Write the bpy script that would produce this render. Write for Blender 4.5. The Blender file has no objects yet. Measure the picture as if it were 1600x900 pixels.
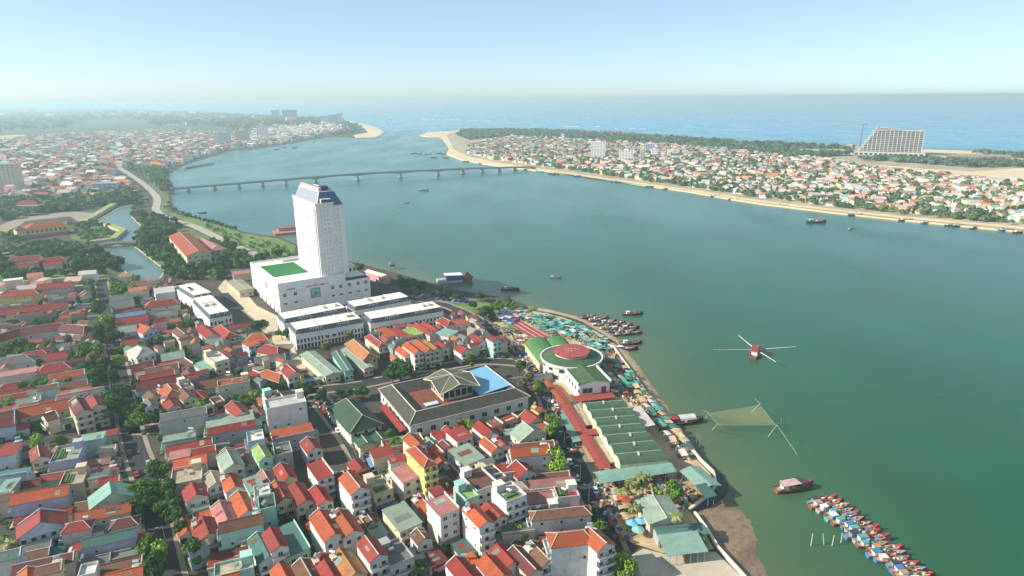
import bpy, math, random
import numpy as np
from mathutils import Vector
from mathutils.geometry import tessellate_polygon
R = random.Random(7)
NR = np.random.RandomState(11)
scene = bpy.context.scene
COL = scene.collection
rad = math.radians

# ------------------------------------------------------------------ camera
CAM_H = 140.0          # metres above the streets
FPX = 1030.0           # focal length in pixels of a 1600 px wide frame
PITCH = math.atan2(450 - 153, FPX)
ROLL = rad(0.5)
cam_d = bpy.data.cameras.new('camera')
cam = bpy.data.objects.new('camera', cam_d)
COL.objects.link(cam)
cam_d.sensor_width = 36.0
cam_d.lens = 36.0 * FPX / 1600.0
cam_d.clip_start = 1.0
cam_d.clip_end = 120000.0
_F = Vector((0, math.cos(PITCH), -math.sin(PITCH)))
_R = Vector((1, 0, 0))
_U = _R.cross(_F)
_r2 = _R * math.cos(ROLL) - _U * math.sin(ROLL)
_u2 = _R * math.sin(ROLL) + _U * math.cos(ROLL)
from mathutils import Matrix
M = Matrix((( _r2.x, _u2.x, -_F.x, 0), (_r2.y, _u2.y, -_F.y, 0), (_r2.z, _u2.z, -_F.z, CAM_H), (0, 0, 0, 1)))
cam.matrix_world = M
scene.camera = cam

# ------------------------------------------------------------------ light
SUN_AZ = Vector((-0.985, -0.17, 0)).normalized()      # horizontal direction towards the sun
SUN_EL = rad(31)
world = bpy.data.worlds.new('World')
scene.world = world
world.use_nodes = True
wn = world.node_tree.nodes
wl = world.node_tree.links
bg = wn.get('Background') or wn.new('ShaderNodeBackground')
sky = wn.new('ShaderNodeTexSky')
sky.sky_type = 'NISHITA'
sky.sun_disc = False
sky.sun_elevation = SUN_EL
sky.sun_rotation = math.atan2(SUN_AZ.x, SUN_AZ.y)
sky.altitude = 100
sky.air_density = 0.6
sky.dust_density = 0.6
sky.ozone_density = 4.0
bg.inputs['Strength'].default_value = 0.088
tint = wn.new('ShaderNodeVectorMath'); tint.operation = 'MULTIPLY'      # white balance of the whole sky
tint.inputs[1].default_value = (1.0, 1.03, 1.0)
wl.new(sky.outputs[0], tint.inputs[0]); veil = wn.new('ShaderNodeVectorMath'); veil.operation = 'ADD'            # even veil of thin high haze
veil.inputs[1].default_value = (1.8, 2.05, 1.85)
wl.new(tint.outputs[0], veil.inputs[0]); wl.new(veil.outputs[0], bg.inputs[0])
sun_d = bpy.data.lights.new('sun', 'SUN')
sun_d.energy = 5.0
sun_d.angle = rad(0.6)
sun_d.color = (1.0, 0.915, 0.79)
sun = bpy.data.objects.new('sun', sun_d)
COL.objects.link(sun)
_s = SUN_AZ * math.cos(SUN_EL) + Vector((0, 0, math.sin(SUN_EL)))
sun.rotation_euler = _s.to_track_quat('Z', 'Y').to_euler()
sun.location = _s * 300
vs = scene.view_settings
vs.view_transform = 'Standard'
vs.look = 'None'
vs.exposure = 0.68
vs.gamma = 1.0
vs.use_curve_mapping = False
scene.cycles.use_denoising = True
scene.cycles.max_bounces = 5
scene.cycles.diffuse_bounces = 2
scene.cycles.glossy_bounces = 2
scene.cycles.transmission_bounces = 2
scene.cycles.transparent_max_bounces = 6
scene.cycles.volume_bounces = 0
HAZE_DENSITY = 1.7e-4

# ------------------------------------------------------------------ geometry of the place
def at(x, y, z=0.0):
    """ground (or height z) point seen at a pixel of the 1600x900 photograph"""
    u = (x - 800) / FPX; v = (450 - y) / FPX
    d = _F + _r2 * u + _u2 * v
    t = (z - CAM_H) / d.z
    return Vector((d.x * t, d.y * t, z))
def px(p):
    d = Vector((p[0], p[1], (p[2] if len(p) > 2 else 0) - CAM_H))
    w = d.dot(_F)
    return 800 + d.dot(_r2) / w * FPX, 450 - d.dot(_u2) / w * FPX
def atl(pts, z=0.0):
    return [at(a, b, z) for a, b in pts]

def lin(c):
    if isinstance(c, str):
        c = c.lstrip('#')
        c = [int(c[i:i + 2], 16) / 255 for i in (0, 2, 4)]
    return tuple((v / 12.92 if v <= .04045 else ((v + .055) / 1.055) ** 2.4) for v in c)

# ------------------------------------------------------------------ materials
MATS = {}
def mat(name, col=None, rough=0.85, vary=0.18, scale=0.35, stain=None, stain_amt=0.0, lines=0.0, metal=0.0,
        bump=0.0, bump_scale=2.0, rnd=0.0, spec=0.3, attr=None, trans=0.0, alpha=1.0, alt=None, mottle=0.0, dim=1.0, line_scale=2.2, line_dir='X'):
    """base colour + two octaves of position noise + stains + optional ribs; all node based"""
    if name in MATS: return MATS[name]
    m = bpy.data.materials.new(name)
    m.use_nodes = True
    nt = m.node_tree; n = nt.nodes; l = nt.links
    b = n.get('Principled BSDF')
    b.inputs['Roughness'].default_value = rough
    b.inputs['Metallic'].default_value = metal
    b.inputs['Specular IOR Level'].default_value = spec
    geo = n.new('ShaderNodeNewGeometry')
    if attr:
        a = n.new('ShaderNodeAttribute'); a.attribute_name = attr
        cur = a.outputs['Color']
    else:
        c = n.new('ShaderNodeRGB'); c.outputs[0].default_value = (*[v * dim for v in lin(col)], 1)
        cur = c.outputs[0]
    def mul(cur, fac_socket, lo, hi):
        mr = n.new('ShaderNodeMapRange'); mr.inputs['To Min'].default_value = lo; mr.inputs['To Max'].default_value = hi
        mr.inputs['From Min'].default_value = 0.3; mr.inputs['From Max'].default_value = 0.7
        l.new(fac_socket, mr.inputs['Value'])
        vm = n.new('ShaderNodeVectorMath'); vm.operation = 'SCALE'
        l.new(cur, vm.inputs[0]); l.new(mr.outputs[0], vm.inputs['Scale'])
        return vm.outputs[0]
    if vary:
        t = n.new('ShaderNodeTexNoise'); t.inputs['Scale'].default_value = scale; t.inputs['Detail'].default_value = 5
        l.new(geo.outputs['Position'], t.inputs['Vector'])
        cur = mul(cur, t.outputs[0], 1 - vary, 1 + vary)
    if mottle:
        t = n.new('ShaderNodeTexNoise'); t.inputs['Scale'].default_value = 1.6; t.inputs['Detail'].default_value = 6
        t.inputs['Roughness'].default_value = 0.75
        l.new(geo.outputs['Position'], t.inputs['Vector'])
        cur = mul(cur, t.outputs[0], 1 - mottle, 1 + mottle)
    if rnd:
        oi = n.new('ShaderNodeObjectInfo')
        mr = n.new('ShaderNodeMapRange'); mr.inputs['To Min'].default_value = 1 - rnd; mr.inputs['To Max'].default_value = 1 + rnd
        l.new(oi.outputs['Random'], mr.inputs['Value'])
        vm = n.new('ShaderNodeVectorMath'); vm.operation = 'SCALE'
        l.new(cur, vm.inputs[0]); l.new(mr.outputs[0], vm.inputs['Scale'])
        cur = vm.outputs[0]
    if alt:
        oi2 = n.new('ShaderNodeObjectInfo')
        wn_ = n.new('ShaderNodeTexWhiteNoise'); wn_.noise_dimensions = '1D'
        l.new(oi2.outputs['Random'], wn_.inputs['W'])
        mm = n.new('ShaderNodeMath'); mm.operation = 'MULTIPLY'; mm.inputs[1].default_value = alt[1]
        l.new(wn_.outputs['Value'], mm.inputs[0])
        mx = n.new('ShaderNodeMix'); mx.data_type = 'RGBA'
        l.new(mm.outputs[0], mx.inputs[0]); l.new(cur, mx.inputs[6]); mx.inputs[7].default_value = (*lin(alt[0]), 1)
        cur = mx.outputs[2]
    if stain:
        t = n.new('ShaderNodeTexNoise'); t.inputs['Scale'].default_value = 0.55; t.inputs['Detail'].default_value = 8
        t.inputs['Roughness'].default_value = 0.7
        l.new(geo.outputs['Position'], t.inputs['Vector'])
        mr = n.new('ShaderNodeMapRange'); mr.inputs['From Min'].default_value = 0.5; mr.inputs['From Max'].default_value = 0.72
        mr.inputs['To Max'].default_value = stain_amt
        l.new(t.outputs[0], mr.inputs['Value'])
        mx = n.new('ShaderNodeMix'); mx.data_type = 'RGBA'
        l.new(mr.outputs[0], mx.inputs[0]); l.new(cur, mx.inputs[6]); mx.inputs[7].default_value = (*lin(stain), 1)
        cur = mx.outputs[2]
    if lines:
        tc = n.new('ShaderNodeTexCoord')
        w = n.new('ShaderNodeTexWave'); w.bands_direction = line_dir; w.inputs['Scale'].default_value = line_scale
        w.inputs['Distortion'].default_value = 0.0
        l.new(tc.outputs['Object'], w.inputs['Vector'])
        mr = n.new('ShaderNodeMapRange'); mr.inputs['To Min'].default_value = 1 - lines; mr.inputs['To Max'].default_value = 1 + lines * 0.5
        l.new(w.outputs[1], mr.inputs['Value'])
        vm = n.new('ShaderNodeVectorMath'); vm.operation = 'SCALE'
        l.new(cur, vm.inputs[0]); l.new(mr.outputs[0], vm.inputs['Scale'])
        cur = vm.outputs[0]
    l.new(cur, b.inputs['Base Color'])
    if bump:
        t = n.new('ShaderNodeTexNoise'); t.inputs['Scale'].default_value = bump_scale; t.inputs['Detail'].default_value = 3
        l.new(geo.outputs['Position'], t.inputs['Vector'])
        bp = n.new('ShaderNodeBump'); bp.inputs['Strength'].default_value = bump; bp.inputs['Distance'].default_value = 0.3
        l.new(t.outputs[0], bp.inputs['Height']); l.new(bp.outputs[0], b.inputs['Normal'])
    if trans:
        tr = n.new('ShaderNodeBsdfTranslucent'); l.new(cur, tr.inputs[0])
        ms = n.new('ShaderNodeMixShader'); ms.inputs[0].default_value = trans
        l.new(b.outputs[0], ms.inputs[1]); l.new(tr.outputs[0], ms.inputs[2])
        l.new(ms.outputs[0], n['Material Output'].inputs[0])
    if alpha < 1:
        b.inputs['Alpha'].default_value = alpha
    MATS[name] = m
    return m

ROOF = dict(r=('red', '#a83a31'), o=('orange', '#c85f34'), m=('maroon', '#7a3335'), b=('brown', '#80543f'), g=('grey', '#7d8483'),
            p=('pale green', '#a3b9a4'), t=('teal', '#497b74'), n=('mint', '#86b8a6'), l=('lime green', '#a3c06d'), k=('pink', '#b97f78'),
            c=('stained cream', '#c3b69c'), w=('white', '#e0ded6'), d=('dark green', '#41614a'), u=('blue', '#6d93bd'), y=('amber', '#c1834c'))
WALL = dict(w=('white', '#dad7d0'), c=('cream', '#d6cbae'), y=('yellow', '#e2cf7d'), b=('light blue', '#c3d2df'), g=('grey', '#aeb0ae'),
            m=('mint green', '#aad5c6'), p=('pink', '#dfa5a5'), a=('beige', '#cdbca4'), v=('lavender', '#b6b7cd'))
def roof_mat(k):
    nm, c = ROOF[k]
    st = {'b': ('#3d2a20', .75), 'c': ('#6d5b48', .8), 'g': ('#3c4040', .6), 'o': ('#6d3a26', .6), 'y': ('#6d432c', .6), 'r': ('#5a2a26', .55), 'm': ('#3f2624', .5), 'k': ('#7d5f58', .5)}.get(k, ('#5c5a50', .4))
    alt = {'r': ('#7d4238', .5), 'o': ('#8d5234', .5), 'm': ('#63403a', .6), 'b': ('#7a5a46', .6), 'g': ('#74706a', .7), 'p': ('#808a7e', .6), 't': ('#587a72', .6), 'n': ('#86a093', .6)}.get(k)
    return mat('roof ' + nm, c, 0.75, 0.2, 0.25, stain=st[0], stain_amt=st[1], lines=0.18, rnd=0.2, alt=alt, mottle=.22, dim=.66)
def wall_mat(k):
    nm, c = WALL[k]
    return mat('plaster ' + nm, c, 0.9, 0.1, 0.4, dim=.86, mottle=.08, stain='#7d776c', stain_amt=0.4, rnd=0.1)
GLASS = mat('window glass', '#26323a', 0.15, 0.1, spec=0.6)
FRAME = mat('white frame', '#d9d6cf', 0.6, 0.05)
DARK = mat('dark opening', '#2a2725', 0.9, 0.2)
CONC = mat('concrete', '#b6b0a4', 0.9, 0.18, 0.3, stain='#7f786c', stain_amt=0.4)
STEEL = mat('steel tank', '#c9cccd', 0.3, 0.05, metal=0.7)
WHITE = mat('white painted render', '#e4e1db', 0.8, 0.06, 0.2, stain='#b9b3a6', stain_amt=0.35, mottle=.05)
WOOD = mat('weathered timber', '#8a705a', 0.9, 0.25, 1.0)
RUST = mat('rusty iron', '#6d4433', 0.8, 0.3, 1.0)

# ------------------------------------------------------------------ mesh builder
class MB:
    def __init__(s): s.v = []; s.f = []; s.m = []
    def quad(s, a, b, c, d, m=0):
        i = len(s.v); s.v += [a, b, c, d]; s.f.append((i, i + 1, i + 2, i + 3)); s.m.append(m); return s
    def tri(s, a, b, c, m=0):
        i = len(s.v); s.v += [a, b, c]; s.f.append((i, i + 1, i + 2)); s.m.append(m); return s
    def box(s, x0, x1, y0, y1, z0, z1, m=0, top=None):
        i = len(s.v)
        s.v += [(x0, y0, z0), (x1, y0, z0), (x1, y1, z0), (x0, y1, z0), (x0, y0, z1), (x1, y0, z1), (x1, y1, z1), (x0, y1, z1)]
        for q, f in enumerate(((0, 3, 2, 1), (4, 5, 6, 7), (0, 1, 5, 4), (1, 2, 6, 5), (2, 3, 7, 6), (3, 0, 4, 7))):
            s.f.append(tuple(i + k for k in f)); s.m.append(top if (q == 1 and top is not None) else m)
        return s
    def prism(s, pts, z0, z1, m=0, top=None, bottom=True):
        """polygon (list of xy, counter-clockwise) pulled up from z0 to z1; z1 may be a list"""
        n = len(pts); i = len(s.v)
        zz = z1 if isinstance(z1, (list, tuple)) else [z1] * n
        s.v += [(p[0], p[1], z0) for p in pts] + [(p[0], p[1], zz[k]) for k, p in enumerate(pts)]
        for k in range(n):
            j = (k + 1) % n
            s.f.append((i + k, i + j, i + n + j, i + n + k)); s.m.append(m)
        for t in tessellate_polygon([[Vector((p[0], p[1], 0)) for p in pts]]):
            a, b, c = t
            pa, pb, pc = pts[a], pts[b], pts[c]
            if (pb[0] - pa[0]) * (pc[1] - pa[1]) - (pb[1] - pa[1]) * (pc[0] - pa[0]) < 0: b, c = c, b
            s.f.append((i + n + a, i + n + b, i + n + c)); s.m.append(m if top is None else top)
        return s
    def slab(s, corners, th, m=0):
        """four 3D corners (ccw from above) as top, thickness th downwards"""
        i = len(s.v)
        s.v += [tuple(c) for c in corners] + [(c[0], c[1], c[2] - th) for c in corners]
        n = len(corners)
        s.f.append(tuple(range(i, i + n))); s.m.append(m)
        s.f.append(tuple(range(i + 2 * n - 1, i + n - 1, -1))); s.m.append(m)
        for k in range(n):
            j = (k + 1) % n
            s.f.append((i + n + k, i + n + j, i + j, i + k)); s.m.append(m)
        return s
    def tube(s, a, b, r0, r1=None, n=6, m=0, cap=True):
        a = Vector(a); b = Vector(b); r1 = r0 if r1 is None else r1
        d = (b - a); 
        if d.length < 1e-6: return s
        d.normalize()
        u = d.orthogonal().normalized(); w = d.cross(u)
        i = len(s.v)
        for p, r in ((a, r0), (b, r1)):
            for k in range(n):
                t = 2 * math.pi * k / n
                s.v.append(tuple(p + (u * math.cos(t) + w * math.sin(t)) * r))
        for k in range(n):
            j = (k + 1) % n
            s.f.append((i + k, i + j, i + n + j, i + n + k)); s.m.append(m)
        if cap:
            s.f.append(tuple(range(i + n - 1, i - 1, -1))); s.m.append(m)
            s.f.append(tuple(range(i + n, i + 2 * n))); s.m.append(m)
        return s
    def mesh(s, name, mats, smooth=False):
        me = bpy.data.meshes.new(name)
        me.from_pydata([tuple(v) for v in s.v], [], s.f)
        for mm in (mats if isinstance(mats, (list, tuple)) else [mats]): me.materials.append(mm)
        if any(s.m): me.polygons.foreach_set('material_index', s.m)
        if smooth: me.polygons.foreach_set('use_smooth', [True] * len(s.f))
        me.update()
        return me
    def build(s, name, mats, parent=None, smooth=False):
        return obj(name, s.mesh(name, mats, smooth), parent)

def obj(name, me, parent=None, loc=None, rz=0):
    o = bpy.data.objects.new(name, me)
    COL.objects.link(o)
    if parent: o.parent = parent
    if loc is not None: o.location = loc
    if rz: o.rotation_euler = (0, 0, rz)
    return o
def thing(name, label, cat, loc, rz=0, group=None):
    o = bpy.data.objects.new(name, None); COL.objects.link(o)
    o.empty_display_size = 0.5
    o.location = (loc[0], loc[1], loc[2] if len(loc) > 2 else 0); o.rotation_euler = (0, 0, rz)
    o['label'] = label; o['category'] = cat
    if group: o['group'] = group
    return o
def tag(o, label, cat, group=None):
    o['label'] = label; o['category'] = cat
    if group: o['group'] = group
    return o
def copy_tree(o, parent=None):
    c = o.copy(); COL.objects.link(c); c.parent = parent
    for ch in list(KIDS.get(o.name, ())): copy_tree(ch, c)
    return c
KIDS = {}
def np_mesh(name, verts, faces_flat, nper, mats, midx=None, colors=None):
    """fast mesh from numpy arrays; faces all with nper corners"""
    me = bpy.data.meshes.new(name)
    nf = len(faces_flat) // nper
    me.vertices.add(len(verts)); me.vertices.foreach_set('co', np.asarray(verts, dtype=np.float32).ravel())
    me.loops.add(len(faces_flat)); me.loops.foreach_set('vertex_index', np.asarray(faces_flat, dtype=np.int32))
    me.polygons.add(nf)
    me.polygons.foreach_set('loop_start', np.arange(0, nf * nper, nper, dtype=np.int32))
    try: me.polygons.foreach_set('loop_total', np.full(nf, nper, dtype=np.int32))
    except Exception: pass
    for mm in mats: me.materials.append(mm)
    if midx is not None: me.polygons.foreach_set('material_index', np.asarray(midx, dtype=np.int32))
    if colors is not None:
        ca = me.color_attributes.new('col', 'FLOAT_COLOR', 'POINT')
        c4 = np.ones((len(verts), 4), dtype=np.float32); c4[:, :3] = colors
        ca.data.foreach_set('color', c4.ravel())
    me.update(calc_edges=True); me.validate()
    return me
_ONES = 'zeroth first second third fourth fifth sixth seventh eighth ninth tenth eleventh twelfth thirteenth fourteenth fifteenth sixteenth seventeenth eighteenth nineteenth twentieth'.split()
_TENS = {2: 'twenty', 3: 'thirty', 4: 'forty', 5: 'fifty', 6: 'sixty', 7: 'seventy', 8: 'eighty', 9: 'ninety'}
def ordinal(n):
    if n <= 20: return _ONES[n]
    t, o = divmod(n, 10)
    if n < 100: return (_TENS[t] + '-' + _ONES[o]) if o else _TENS[t][:-1] + 'ieth'
    return '%d%s' % (n, {1: 'st', 2: 'nd', 3: 'rd'}.get(n % 10 if n % 100 not in (11, 12, 13) else 0, 'th'))
# ------------------------------------------------------------------ the setting: water, land, streets
def structure(name, me):
    o = obj(name, me); o['kind'] = 'structure'; return o
WATER_Z = -1.6
SHORE_L = [(1200, 930), (1159, 900), (1121, 858), (1105, 831), (1085, 804), (1077, 800), (1108, 777), (1119, 760), (1114, 740), (1094, 721), (1060, 679),
           (1041, 654), (1020, 622), (1003, 600), (985, 574), (969, 548), (964, 537), (952, 528), (929, 514), (907, 502), (880, 494), (862, 490), (840, 485), (812, 472),
           (790, 465), (760, 461), (737, 457), (690, 448), (640, 432), (590, 419), (545, 408), (500, 395), (462, 381), (436, 370), (405, 366), (378, 362), (363, 355), (314, 341),
           (290, 334), (272, 325), (268, 312), (265, 304), (274, 293), (260, 281), (265, 270), (282, 259), (300, 252), (360, 235), (400, 232), (432, 227),
           (480, 219), (505, 215), (520, 215), (545, 215), (560, 214.5), (585, 213.5), (597, 207), (588, 200), (565, 194), (540, 188.5), (500, 184), (440, 180), (350, 176.5), (200, 170.5), (0, 168), (-300, 166.5)]
LAND_FAR = [Vector((-42000, 20000, 0)), Vector((-42000, -300, 0)), Vector((120, -300, 0)), Vector((75, 90, 0))]   # world points behind and beside the camera
SHORE_R = [(656, 211.5), (675, 213.5), (692, 213), (699, 220), (706, 233), (700, 240), (722, 247), (770, 256), (800, 260), (837, 265), (890, 272), (950, 281),
           (1020, 291), (1082, 300), (1150, 312), (1200, 319), (1305, 332), (1400, 342), (1500, 352), (1600, 362), (1900, 395), (2600, 480)]
COAST_R = [(3600, 330), (2600, 282), (1900, 249), (1600, 238), (1442, 233), (1330, 228), (1200, 222.5), (1100, 218.5), (1012, 212), (900, 205.5), (800, 203), (730, 202.5), (700, 205.5), (668, 206.5)]
land_m = mat('dusty town ground', '#4a453d', 0.95, 0.3, 0.05, stain='#3a4226', stain_amt=0.55)  # shade of the gaps between houses is partly put into this dark colour
wall_stone = mat('quay stone', '#b9ad97', 0.95, 0.2, 0.5, stain='#6a6459', stain_amt=0.5)
sand_m = mat('sand', '#d3c09a', 0.95, 0.12, 0.02, stain='#a3947a', stain_amt=0.4)
def gp(q, z=0.0): return Vector((q.x, q.y, z)) if isinstance(q, Vector) else at(q[0], q[1], z)
def ccw(p):
    a = sum(p[i][0] * p[(i + 1) % len(p)][1] - p[(i + 1) % len(p)][0] * p[i][1] for i in range(len(p)))
    return p if a > 0 else p[::-1]
def sheet(name, pts_px, z, m, th=0.0, kind='structure'):
    p = ccw([tuple(at(a, b, z)[:2]) for a, b in pts_px])
    mb = MB(); mb.prism(p, z - th if th else z - 0.02, z, 0)
    o = mb.build(name, m)
    if kind: o['kind'] = kind
    return o
def land(name, pts, ms):
    p = ccw([tuple(gp(q)[:2]) for q in pts])
    mb = MB(); mb.prism(p, -2.6, 0.0, 1, top=0)
    return structure(name, mb.mesh(name, ms))
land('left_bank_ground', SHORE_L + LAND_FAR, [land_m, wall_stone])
land('right_bank_ground', SHORE_R + [Vector((2600, 900, 0)), Vector((3400, 1200, 0))] + COAST_R[2:], [mat('sandy village ground', '#a89b7f', 0.95, 0.25, 0.03, stain='#6d7555', stain_amt=0.6), sand_m])
# water sheet: fine grid near the banks so that silt in the shallows can be a property of the water itself
def water_mesh():
    xs = np.concatenate([np.linspace(-60000, -4000, 8), np.linspace(-3000, -700, 20), np.linspace(-650, 900, 160), np.linspace(1000, 5000, 30), np.linspace(8000, 60000, 8)])
    ys = np.concatenate([np.linspace(-300, 80, 4), np.linspace(90, 900, 160), np.linspace(930, 5000, 90), np.linspace(5600, 70000, 18)])
    X, Y = np.meshgrid(xs, ys)
    nx, ny = len(xs), len(ys)
    pts = np.stack([X.ravel(), Y.ravel()], 1)
    def dist(poly):
        P = np.array([tuple(at(a, b)[:2]) for a, b in poly]); d = np.full(len(pts), 1e9)
        for i in range(len(P) - 1):
            a, b = P[i], P[i + 1]; ab = b - a
            t = np.clip(((pts - a) @ ab) / (ab @ ab + 1e-9), 0, 1)
            d = np.minimum(d, np.hypot(*(pts - a - t[:, None] * ab).T))
        return d
    dl = dist(SHORE_L[:34]); dr = dist(SHORE_R)
    deep = np.array(lin('#135236')); deep_far = np.array(lin('#2a6a60')); sea = np.array(lin('#348fb0')); silt = np.array(lin('#5f6847'))
    y = pts[:, 1]
    # the river is green by the town and bluer towards its mouth, the open sea is blue
    mouth = np.clip((y - 260) / 900, 0, 1)[:, None]
    c = deep * (1 - mouth) + deep_far * mouth
    coast = np.array([tuple(at(a, b)[:2]) for a, b in COAST_R[::-1]])
    cy = np.interp(pts[:, 0], coast[:, 0], coast[:, 1])
    s = np.clip((y - cy + 80) / 500, 0, 1)[:, None]
    c = c * (1 - s) + sea * s
    q = np.exp(-dl / 34)[:, None] * 0.8
    c = c * (1 - q) + silt * q
    q = np.exp(-dr / 20)[:, None] * 0.4
    c = c * (1 - q) + silt * q
    verts = np.column_stack([pts, np.full(len(pts), WATER_Z)])
    i = (np.arange(ny - 1)[:, None] * nx + np.arange(nx - 1)[None]).ravel()
    f = np.stack([i, i + 1, i + nx + 1, i + nx], 1).ravel()
    m = mat('river water', None, 0.22, 0.1, 0.012, attr='col', spec=0.5, bump=0.13, bump_scale=0.3)
    nt = m.node_tree; bs = nt.nodes['Principled BSDF']
    geo = nt.nodes.new('ShaderNodeNewGeometry'); mp = nt.nodes.new('ShaderNodeVectorMath'); mp.operation = 'MULTIPLY'; mp.inputs[1].default_value = (1.0, .35, 1.0)
    nt.links.new(geo.outputs['Position'], mp.inputs[0])
    def streak(scale, lo, hi, a, b):
        t = nt.nodes.new('ShaderNodeTexNoise'); t.inputs['Scale'].default_value = scale; t.inputs['Detail'].default_value = 3; t.inputs['Distortion'].default_value = 0.3
        nt.links.new(mp.outputs[0], t.inputs['Vector']); r = nt.nodes.new('ShaderNodeMapRange'); r.inputs['From Min'].default_value = a; r.inputs['From Max'].default_value = b
        r.inputs['To Min'].default_value = lo; r.inputs['To Max'].default_value = hi; nt.links.new(t.outputs[0], r.inputs['Value']); return r.outputs[0]
    nt.links.new(streak(.012, .16, .3, .3, .7), bs.inputs['Roughness'])        # wind patches
    old = bs.inputs['Base Color'].links[0].from_socket; sc = nt.nodes.new('ShaderNodeVectorMath'); sc.operation = 'SCALE'
    nt.links.new(old, sc.inputs[0]); nt.links.new(streak(.02, .91, 1.1, .25, .75), sc.inputs['Scale']); nt.links.new(sc.outputs[0], bs.inputs['Base Color'])
    bs.inputs['IOR'].default_value = 1.33
    return np_mesh('river_water', verts, f, 4, [m], colors=c)
structure('river_water', water_mesh())
# surf off the river mouth, one broken line of foam
foam = mat('foam', '#e8eef0', 0.9, 0.05)
mb = MB()
for (x0, x1, y) in ((622, 640, 187.6), (648, 700, 186.2), (703, 722, 186.8), (735, 768, 188.2), (610, 618, 196), (663, 690, 204.6), (880, 935, 197.5), (960, 1010, 201)):
    n = 10
    for k in range(n):
        if R.random() < .3: continue
        a = x0 + (x1 - x0) * k / n; b = a + (x1 - x0) / n * R.uniform(.6, 1.3); yy = y + R.uniform(-.35, .35); w = R.uniform(.25, .6)
        mb.quad(*[at(p, q, WATER_Z + .15) for p, q in ((a, yy + w), (b, yy + w), (b, yy), (a, yy))])
o = mb.build('surf_foam', foam); o['kind'] = 'stuff'

asph = mat('asphalt', '#34363b', 0.9, 0.18, 0.15, stain='#55524c', stain_amt=0.4)
pave = mat('pale paving', '#918674', 0.95, 0.15, 0.15, stain='#8f8470', stain_amt=0.5)
lawn = mat('lawn', '#5f7a3a', 0.95, 0.25, 0.1, stain='#a39a66', stain_amt=0.5)
mud = mat('wet mud', '#83705a', 0.7, 0.25, 0.12, stain='#4f4536', stain_amt=0.7)
beach = mat('dirty beach sand', '#b7a17c', 0.95, 0.2, 0.15, stain='#7a6850', stain_amt=0.6)
def ribbon(name, line, w, z, m, px_in=True):
    P = [at(a, b) for a, b in line] if px_in else [Vector(p) for p in line]
    # smooth
    Q = []
    for i in range(len(P) - 1):
        for t in (0, .25, .5, .75):
            p0 = P[max(i - 1, 0)]; p1 = P[i]; p2 = P[i + 1]; p3 = P[min(i + 2, len(P) - 1)]
            Q.append(0.5 * ((2 * p1) + (p2 - p0) * t + (2 * p0 - 5 * p1 + 4 * p2 - p3) * t * t + (3 * p1 - p0 - 3 * p2 + p3) * t ** 3))
    Q.append(P[-1])
    L = []; Rr = []
    for i, p in enumerate(Q):
        d = (Q[min(i + 1, len(Q) - 1)] - Q[max(i - 1, 0)]); d.z = 0; d.normalize()
        nrm = Vector((-d.y, d.x, 0)) * w / 2
        L.append(p + nrm); Rr.append(p - nrm)
    mb = MB()
    for i in range(len(Q) - 1):
        mb.quad((Rr[i].x, Rr[i].y, z), (Rr[i + 1].x, Rr[i + 1].y, z), (L[i + 1].x, L[i + 1].y, z), (L[i].x, L[i].y, z))
    o = mb.build(name, m); o['kind'] = 'structure'
    return Q, L, Rr
STREETS = []
def street(name, line, w, m=None, walk=True):
    Q, L, Rr = ribbon(name, line, w, 0.03, m or asph)
    STREETS.append((Q, w))
    if walk:
        for side, E in (('left', L), ('right', Rr)):
            mb = MB()
            for i in range(len(E) - 1):
                a, b = E[i], E[i + 1]; c = Q[i]; d2 = Q[i + 1]
                oa = a + (a - c).normalized() * 1.7; ob = b + (b - d2).normalized() * 1.7
                pts = [(a.x, a.y, .14), (b.x, b.y, .14), (ob.x, ob.y, .14), (oa.x, oa.y, .14)]
                if side == 'left': pts = pts
                else: pts = pts[::-1]
                mb.slab(pts, 0.13)
            o = mb.build('pavement', pave); o['kind'] = 'structure'
street('tree_lined_street', [(275, 960), (258, 880), (232, 760), (208, 690), (192, 610), (178, 545), (168, 490), (158, 440)], 7.5)
street('market_street', [(700, 900), (640, 850), (592, 775), (556, 700), (524, 655), (490, 612), (468, 580)], 7)
street('cross_street', [(205, 672), (270, 668), (330, 655), (400, 628), (488, 611), (560, 602), (640, 585), (735, 566), (800, 566), (846, 575)], 7.5)
street('riverside_street', [(1000, 960), (962, 870), (925, 780), (890, 700), (858, 630), (840, 585), (800, 545), (762, 510), (715, 484), (670, 470), (600, 462)], 7)
street('shophouse_street', [(368, 450), (398, 486), (430, 524), (454, 556), (468, 580)], 8, mat('cream concrete road', '#bdb196', .95, .12, .2, stain='#93876f', stain_amt=.4), False)
sheet('podium_forecourt', [(352, 436), (386, 470), (440, 497), (462, 548), (446, 556), (395, 500), (362, 474), (340, 450)], .014, mat('cream concrete road'), .008)
street('river_boulevard', [(186, 262), (217, 282), (238, 300), (246, 312), (244, 328), (262, 341), (300, 352), (350, 376), (400, 398), (455, 420)], 10, mat('worn boulevard asphalt', '#a39d92', 0.9, 0.1, 0.1), False)
street('back_lane', [(-40, 706), (60, 690), (130, 676), (205, 660)], 5, asph, False)
street('inner_lane', [(0, 600), (60, 605), (130, 590), (186, 570)], 4.5, pave, False)
sheet('concrete_yard', [(985, 868), (1005, 857), (1040, 866), (1118, 862), (1157, 900), (1200, 960), (1020, 960)], 0.06, mat('yard concrete', '#b5ab97', .95, .12, .15, stain='#8f8672', stain_amt=.4), 0.05)
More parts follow.
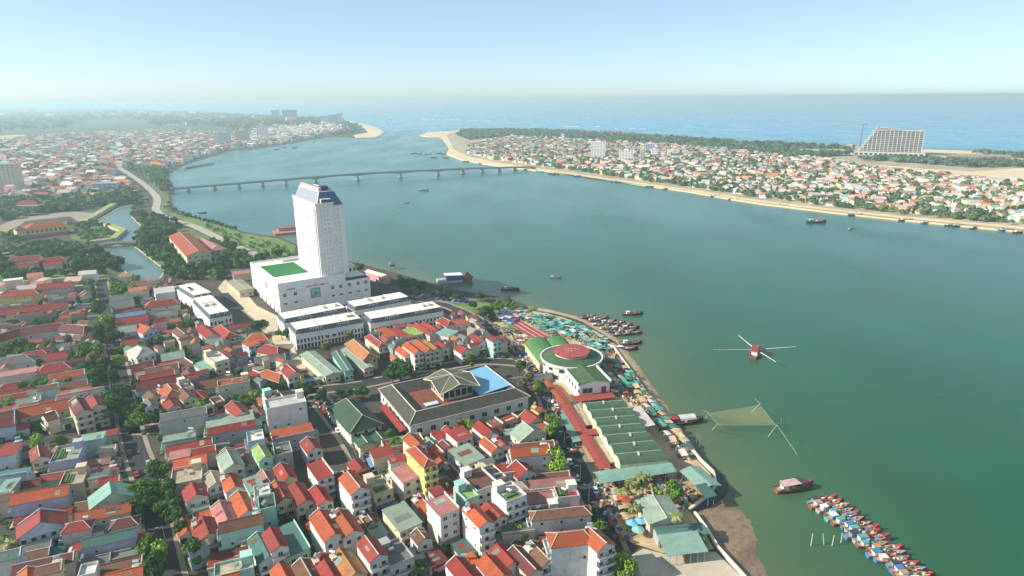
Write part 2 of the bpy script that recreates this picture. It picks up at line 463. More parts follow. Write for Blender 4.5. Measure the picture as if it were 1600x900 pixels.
sheet('market_paving', [(800, 545), (770, 505), (800, 480), (840, 487), (880, 496), (930, 517), (964, 540), (984, 572), (1003, 600), (1040, 654), (1092, 722), (1112, 742), (1116, 760), (1104, 776), (1078, 797), (1100, 830), (1116, 858), (1035, 864), (1000, 852), (960, 840), (925, 760), (905, 720), (880, 650), (846, 590)], 0.02, beach, 0.01)
sheet('riverside_lawn', [(705, 478), (735, 470), (775, 475), (800, 486), (770, 495)], 0.04, lawn, 0.02)
def slope_beach(name, inner, outer, m, z_in=-.35, z_out=-2.0, n=60, k=8):
    """strip of ground falling from the wall foot into the water, with an uneven edge"""
    def resample(line):
        P = [at(a, b, -1.2) for a, b in line]; d = [0]
        for a, b in zip(P, P[1:]): d.append(d[-1] + (b - a).length)
        out = []
        for q in range(n + 1):
            t = d[-1] * q / n; i = max(0, min(len(P) - 2, int(np.searchsorted(d, t)) - 1)); f = (t - d[i]) / max(1e-6, d[i + 1] - d[i]); out.append(P[i].lerp(P[i + 1], f))
        return [sum((out[max(0, min(n, i + w))] for w in (-2, -1, 0, 1, 2)), Vector()) / 5 for i in range(n + 1)]
    A, B = resample(inner), resample(outer); mb = MB()
    rr = random.Random(5); g = [[None] * (k + 1) for _ in range(n + 1)]
    for i in range(n + 1):
        for j in range(k + 1):
            f = j / k; p = A[i].lerp(B[i], f); z = z_in + (z_out - z_in) * f ** 1.5
            if 0 < j < k: z += .05 * math.sin(i * .9 + j * 1.7) * math.sin(i * .37 - j) + rr.uniform(-.05, .05)
            g[i][j] = (p.x, p.y, z)
    for i in range(n):
        for j in range(k): mb.quad(g[i][j], g[i][j + 1], g[i + 1][j + 1], g[i + 1][j])
    o = mb.build(name, m, smooth=True); o['kind'] = 'structure'
slope_beach('muddy_beach', [(1080, 806), (1092, 812), (1104, 831), (1121, 858), (1159, 900), (1185, 930)], [(1110, 788), (1138, 772), (1168, 788), (1184, 808), (1194, 838), (1184, 858), (1204, 884), (1212, 925)], mud)
slope_beach('market_beach', [(835, 487), (862, 491), (907, 503), (950, 529), (965, 545), (985, 576), (1003, 600), (1041, 655), (1092, 722)], [(838, 478), (868, 484), (910, 495), (950, 513), (975, 536), (996, 566), (1018, 596), (1050, 642), (1098, 718)], beach, z_in=-.1, z_out=-1.9)
sheet('spit_sand', [(540, 187.6), (566, 193), (590, 199.5), (600, 207), (587, 214.5), (556, 215.5), (552, 211), (575, 207), (570, 201), (545, 193)], 0.3, sand_m, 2.4)
sheet('spit_sand', [(655, 211.5), (667, 206.5), (700, 205), (728, 202.3), (728, 204), (702, 208), (698, 213), (704, 222), (710, 234), (730, 244), (773, 253), (836, 262.5), (838, 266), (800, 261.5), (765, 257), (720, 249), (697, 240), (702, 232), (695, 221), (688, 214.2), (672, 214)], 0.3, sand_m, 2.4)
EMB = [(836, 260.5), (890, 268), (950, 277), (1020, 286.5), (1082, 295), (1150, 306), (1200, 313), (1305, 325.5), (1400, 335.5), (1500, 345), (1600, 354), (1900, 388)]
ribbon('river_embankment', [(a, b + 3.2) for a, b in EMB], 17, 0.3, sand_m)
sheet('sandy_ground', [(1325, 262), (1380, 258), (1450, 264), (1520, 268), (1600, 262), (1700, 268), (1700, 300), (1600, 292), (1540, 283), (1470, 277), (1400, 275), (1340, 274)], 0.1, sand_m, 0.05)
sheet('beach_sand', [(1440, 233.3), (1600, 238.5), (1900, 249.5), (1900, 254), (1600, 243), (1440, 237.5)], 0.2, sand_m, 2)
sheet('sand_clearing', [(240, 190), (285, 188), (320, 190), (330, 193.5), (300, 195.5), (262, 195)], 0.3, sand_m, 0.1)
sheet('sand_clearing', [(18, 176.5), (80, 174.5), (84, 176), (30, 178)], 0.3, sand_m, 0.1)
sheet('far_field', [(0, 212), (40, 210), (42, 216), (0, 222)], 0.2, mat('dry field', '#b0a583', 0.95, 0.2, 0.02), 0.1)
# citadel moat with stone edging
moat_water = mat('moat water', '#56726a', 0.3, 0.1, 0.05, bump=0.2, bump_scale=0.6, spec=0.5)
MOAT_A = [(186, 326), (206, 321), (203, 337), (222, 356), (211, 378), (209, 384), (160, 388), (157, 385), (178, 380), (197, 363), (172, 350), (150, 346)]
MOAT_B = [(158, 389), (210, 386), (258, 423), (244, 442), (222, 448), (205, 432)]
for mo in (MOAT_A, MOAT_B):
    sheet('moat_water', mo, 0.05, moat_water, 0.04)
    P = ccw([tuple(at(a, b)[:2]) for a, b in mo]); mb = MB()
    for i in range(len(P)):
        a = Vector((*P[i], 0)); b = Vector((*P[(i + 1) % len(P)], 0)); d = (b - a)
        if d.length < 1: continue
        d.normalize(); nn = Vector((d.y, -d.x, 0)) * 1.1
        mb.slab([(a.x, a.y, .6), (a.x + nn.x, a.y + nn.y, .6), (b.x + nn.x, b.y + nn.y, .6), (b.x, b.y, .6)][::-1], .6)
    o = mb.build('moat_edging', wall_stone); o['kind'] = 'structure'
# grassed citadel ramparts
ramp = mat('rampart grass', '#8f9b5c', 0.95, 0.2, 0.1)
def rampart(line, w, h, label):
    P = [at(a, b) for a, b in line]
    t = thing('citadel_rampart', label, 'rampart', P[0])
    for i in range(len(P) - 1):
        a = P[i] - P[0]; b = P[i + 1] - P[0]; d = (b - a).normalized(); n = Vector((-d.y, d.x, 0)) * w / 2
        mb = MB(); q = [a - n, b - n, b + n, a + n]; mb.prism([(p.x, p.y) for p in q], 0, h, 0); mb.build('stone_face', wall_stone, t)
        mb = MB(); q = [a - n * .86, b - n * .86, b + n * .86, a + n * .86]; mb.prism([(p.x, p.y) for p in q], h, h + .4, 0); mb.build('grass_top', ramp, t)
rampart([(129, 351), (183, 318)], 9, 3, 'straight grass-topped citadel rampart running towards the river boulevard')
rampart([(143, 381), (176, 377), (193, 363), (166, 352)], 8, 3, 'pointed grass-topped citadel bastion beside the arched moat bridge')
rampart([(-10, 446), (75, 439), (165, 433), (200, 430)], 4, 1.5, 'low grassy citadel bank behind the yellow school block')
# arched moat bridge
a = at(156, 388); b = at(212, 384)
t = thing('moat_bridge', 'small grey stone bridge with one arch across the moat', 'bridge', a, math.atan2(b.y - a.y, b.x - a.x))
L = (b - a).length; W = 7
mb = MB(); n = 16
for s0, y in ((0, -W / 2), (1, W / 2)):
    for k in range(n):
        xa = L * k / n; xb = L * (k + 1) / n
        def arch(x): 
            q = (x - L / 2) / (L * .2); return 3.0 * math.sqrt(max(0, 1 - q * q)) if abs(q) < 1 else -1
        def top(x): return 3.6 + 1.2 * math.sin(math.pi * x / L)
        pts = [(xa, y, arch(xa)), (xb, y, arch(xb)), (xb, y, top(xb)), (xa, y, top(xa))]
        mb.quad(*(pts if s0 == 0 else pts[::-1]))
for k in range(n):
    xa = L * k / n; xb = L * (k + 1) / n
    mb.quad((xa, -W / 2, arch(xa)), (xa, W / 2, arch(xa)), (xb, W / 2, arch(xb)), (xb, -W / 2, arch(xb)))
mb.build('arch_body', mat('bridge stone', '#8b8680', .9, .2, .4), t)
mb = MB()
for k in range(n):
    xa = L * k / n; xb = L * (k + 1) / n
    mb.quad((xa, -W / 2, top(xa) - .4), (xb, -W / 2, top(xb) - .4), (xb, W / 2, top(xb) - .4), (xa, W / 2, top(xa) - .4))
mb.build('deck', CONC, t)
for s in (-1, 1):
    mb = MB()
    for k in range(n):
        xa = L * k / n; xb = L * (k + 1) / n; y = s * W / 2
        mb.slab([(xa, y - .2, top(xa) + .7), (xb, y - .2, top(xb) + .7), (xb, y + .2, top(xb) + .7), (xa, y + .2, top(xa) + .7)], 1.0)
    mb.build('parapet', CONC, t)

# seawall along the market
def wall_thing(name, line, w, h, label, m, z0=-2.4):
    P = [at(a, b) for a, b in line]; t = thing(name, label, 'seawall', P[0])
    mb = MB()
    for i in range(len(P) - 1):
        a = P[i] - P[0]; b = P[i + 1] - P[0]; d = (b - a).normalized(); n = Vector((-d.y, d.x, 0)) * w / 2; b = b + d * .15
        mb.prism([((a - n).x, (a - n).y), ((b - n).x, (b - n).y), ((b + n).x, (b + n).y), ((a + n).x, (a + n).y)][::1], z0, h)
    mb.build('wall', m, t)
    mb = MB()
    for i in range(len(P) - 1):
        a = P[i] - P[0]; b = P[i + 1] - P[0]; d = (b - a).normalized(); n = Vector((-d.y, d.x, 0)) * (w / 2 + .15)
        mb.prism([((a - n).x, (a - n).y), ((b - n).x, (b - n).y), ((b + n).x, (b + n).y), ((a + n).x, (a + n).y)], h + .004, h + .2)
    mb.build('coping', mat('pale coping', '#dcd3bf', .9, .1, .3), t)
wall_thing('seawall', [(950, 541), (958, 543), (972, 563), (992, 590), (1007, 611), (1041, 654), (1060, 679), (1094, 721), (1114, 740), (1119, 760), (1108, 776), (1077, 799)], 0.6, 1.1, 'pale concrete seawall curving round the fish market waterfront', CONC)
wall_thing('seawall', [(1085, 804), (1105, 831), (1121, 858), (1159, 900), (1190, 935)], 0.6, 1.1, 'pale concrete seawall beside the empty concrete yard', CONC)
# stone revetment outside the bend, its shadowed look put into the colour
mb = MB()
top_l = atl([(1094, 721), (1105, 731), (1114, 740), (1118, 750), (1119, 760), (1115, 770), (1108, 777), (1093, 788), (1077, 800)])
bot_l = atl([(1100, 722), (1116, 732), (1128, 742), (1136, 751), (1139, 761), (1135, 772), (1122, 783), (1100, 797), (1080, 807)], -1.3)
for i in range(len(top_l) - 1):
    mb.quad((bot_l[i].x, bot_l[i].y, -1.3), (top_l[i].x, top_l[i].y, .3), (top_l[i + 1].x, top_l[i + 1].y, .3), (bot_l[i + 1].x, bot_l[i + 1].y, -1.3))
o = mb.build('stone_revetment', mat('shade-darkened stone', '#3f4040', .8, .35, .8, bump=.6, bump_scale=1.2)); o['kind'] = 'structure'

# occupancy grid (1 m) so that fill buildings and trees keep off streets and landmarks
GX0, GX1, GY0, GY1 = -560, 240, 120, 760
OCC = np.zeros((GY1 - GY0, GX1 - GX0), dtype=np.uint8)
def mark_poly(pts, v=1, grow=0.0):
    P = np.array([(p[0], p[1]) for p in pts], float)
    c = P.mean(0)
    if grow: P = c + (P - c) * (1 + grow / (np.abs(P - c).max() + 1e-6))
    x0, y0 = np.floor(P.min(0)).astype(int); x1, y1 = np.ceil(P.max(0)).astype(int)
    x0 = max(x0, GX0); x1 = min(x1, GX1 - 1); y0 = max(y0, GY0); y1 = min(y1, GY1 - 1)
    if x1 <= x0 or y1 <= y0: return None
    X, Y = np.meshgrid(np.arange(x0, x1 + 1) + .5, np.arange(y0, y1 + 1) + .5)
    ins = np.zeros(X.shape, bool); j = len(P) - 1
    for i in range(len(P)):
        xi, yi = P[i]; xj, yj = P[j]
        cnd = ((yi > Y) != (yj > Y)) & (X < (xj - xi) * (Y - yi) / (yj - yi + 1e-12) + xi)
        ins ^= cnd; j = i
    sub = OCC[y0 - GY0:y1 + 1 - GY0, x0 - GX0:x1 + 1 - GX0]
    if v == 'test': return int((sub[ins] > 0).sum()), int(ins.sum())
    if v == 'soft': sub[ins & (sub == 0)] = 2
    else: sub[ins] = v
def occ(x, y):
    i, j = int(y) - GY0, int(math.floor(x)) - GX0
    return OCC[i, j] if 0 <= i < OCC.shape[0] and 0 <= j < OCC.shape[1] else 9
# everything that is not town land counts as taken
OCC[:] = 3
mark_poly([gp(q) for q in SHORE_L + LAND_FAR], 0)
for Q, w in STREETS:
    for i in range(len(Q) - 1):
        a, b = Q[i], Q[i + 1]; d = (b - a); d.z = 0
        if d.length < .01: continue
        d.normalize(); n = Vector((-d.y, d.x, 0)) * (w / 2 + 1.5)
        mark_poly([a - n, b - n, b + n, a + n], 3)
for mo in (MOAT_A, MOAT_B): mark_poly(atl(mo), 3, 2)

wood_floor = mat('wooded ground', '#46553a', .95, .25, .01)
sheet('forest_floor', [(-350, 171), (0, 170.5), (200, 173), (350, 179), (440, 183), (500, 186), (540, 190), (548, 199), (470, 204), (400, 208), (300, 204), (200, 206), (100, 208), (0, 212), (-350, 228)], .05, wood_floor, .03)
sheet('forest_floor', [(722, 205), (800, 204), (900, 207), (1012, 214), (1100, 221), (1200, 226), (1330, 233), (1330, 243), (1240, 248), (1180, 240), (1060, 228), (960, 221), (870, 215), (800, 212), (735, 219), (715, 212)], .05, wood_floor, .03)
park = mat('park grass', '#5a6b3d', .95, .3, .05, stain='#8d865f', stain_amt=.5)
sheet('park_lawn', [(212, 345), (240, 334), (262, 347), (300, 358), (350, 382), (400, 404), (440, 412), (360, 420), (330, 434), (285, 430), (258, 421), (212, 386)], .012, park, .006)
sheet('garden_lawn', [(0, 400), (70, 396), (160, 394), (206, 431), (165, 436), (70, 442), (0, 450)], .012, park, .006)
sheet('garden_lawn', [(0, 318), (60, 312), (130, 312), (190, 305), (228, 306), (230, 318), (160, 322), (110, 330), (60, 336), (0, 345)], .012, park, .006)

sheet('citadel_lawn', [(108, 352), (150, 347), (172, 353), (188, 364), (170, 375), (140, 379), (112, 374)], .03, park, .02)
sheet('roadside_lawn', [(226, 288), (250, 284), (262, 296), (264, 312), (262, 334), (250, 333), (254, 314), (246, 298)], .016, park, .008)
# ------------------------------------------------------------------ building helpers
def reach(P, ang, tx, z=0.0, lo=0.0, hi=400.0):
    """length along a ground direction until the point appears at picture column tx"""
    d = Vector((math.cos(ang), math.sin(ang), 0))
    f = lambda L: px((P[0] + d.x * L, P[1] + d.y * L, z))[0] - tx
    s = f(lo)
    for _ in range(50):
        mid = (lo + hi) / 2
        if (f(mid) > 0) == (s > 0): lo = mid
        else: hi = mid
    return (lo + hi) / 2
def ang_of(a, b, z=0.0):
    p = at(*a, z); q = at(*b, z); return math.atan2(q.y - p.y, q.x - p.x), (q - p).length
WIN = {}
PALEGL = mat('pale glass', '#b9c0c6', .4, .08, spec=.4)  # lighter glass for the windows of the tower's right-hand face
SOFTGL = mat('grey glass', '#474d51', .3, .1, spec=.4)
def win_mesh(w, h, kind='plain'):
    k = (round(w, 2), round(h, 2), kind)
    if k in WIN: return WIN[k]
    mb = MB(); x0, x1 = -w / 2, w / 2; t = min(.1, w * .1); d = .09; g = .03
    i0, i1, j0, j1 = x0 + t, x1 - t, t, h - t
    o = [(x0, 0), (x1, 0), (x1, h), (x0, h)]; inn = [(i0, j0), (i1, j0), (i1, j1), (i0, j1)]
    for q in range(4):
        r = (q + 1) % 4
        mb.quad((o[q][0], -d, o[q][1]), (o[r][0], -d, o[r][1]), (inn[r][0], -d, inn[r][1]), (inn[q][0], -d, inn[q][1]), 0)
        mb.quad((o[q][0], 0, o[q][1]), (o[r][0], 0, o[r][1]), (o[r][0], -d, o[r][1]), (o[q][0], -d, o[q][1]), 0)
        mb.quad((inn[q][0], -d, inn[q][1]), (inn[r][0], -d, inn[r][1]), (inn[r][0], -g, inn[r][1]), (inn[q][0], -g, inn[q][1]), 0)
    mb.quad(*[(p[0], -g, p[1]) for p in inn], 1)
    if kind == 'hood': mb.slab([(x0 - .15, -.45, h + .22), (x1 + .15, -.45, h + .22), (x1 + .15, 0, h + .28), (x0 - .15, 0, h + .28)], .1, 0)
    if kind == 'mull': mb.box(-.04, .04, -d, -g, t, h - t, 0)
    fm = DARK if kind == 'door' else FRAME
    me = mb.mesh('window', [fm, DARK if kind in ('door', 'opening') else PALEGL if kind == 'pale' else SOFTGL if kind == 'soft' else GLASS])
    WIN[k] = me
    return me
def window(parent, x, y, z, rz, w, h, kind='plain', name='window'):
    return obj(name, win_mesh(w, h, kind), parent, (x, y, z), rz)
def gable_roof(mb, L, W, z, rise, ov=.45, th=.18, m=0, caps=None):
    """ridge along x"""
    s = rise / (W / 2); y = W / 2 + ov; ze = z - ov * s; x = L / 2 + ov
    mb.slab([(-x, -y, ze), (x, -y, ze), (x, 0, z + rise), (-x, 0, z + rise)], th, m)
    mb.slab([(-x, 0, z + rise), (x, 0, z + rise), (x, y, ze), (-x, y, ze)], th, m)
    if caps is not None: caps.tube((-x, 0, z + rise + .03), (x, 0, z + rise + .03), .17, n=5)
def hip_roof(mb, L, W, z, rise, ov=.5, th=.18, m=0, k=1.0, caps=None):
    s = rise / (W / 2); x = L / 2 + ov; y = W / 2 + ov; ze = z - ov * s; r = max(0.2, L / 2 - W / 2 * k)
    a, b, c, d = (-x, -y, ze), (x, -y, ze), (x, y, ze), (-x, y, ze); p, q = (-r, 0, z + rise), (r, 0, z + rise)
    mb.slab([a, b, q, p], th, m); mb.slab([c, d, p, q], th, m); mb.slab([b, c, q], th, m); mb.slab([d, a, p], th, m)
    if caps is not None:
        for u, w in ((a, p), (d, p), (b, q), (c, q), (p, q)): caps.tube((u[0], u[1], u[2] + .03), (w[0], w[1], w[2] + .03), .15, n=5)
def poly_of(P, ang, x0, x1, y0, y1):
    c, s = math.cos(ang), math.sin(ang)
    return [(P[0] + c * x - s * y, P[1] + s * x + c * y) for x, y in ((x0, y0), (x1, y0), (x1, y1), (x0, y1))]

# ------------------------------------------------------------------ hotel tower on its shopping podium
AR = rad(34)
C0 = at(439.2, 493.5)
def solve_h(P, ty):
    lo, hi = 0, 120
    for _ in range(40):
        m_ = (lo + hi) / 2
        if px((P[0], P[1], m_))[1] > ty: lo = m_
        else: hi = m_
    return lo
PH = solve_h(C0, 446)
LR = reach(C0, AR, 578, PH - 5); LL = reach(C0, AR + math.pi / 2, 391, PH)
t = thing('hotel_tower', 'tall white hotel tower with dark blue mansard roof on a white shopping podium', 'hotel', C0, AR)
mark_poly(poly_of(C0, AR, -6, LR + 6, -4, LL + 6), 3)
XS = LR * .72                                   # the taller part of the podium ends here
mb = MB(); mb.box(0, XS, 0, LL, 0, PH); mb.build('podium_wall', WHITE, t)
mb = MB(); mb.box(XS + .01, LR, .3, LL * .72, 0, PH - 4.6); mb.build('podium_wing', WHITE, t)
mb = MB()
for (x0, x1, y0, y1, z) in ((0, XS, 0, .4, PH), (0, XS, LL - .4, LL, PH), (0, .4, .4, LL - .4, PH), (XS - .4, XS, .4, LL - .4, PH)):
    mb.box(x0, x1, y0, y1, z + .01, z + 1.1)
mb.build('parapet', WHITE, t)
mb = MB(); mb.box(XS + .4, LR - .3, .8, 7.5, PH - 4.58, PH - 4.3); mb.build('wing_roof', mat('dark roof felt', '#3f4a47', .9, .2, .3), t)
mb = MB(); mb.box(3.6, XS * .6, LL * .3, LL * .8, PH + .02, PH + .25); mb.build('roof_lawn', mat('artificial turf', '#2a6d38', .95, .2, .4, lines=.06, line_scale=.12), t)
for q, (y0, y1) in enumerate(((LL * .86, LL * .93),)):
    mb = MB(); mb.box(XS * .45, XS * .8, y0, y1, PH + .02, PH + 1.4); mb.build('roof_plant', CONC, t)
red = mat('red sign', '#c8303a', .6, .05); gold = mat('gold sign', '#e2a83a', .5, .05)
# string course and thin red lettering band on the river face of the podium
mb = MB(); mb.box(-.15, XS + .1, -.35, -.01, PH - 5.4, PH - 4.9); mb.build('string_course', WHITE, t)
for k in range(16):
    x = XS * .40 + k * .92; 
    if k % 5 == 4: continue
    mb = MB(); mb.box(x, x + .6, -.22, -.02, PH - 4.4, PH - 3.5); mb.build('sign_letter', red, t)
for k in range(6):
    x = XS * .12 + k * .95
    mb = MB(); mb.box(x, x + .6, -.22, -.02, PH - 4.3, PH - 3.6); mb.build('sign_letter', red, t)
# red and gold winged emblem on the street face
mb = MB(); y = LL * .42
mb.prism([(0, 0), (1, 0), (1, 1), (0, 1)], 0, .01)
mb = MB()
for (ya, za, yb, zb, w) in ((y + 3.6, PH - 4.0, y, PH - 9.2, 1.5), (y - 3.2, PH - 4.6, y, PH - 9.2, 1.5), (y + 1.6, PH - 4.4, y - 1.2, PH - 6.4, 1.2)):
    mb.quad((-.12, ya + w / 2, za), (-.12, ya - w / 2, za), (-.12, yb - w / 2, zb), (-.12, yb + w / 2, zb))
mb.build('wing_emblem', red, t)
mb = MB(); mb.quad((-.14, y + 1.3, PH - 9.4), (-.14, y - 1.3, PH - 9.4), (-.14, y - .3, PH - 12), (-.14, y + .3, PH - 12)); mb.build('emblem_tip', gold, t)
# podium front windows and big screen
mb = MB(); x = LR * .33; mb.box(x, x + 6.6, -.25, -.02, PH - 12.6, PH - 5.9); mb.build('screen_frame', mat('screen frame', '#5b6a6c', .7), t)
scr = mat('screen picture', '#79b0b4', .6, .3, .5, stain='#cfd6cf', stain_amt=.8)
mb = MB(); mb.quad((x + .4, -.3, PH - 12.2), (x + 6.2, -.3, PH - 12.2), (x + 6.2, -.3, PH - 6.3), (x + .4, -.3, PH - 6.3)); mb.build('advert_screen', scr, t)
mb = MB(); n = 10; c = [(x + 3.4 + 1.1 * math.cos(2 * math.pi * k / n), -.33, PH - 9.6 + 1.1 * math.sin(2 * math.pi * k / n)) for k in range(n)]
mb.v = c; mb.f = [tuple(range(n))]; mb.m = [0]; mb.build('screen_motif', red, t)
for k, fx in enumerate((.06, .17, .57, .66, .76, .86, .95)):
    yy = 0 if LR * fx < XS else .3
    z = PH - 8.9
    o = window(t, LR * fx, yy - .01, z, 0, 2.3, 2.5, 'mull')
    if k == 6: o.data = win_mesh(2.4, 2.4, 'plain').copy(); o.data.materials[1] = mat('plum poster', '#8c3a66', .7, .2, .8)
    o = window(t, LR * fx, yy - .01, PH - 14.2, 0, 2.4, 1.3, 'plain')
    if k in (5, 6): o.data = win_mesh(2.4, 1.3, 'plain').copy(); o.data.materials[1] = mat('plum poster', '#8c3a66', .7, .2, .8)
for k in range(7):
    yy = LL * (.08 + k * .135)
    window(t, -.01, yy, .2, -math.pi / 2, 2.4, 3.2, 'door', 'arcade_opening')
    if k not in (2, 3): window(t, -.01, yy, 8.5, -math.pi / 2, 1.2, 1.6)
# tower body: square plan turned with the podium, inner bay and set-back flank
TP = at(503, 434, PH)
loc = Matrix.Rotation(-AR, 3, 'Z') @ (Vector((TP.x, TP.y, 0)) - Vector((C0.x, C0.y, 0)))
tx, ty = loc.x, loc.y
wl_ = reach(TP, AR + math.pi / 2, 468, PH); wr_ = reach(TP, AR, 547, PH)
TH = solve_h((TP.x, TP.y), 321)
FLOORS = 17; fh = (TH - PH) / FLOORS
mb = MB()
flank = wr_ * .60
mb.box(tx, tx + flank, ty, ty + wl_, PH + .01, TH); mb.build('tower_wall', WHITE, t)
mb = MB(); mb.box(tx + flank + .01, tx + wr_, ty + 2.2, ty + wl_ - 1.2, PH + .01, TH - 1.2); mb.build('tower_flank', WHITE, t)
mb = MB(); mb.box(tx + flank * .30, tx + flank * .74, ty - 1.3, ty - .01, PH + .01, TH - 3); mb.build('tower_bay', WHITE, t)
mb = MB(); mb.box(tx - .8, tx - .01, ty + 1.2, ty + 4.4, PH + .01, TH - 2.5); mb.build('corner_bay', WHITE, t)
mb = MB()
mb.box(tx - .5, tx + flank + .3, ty - .5, ty + .1, TH + .01, TH + 1.2); mb.box(tx - .5, tx + .1, ty + .1, ty + wl_ + .4, TH + .01, TH + 1.2)
mb.box(tx + .1, tx + wr_ + .2, ty + wl_ - .1, ty + wl_ + .4, TH + .01, TH + 1.2); mb.box(tx + flank - .2, tx + flank + .3, ty + .1, ty + wl_ - .1, TH + .01, TH + .9)
mb.build('tower_cornice', WHITE, t)
blue = mat('blue glass roof', '#26507a', .35, .12, .3, spec=.6); slate = mat('pale slate cladding', '#878c98', .6, .06, .3)
x0, x1, y0, y1 = tx + 1.2, tx + wr_ - .8, ty + 1.0, ty + wl_ - 1.0
z0, z1 = TH - .8, TH + 8.2; i = 3.4; j = 4.6
tl = [(x0 + i, y0 + i, z1), (x1 - j, y0 + i, z1), (x1 - j, y1 - i, z1), (x0 + i, y1 - i, z1)]; bl = [(x0, y0, z0), (x1, y0, z0), (x1, y1, z0), (x0, y1, z0)]
mb = MB(); mb.quad(bl[0], bl[1], tl[1], tl[0]); mb.build('mansard_front', blue, t)
mb = MB(); mb.quad(bl[3], bl[0], tl[0], tl[3]); mb.build('mansard_side', slate, t)
mb = MB(); mb.quad(bl[1], bl[2], tl[2], tl[1]); mb.quad(bl[2], bl[3], tl[3], tl[2]); mb.quad(*tl); mb.build('mansard_back', blue, t)
mb = MB()
for a, b in ((bl[0], tl[0]), (bl[1], tl[1]), (bl[3], tl[3]), (tl[0], tl[1]), (tl[0], tl[3]), (tl[1], tl[2]), (tl[2], tl[3])): mb.tube(a, b, .35, n=6)
mb.build('mansard_rib', WHITE, t)
mb = MB(); mb.box(x0 + 2.6, x0 + 9.5, y0 - 1.1, y0 + .3, TH + 3.2, TH + 3.9); mb.box(x0 + 2.6, x0 + 3.3, y0 - 1.1, y0 + .3, TH + .01, TH + 3.19); mb.build('entrance_frame', WHITE, t)
mb = MB(); mb.box(x0 + i + 2.4, x0 + i + 7, y0 + i + 1.5, y0 + i + 7, z1 + .01, z1 + 3.4); mb.build('lift_house', mat('navy cladding', '#22405f', .5, .1), t)
mb = MB(); mb.box(x0 + i + .4, x0 + i + 2.2, y0 + i + 1.5, y1 - i - .6, z1 + .01, z1 + 2.4); mb.box(x0 + i + 7.2, x0 + i + 9.2, y0 + i + 2, y0 + i + 6, z1 + .01, z1 + 2.0); mb.build('plant_room', mat('pinkish render', '#c9a8a0', .9, .1), t)
for f in range(FLOORS):
    z = PH + fh * f + .9
    for k, fy in enumerate((.34, .47, .66, .80)):
        w = (1.9 if k in (0, 2, 3) else 1.4) + R.uniform(-.1, .1)
        window(t, tx - .01, ty + wl_ * fy, z, -math.pi / 2, w, 1.7, 'soft')
    window(t, tx - .81, ty + 2.8, z, -math.pi / 2, 1.7, 1.8, 'soft')
    if f < FLOORS - 1:
        for fx in (.42, .62): window(t, tx + flank * fx, ty - 1.31, z, 0, 1.0, 1.4, 'pale')
    window(t, tx + wr_ * .8, ty + 2.19, z, 0, .9, 1.3, 'pale')
# low wing roof pavilion with arched openings
mb = MB(); mb.box(XS + .5, LR - 2, LL * .3, LL * .68, PH - 4.58, PH + .2); mb.build('roof_pavilion', WHITE, t)
for k in range(5): window(t, XS + 3 + k * (LR - XS - 6) / 4, LL * .3 - .01, PH - 4.2, 0, 1.6, 2.8, 'opening')

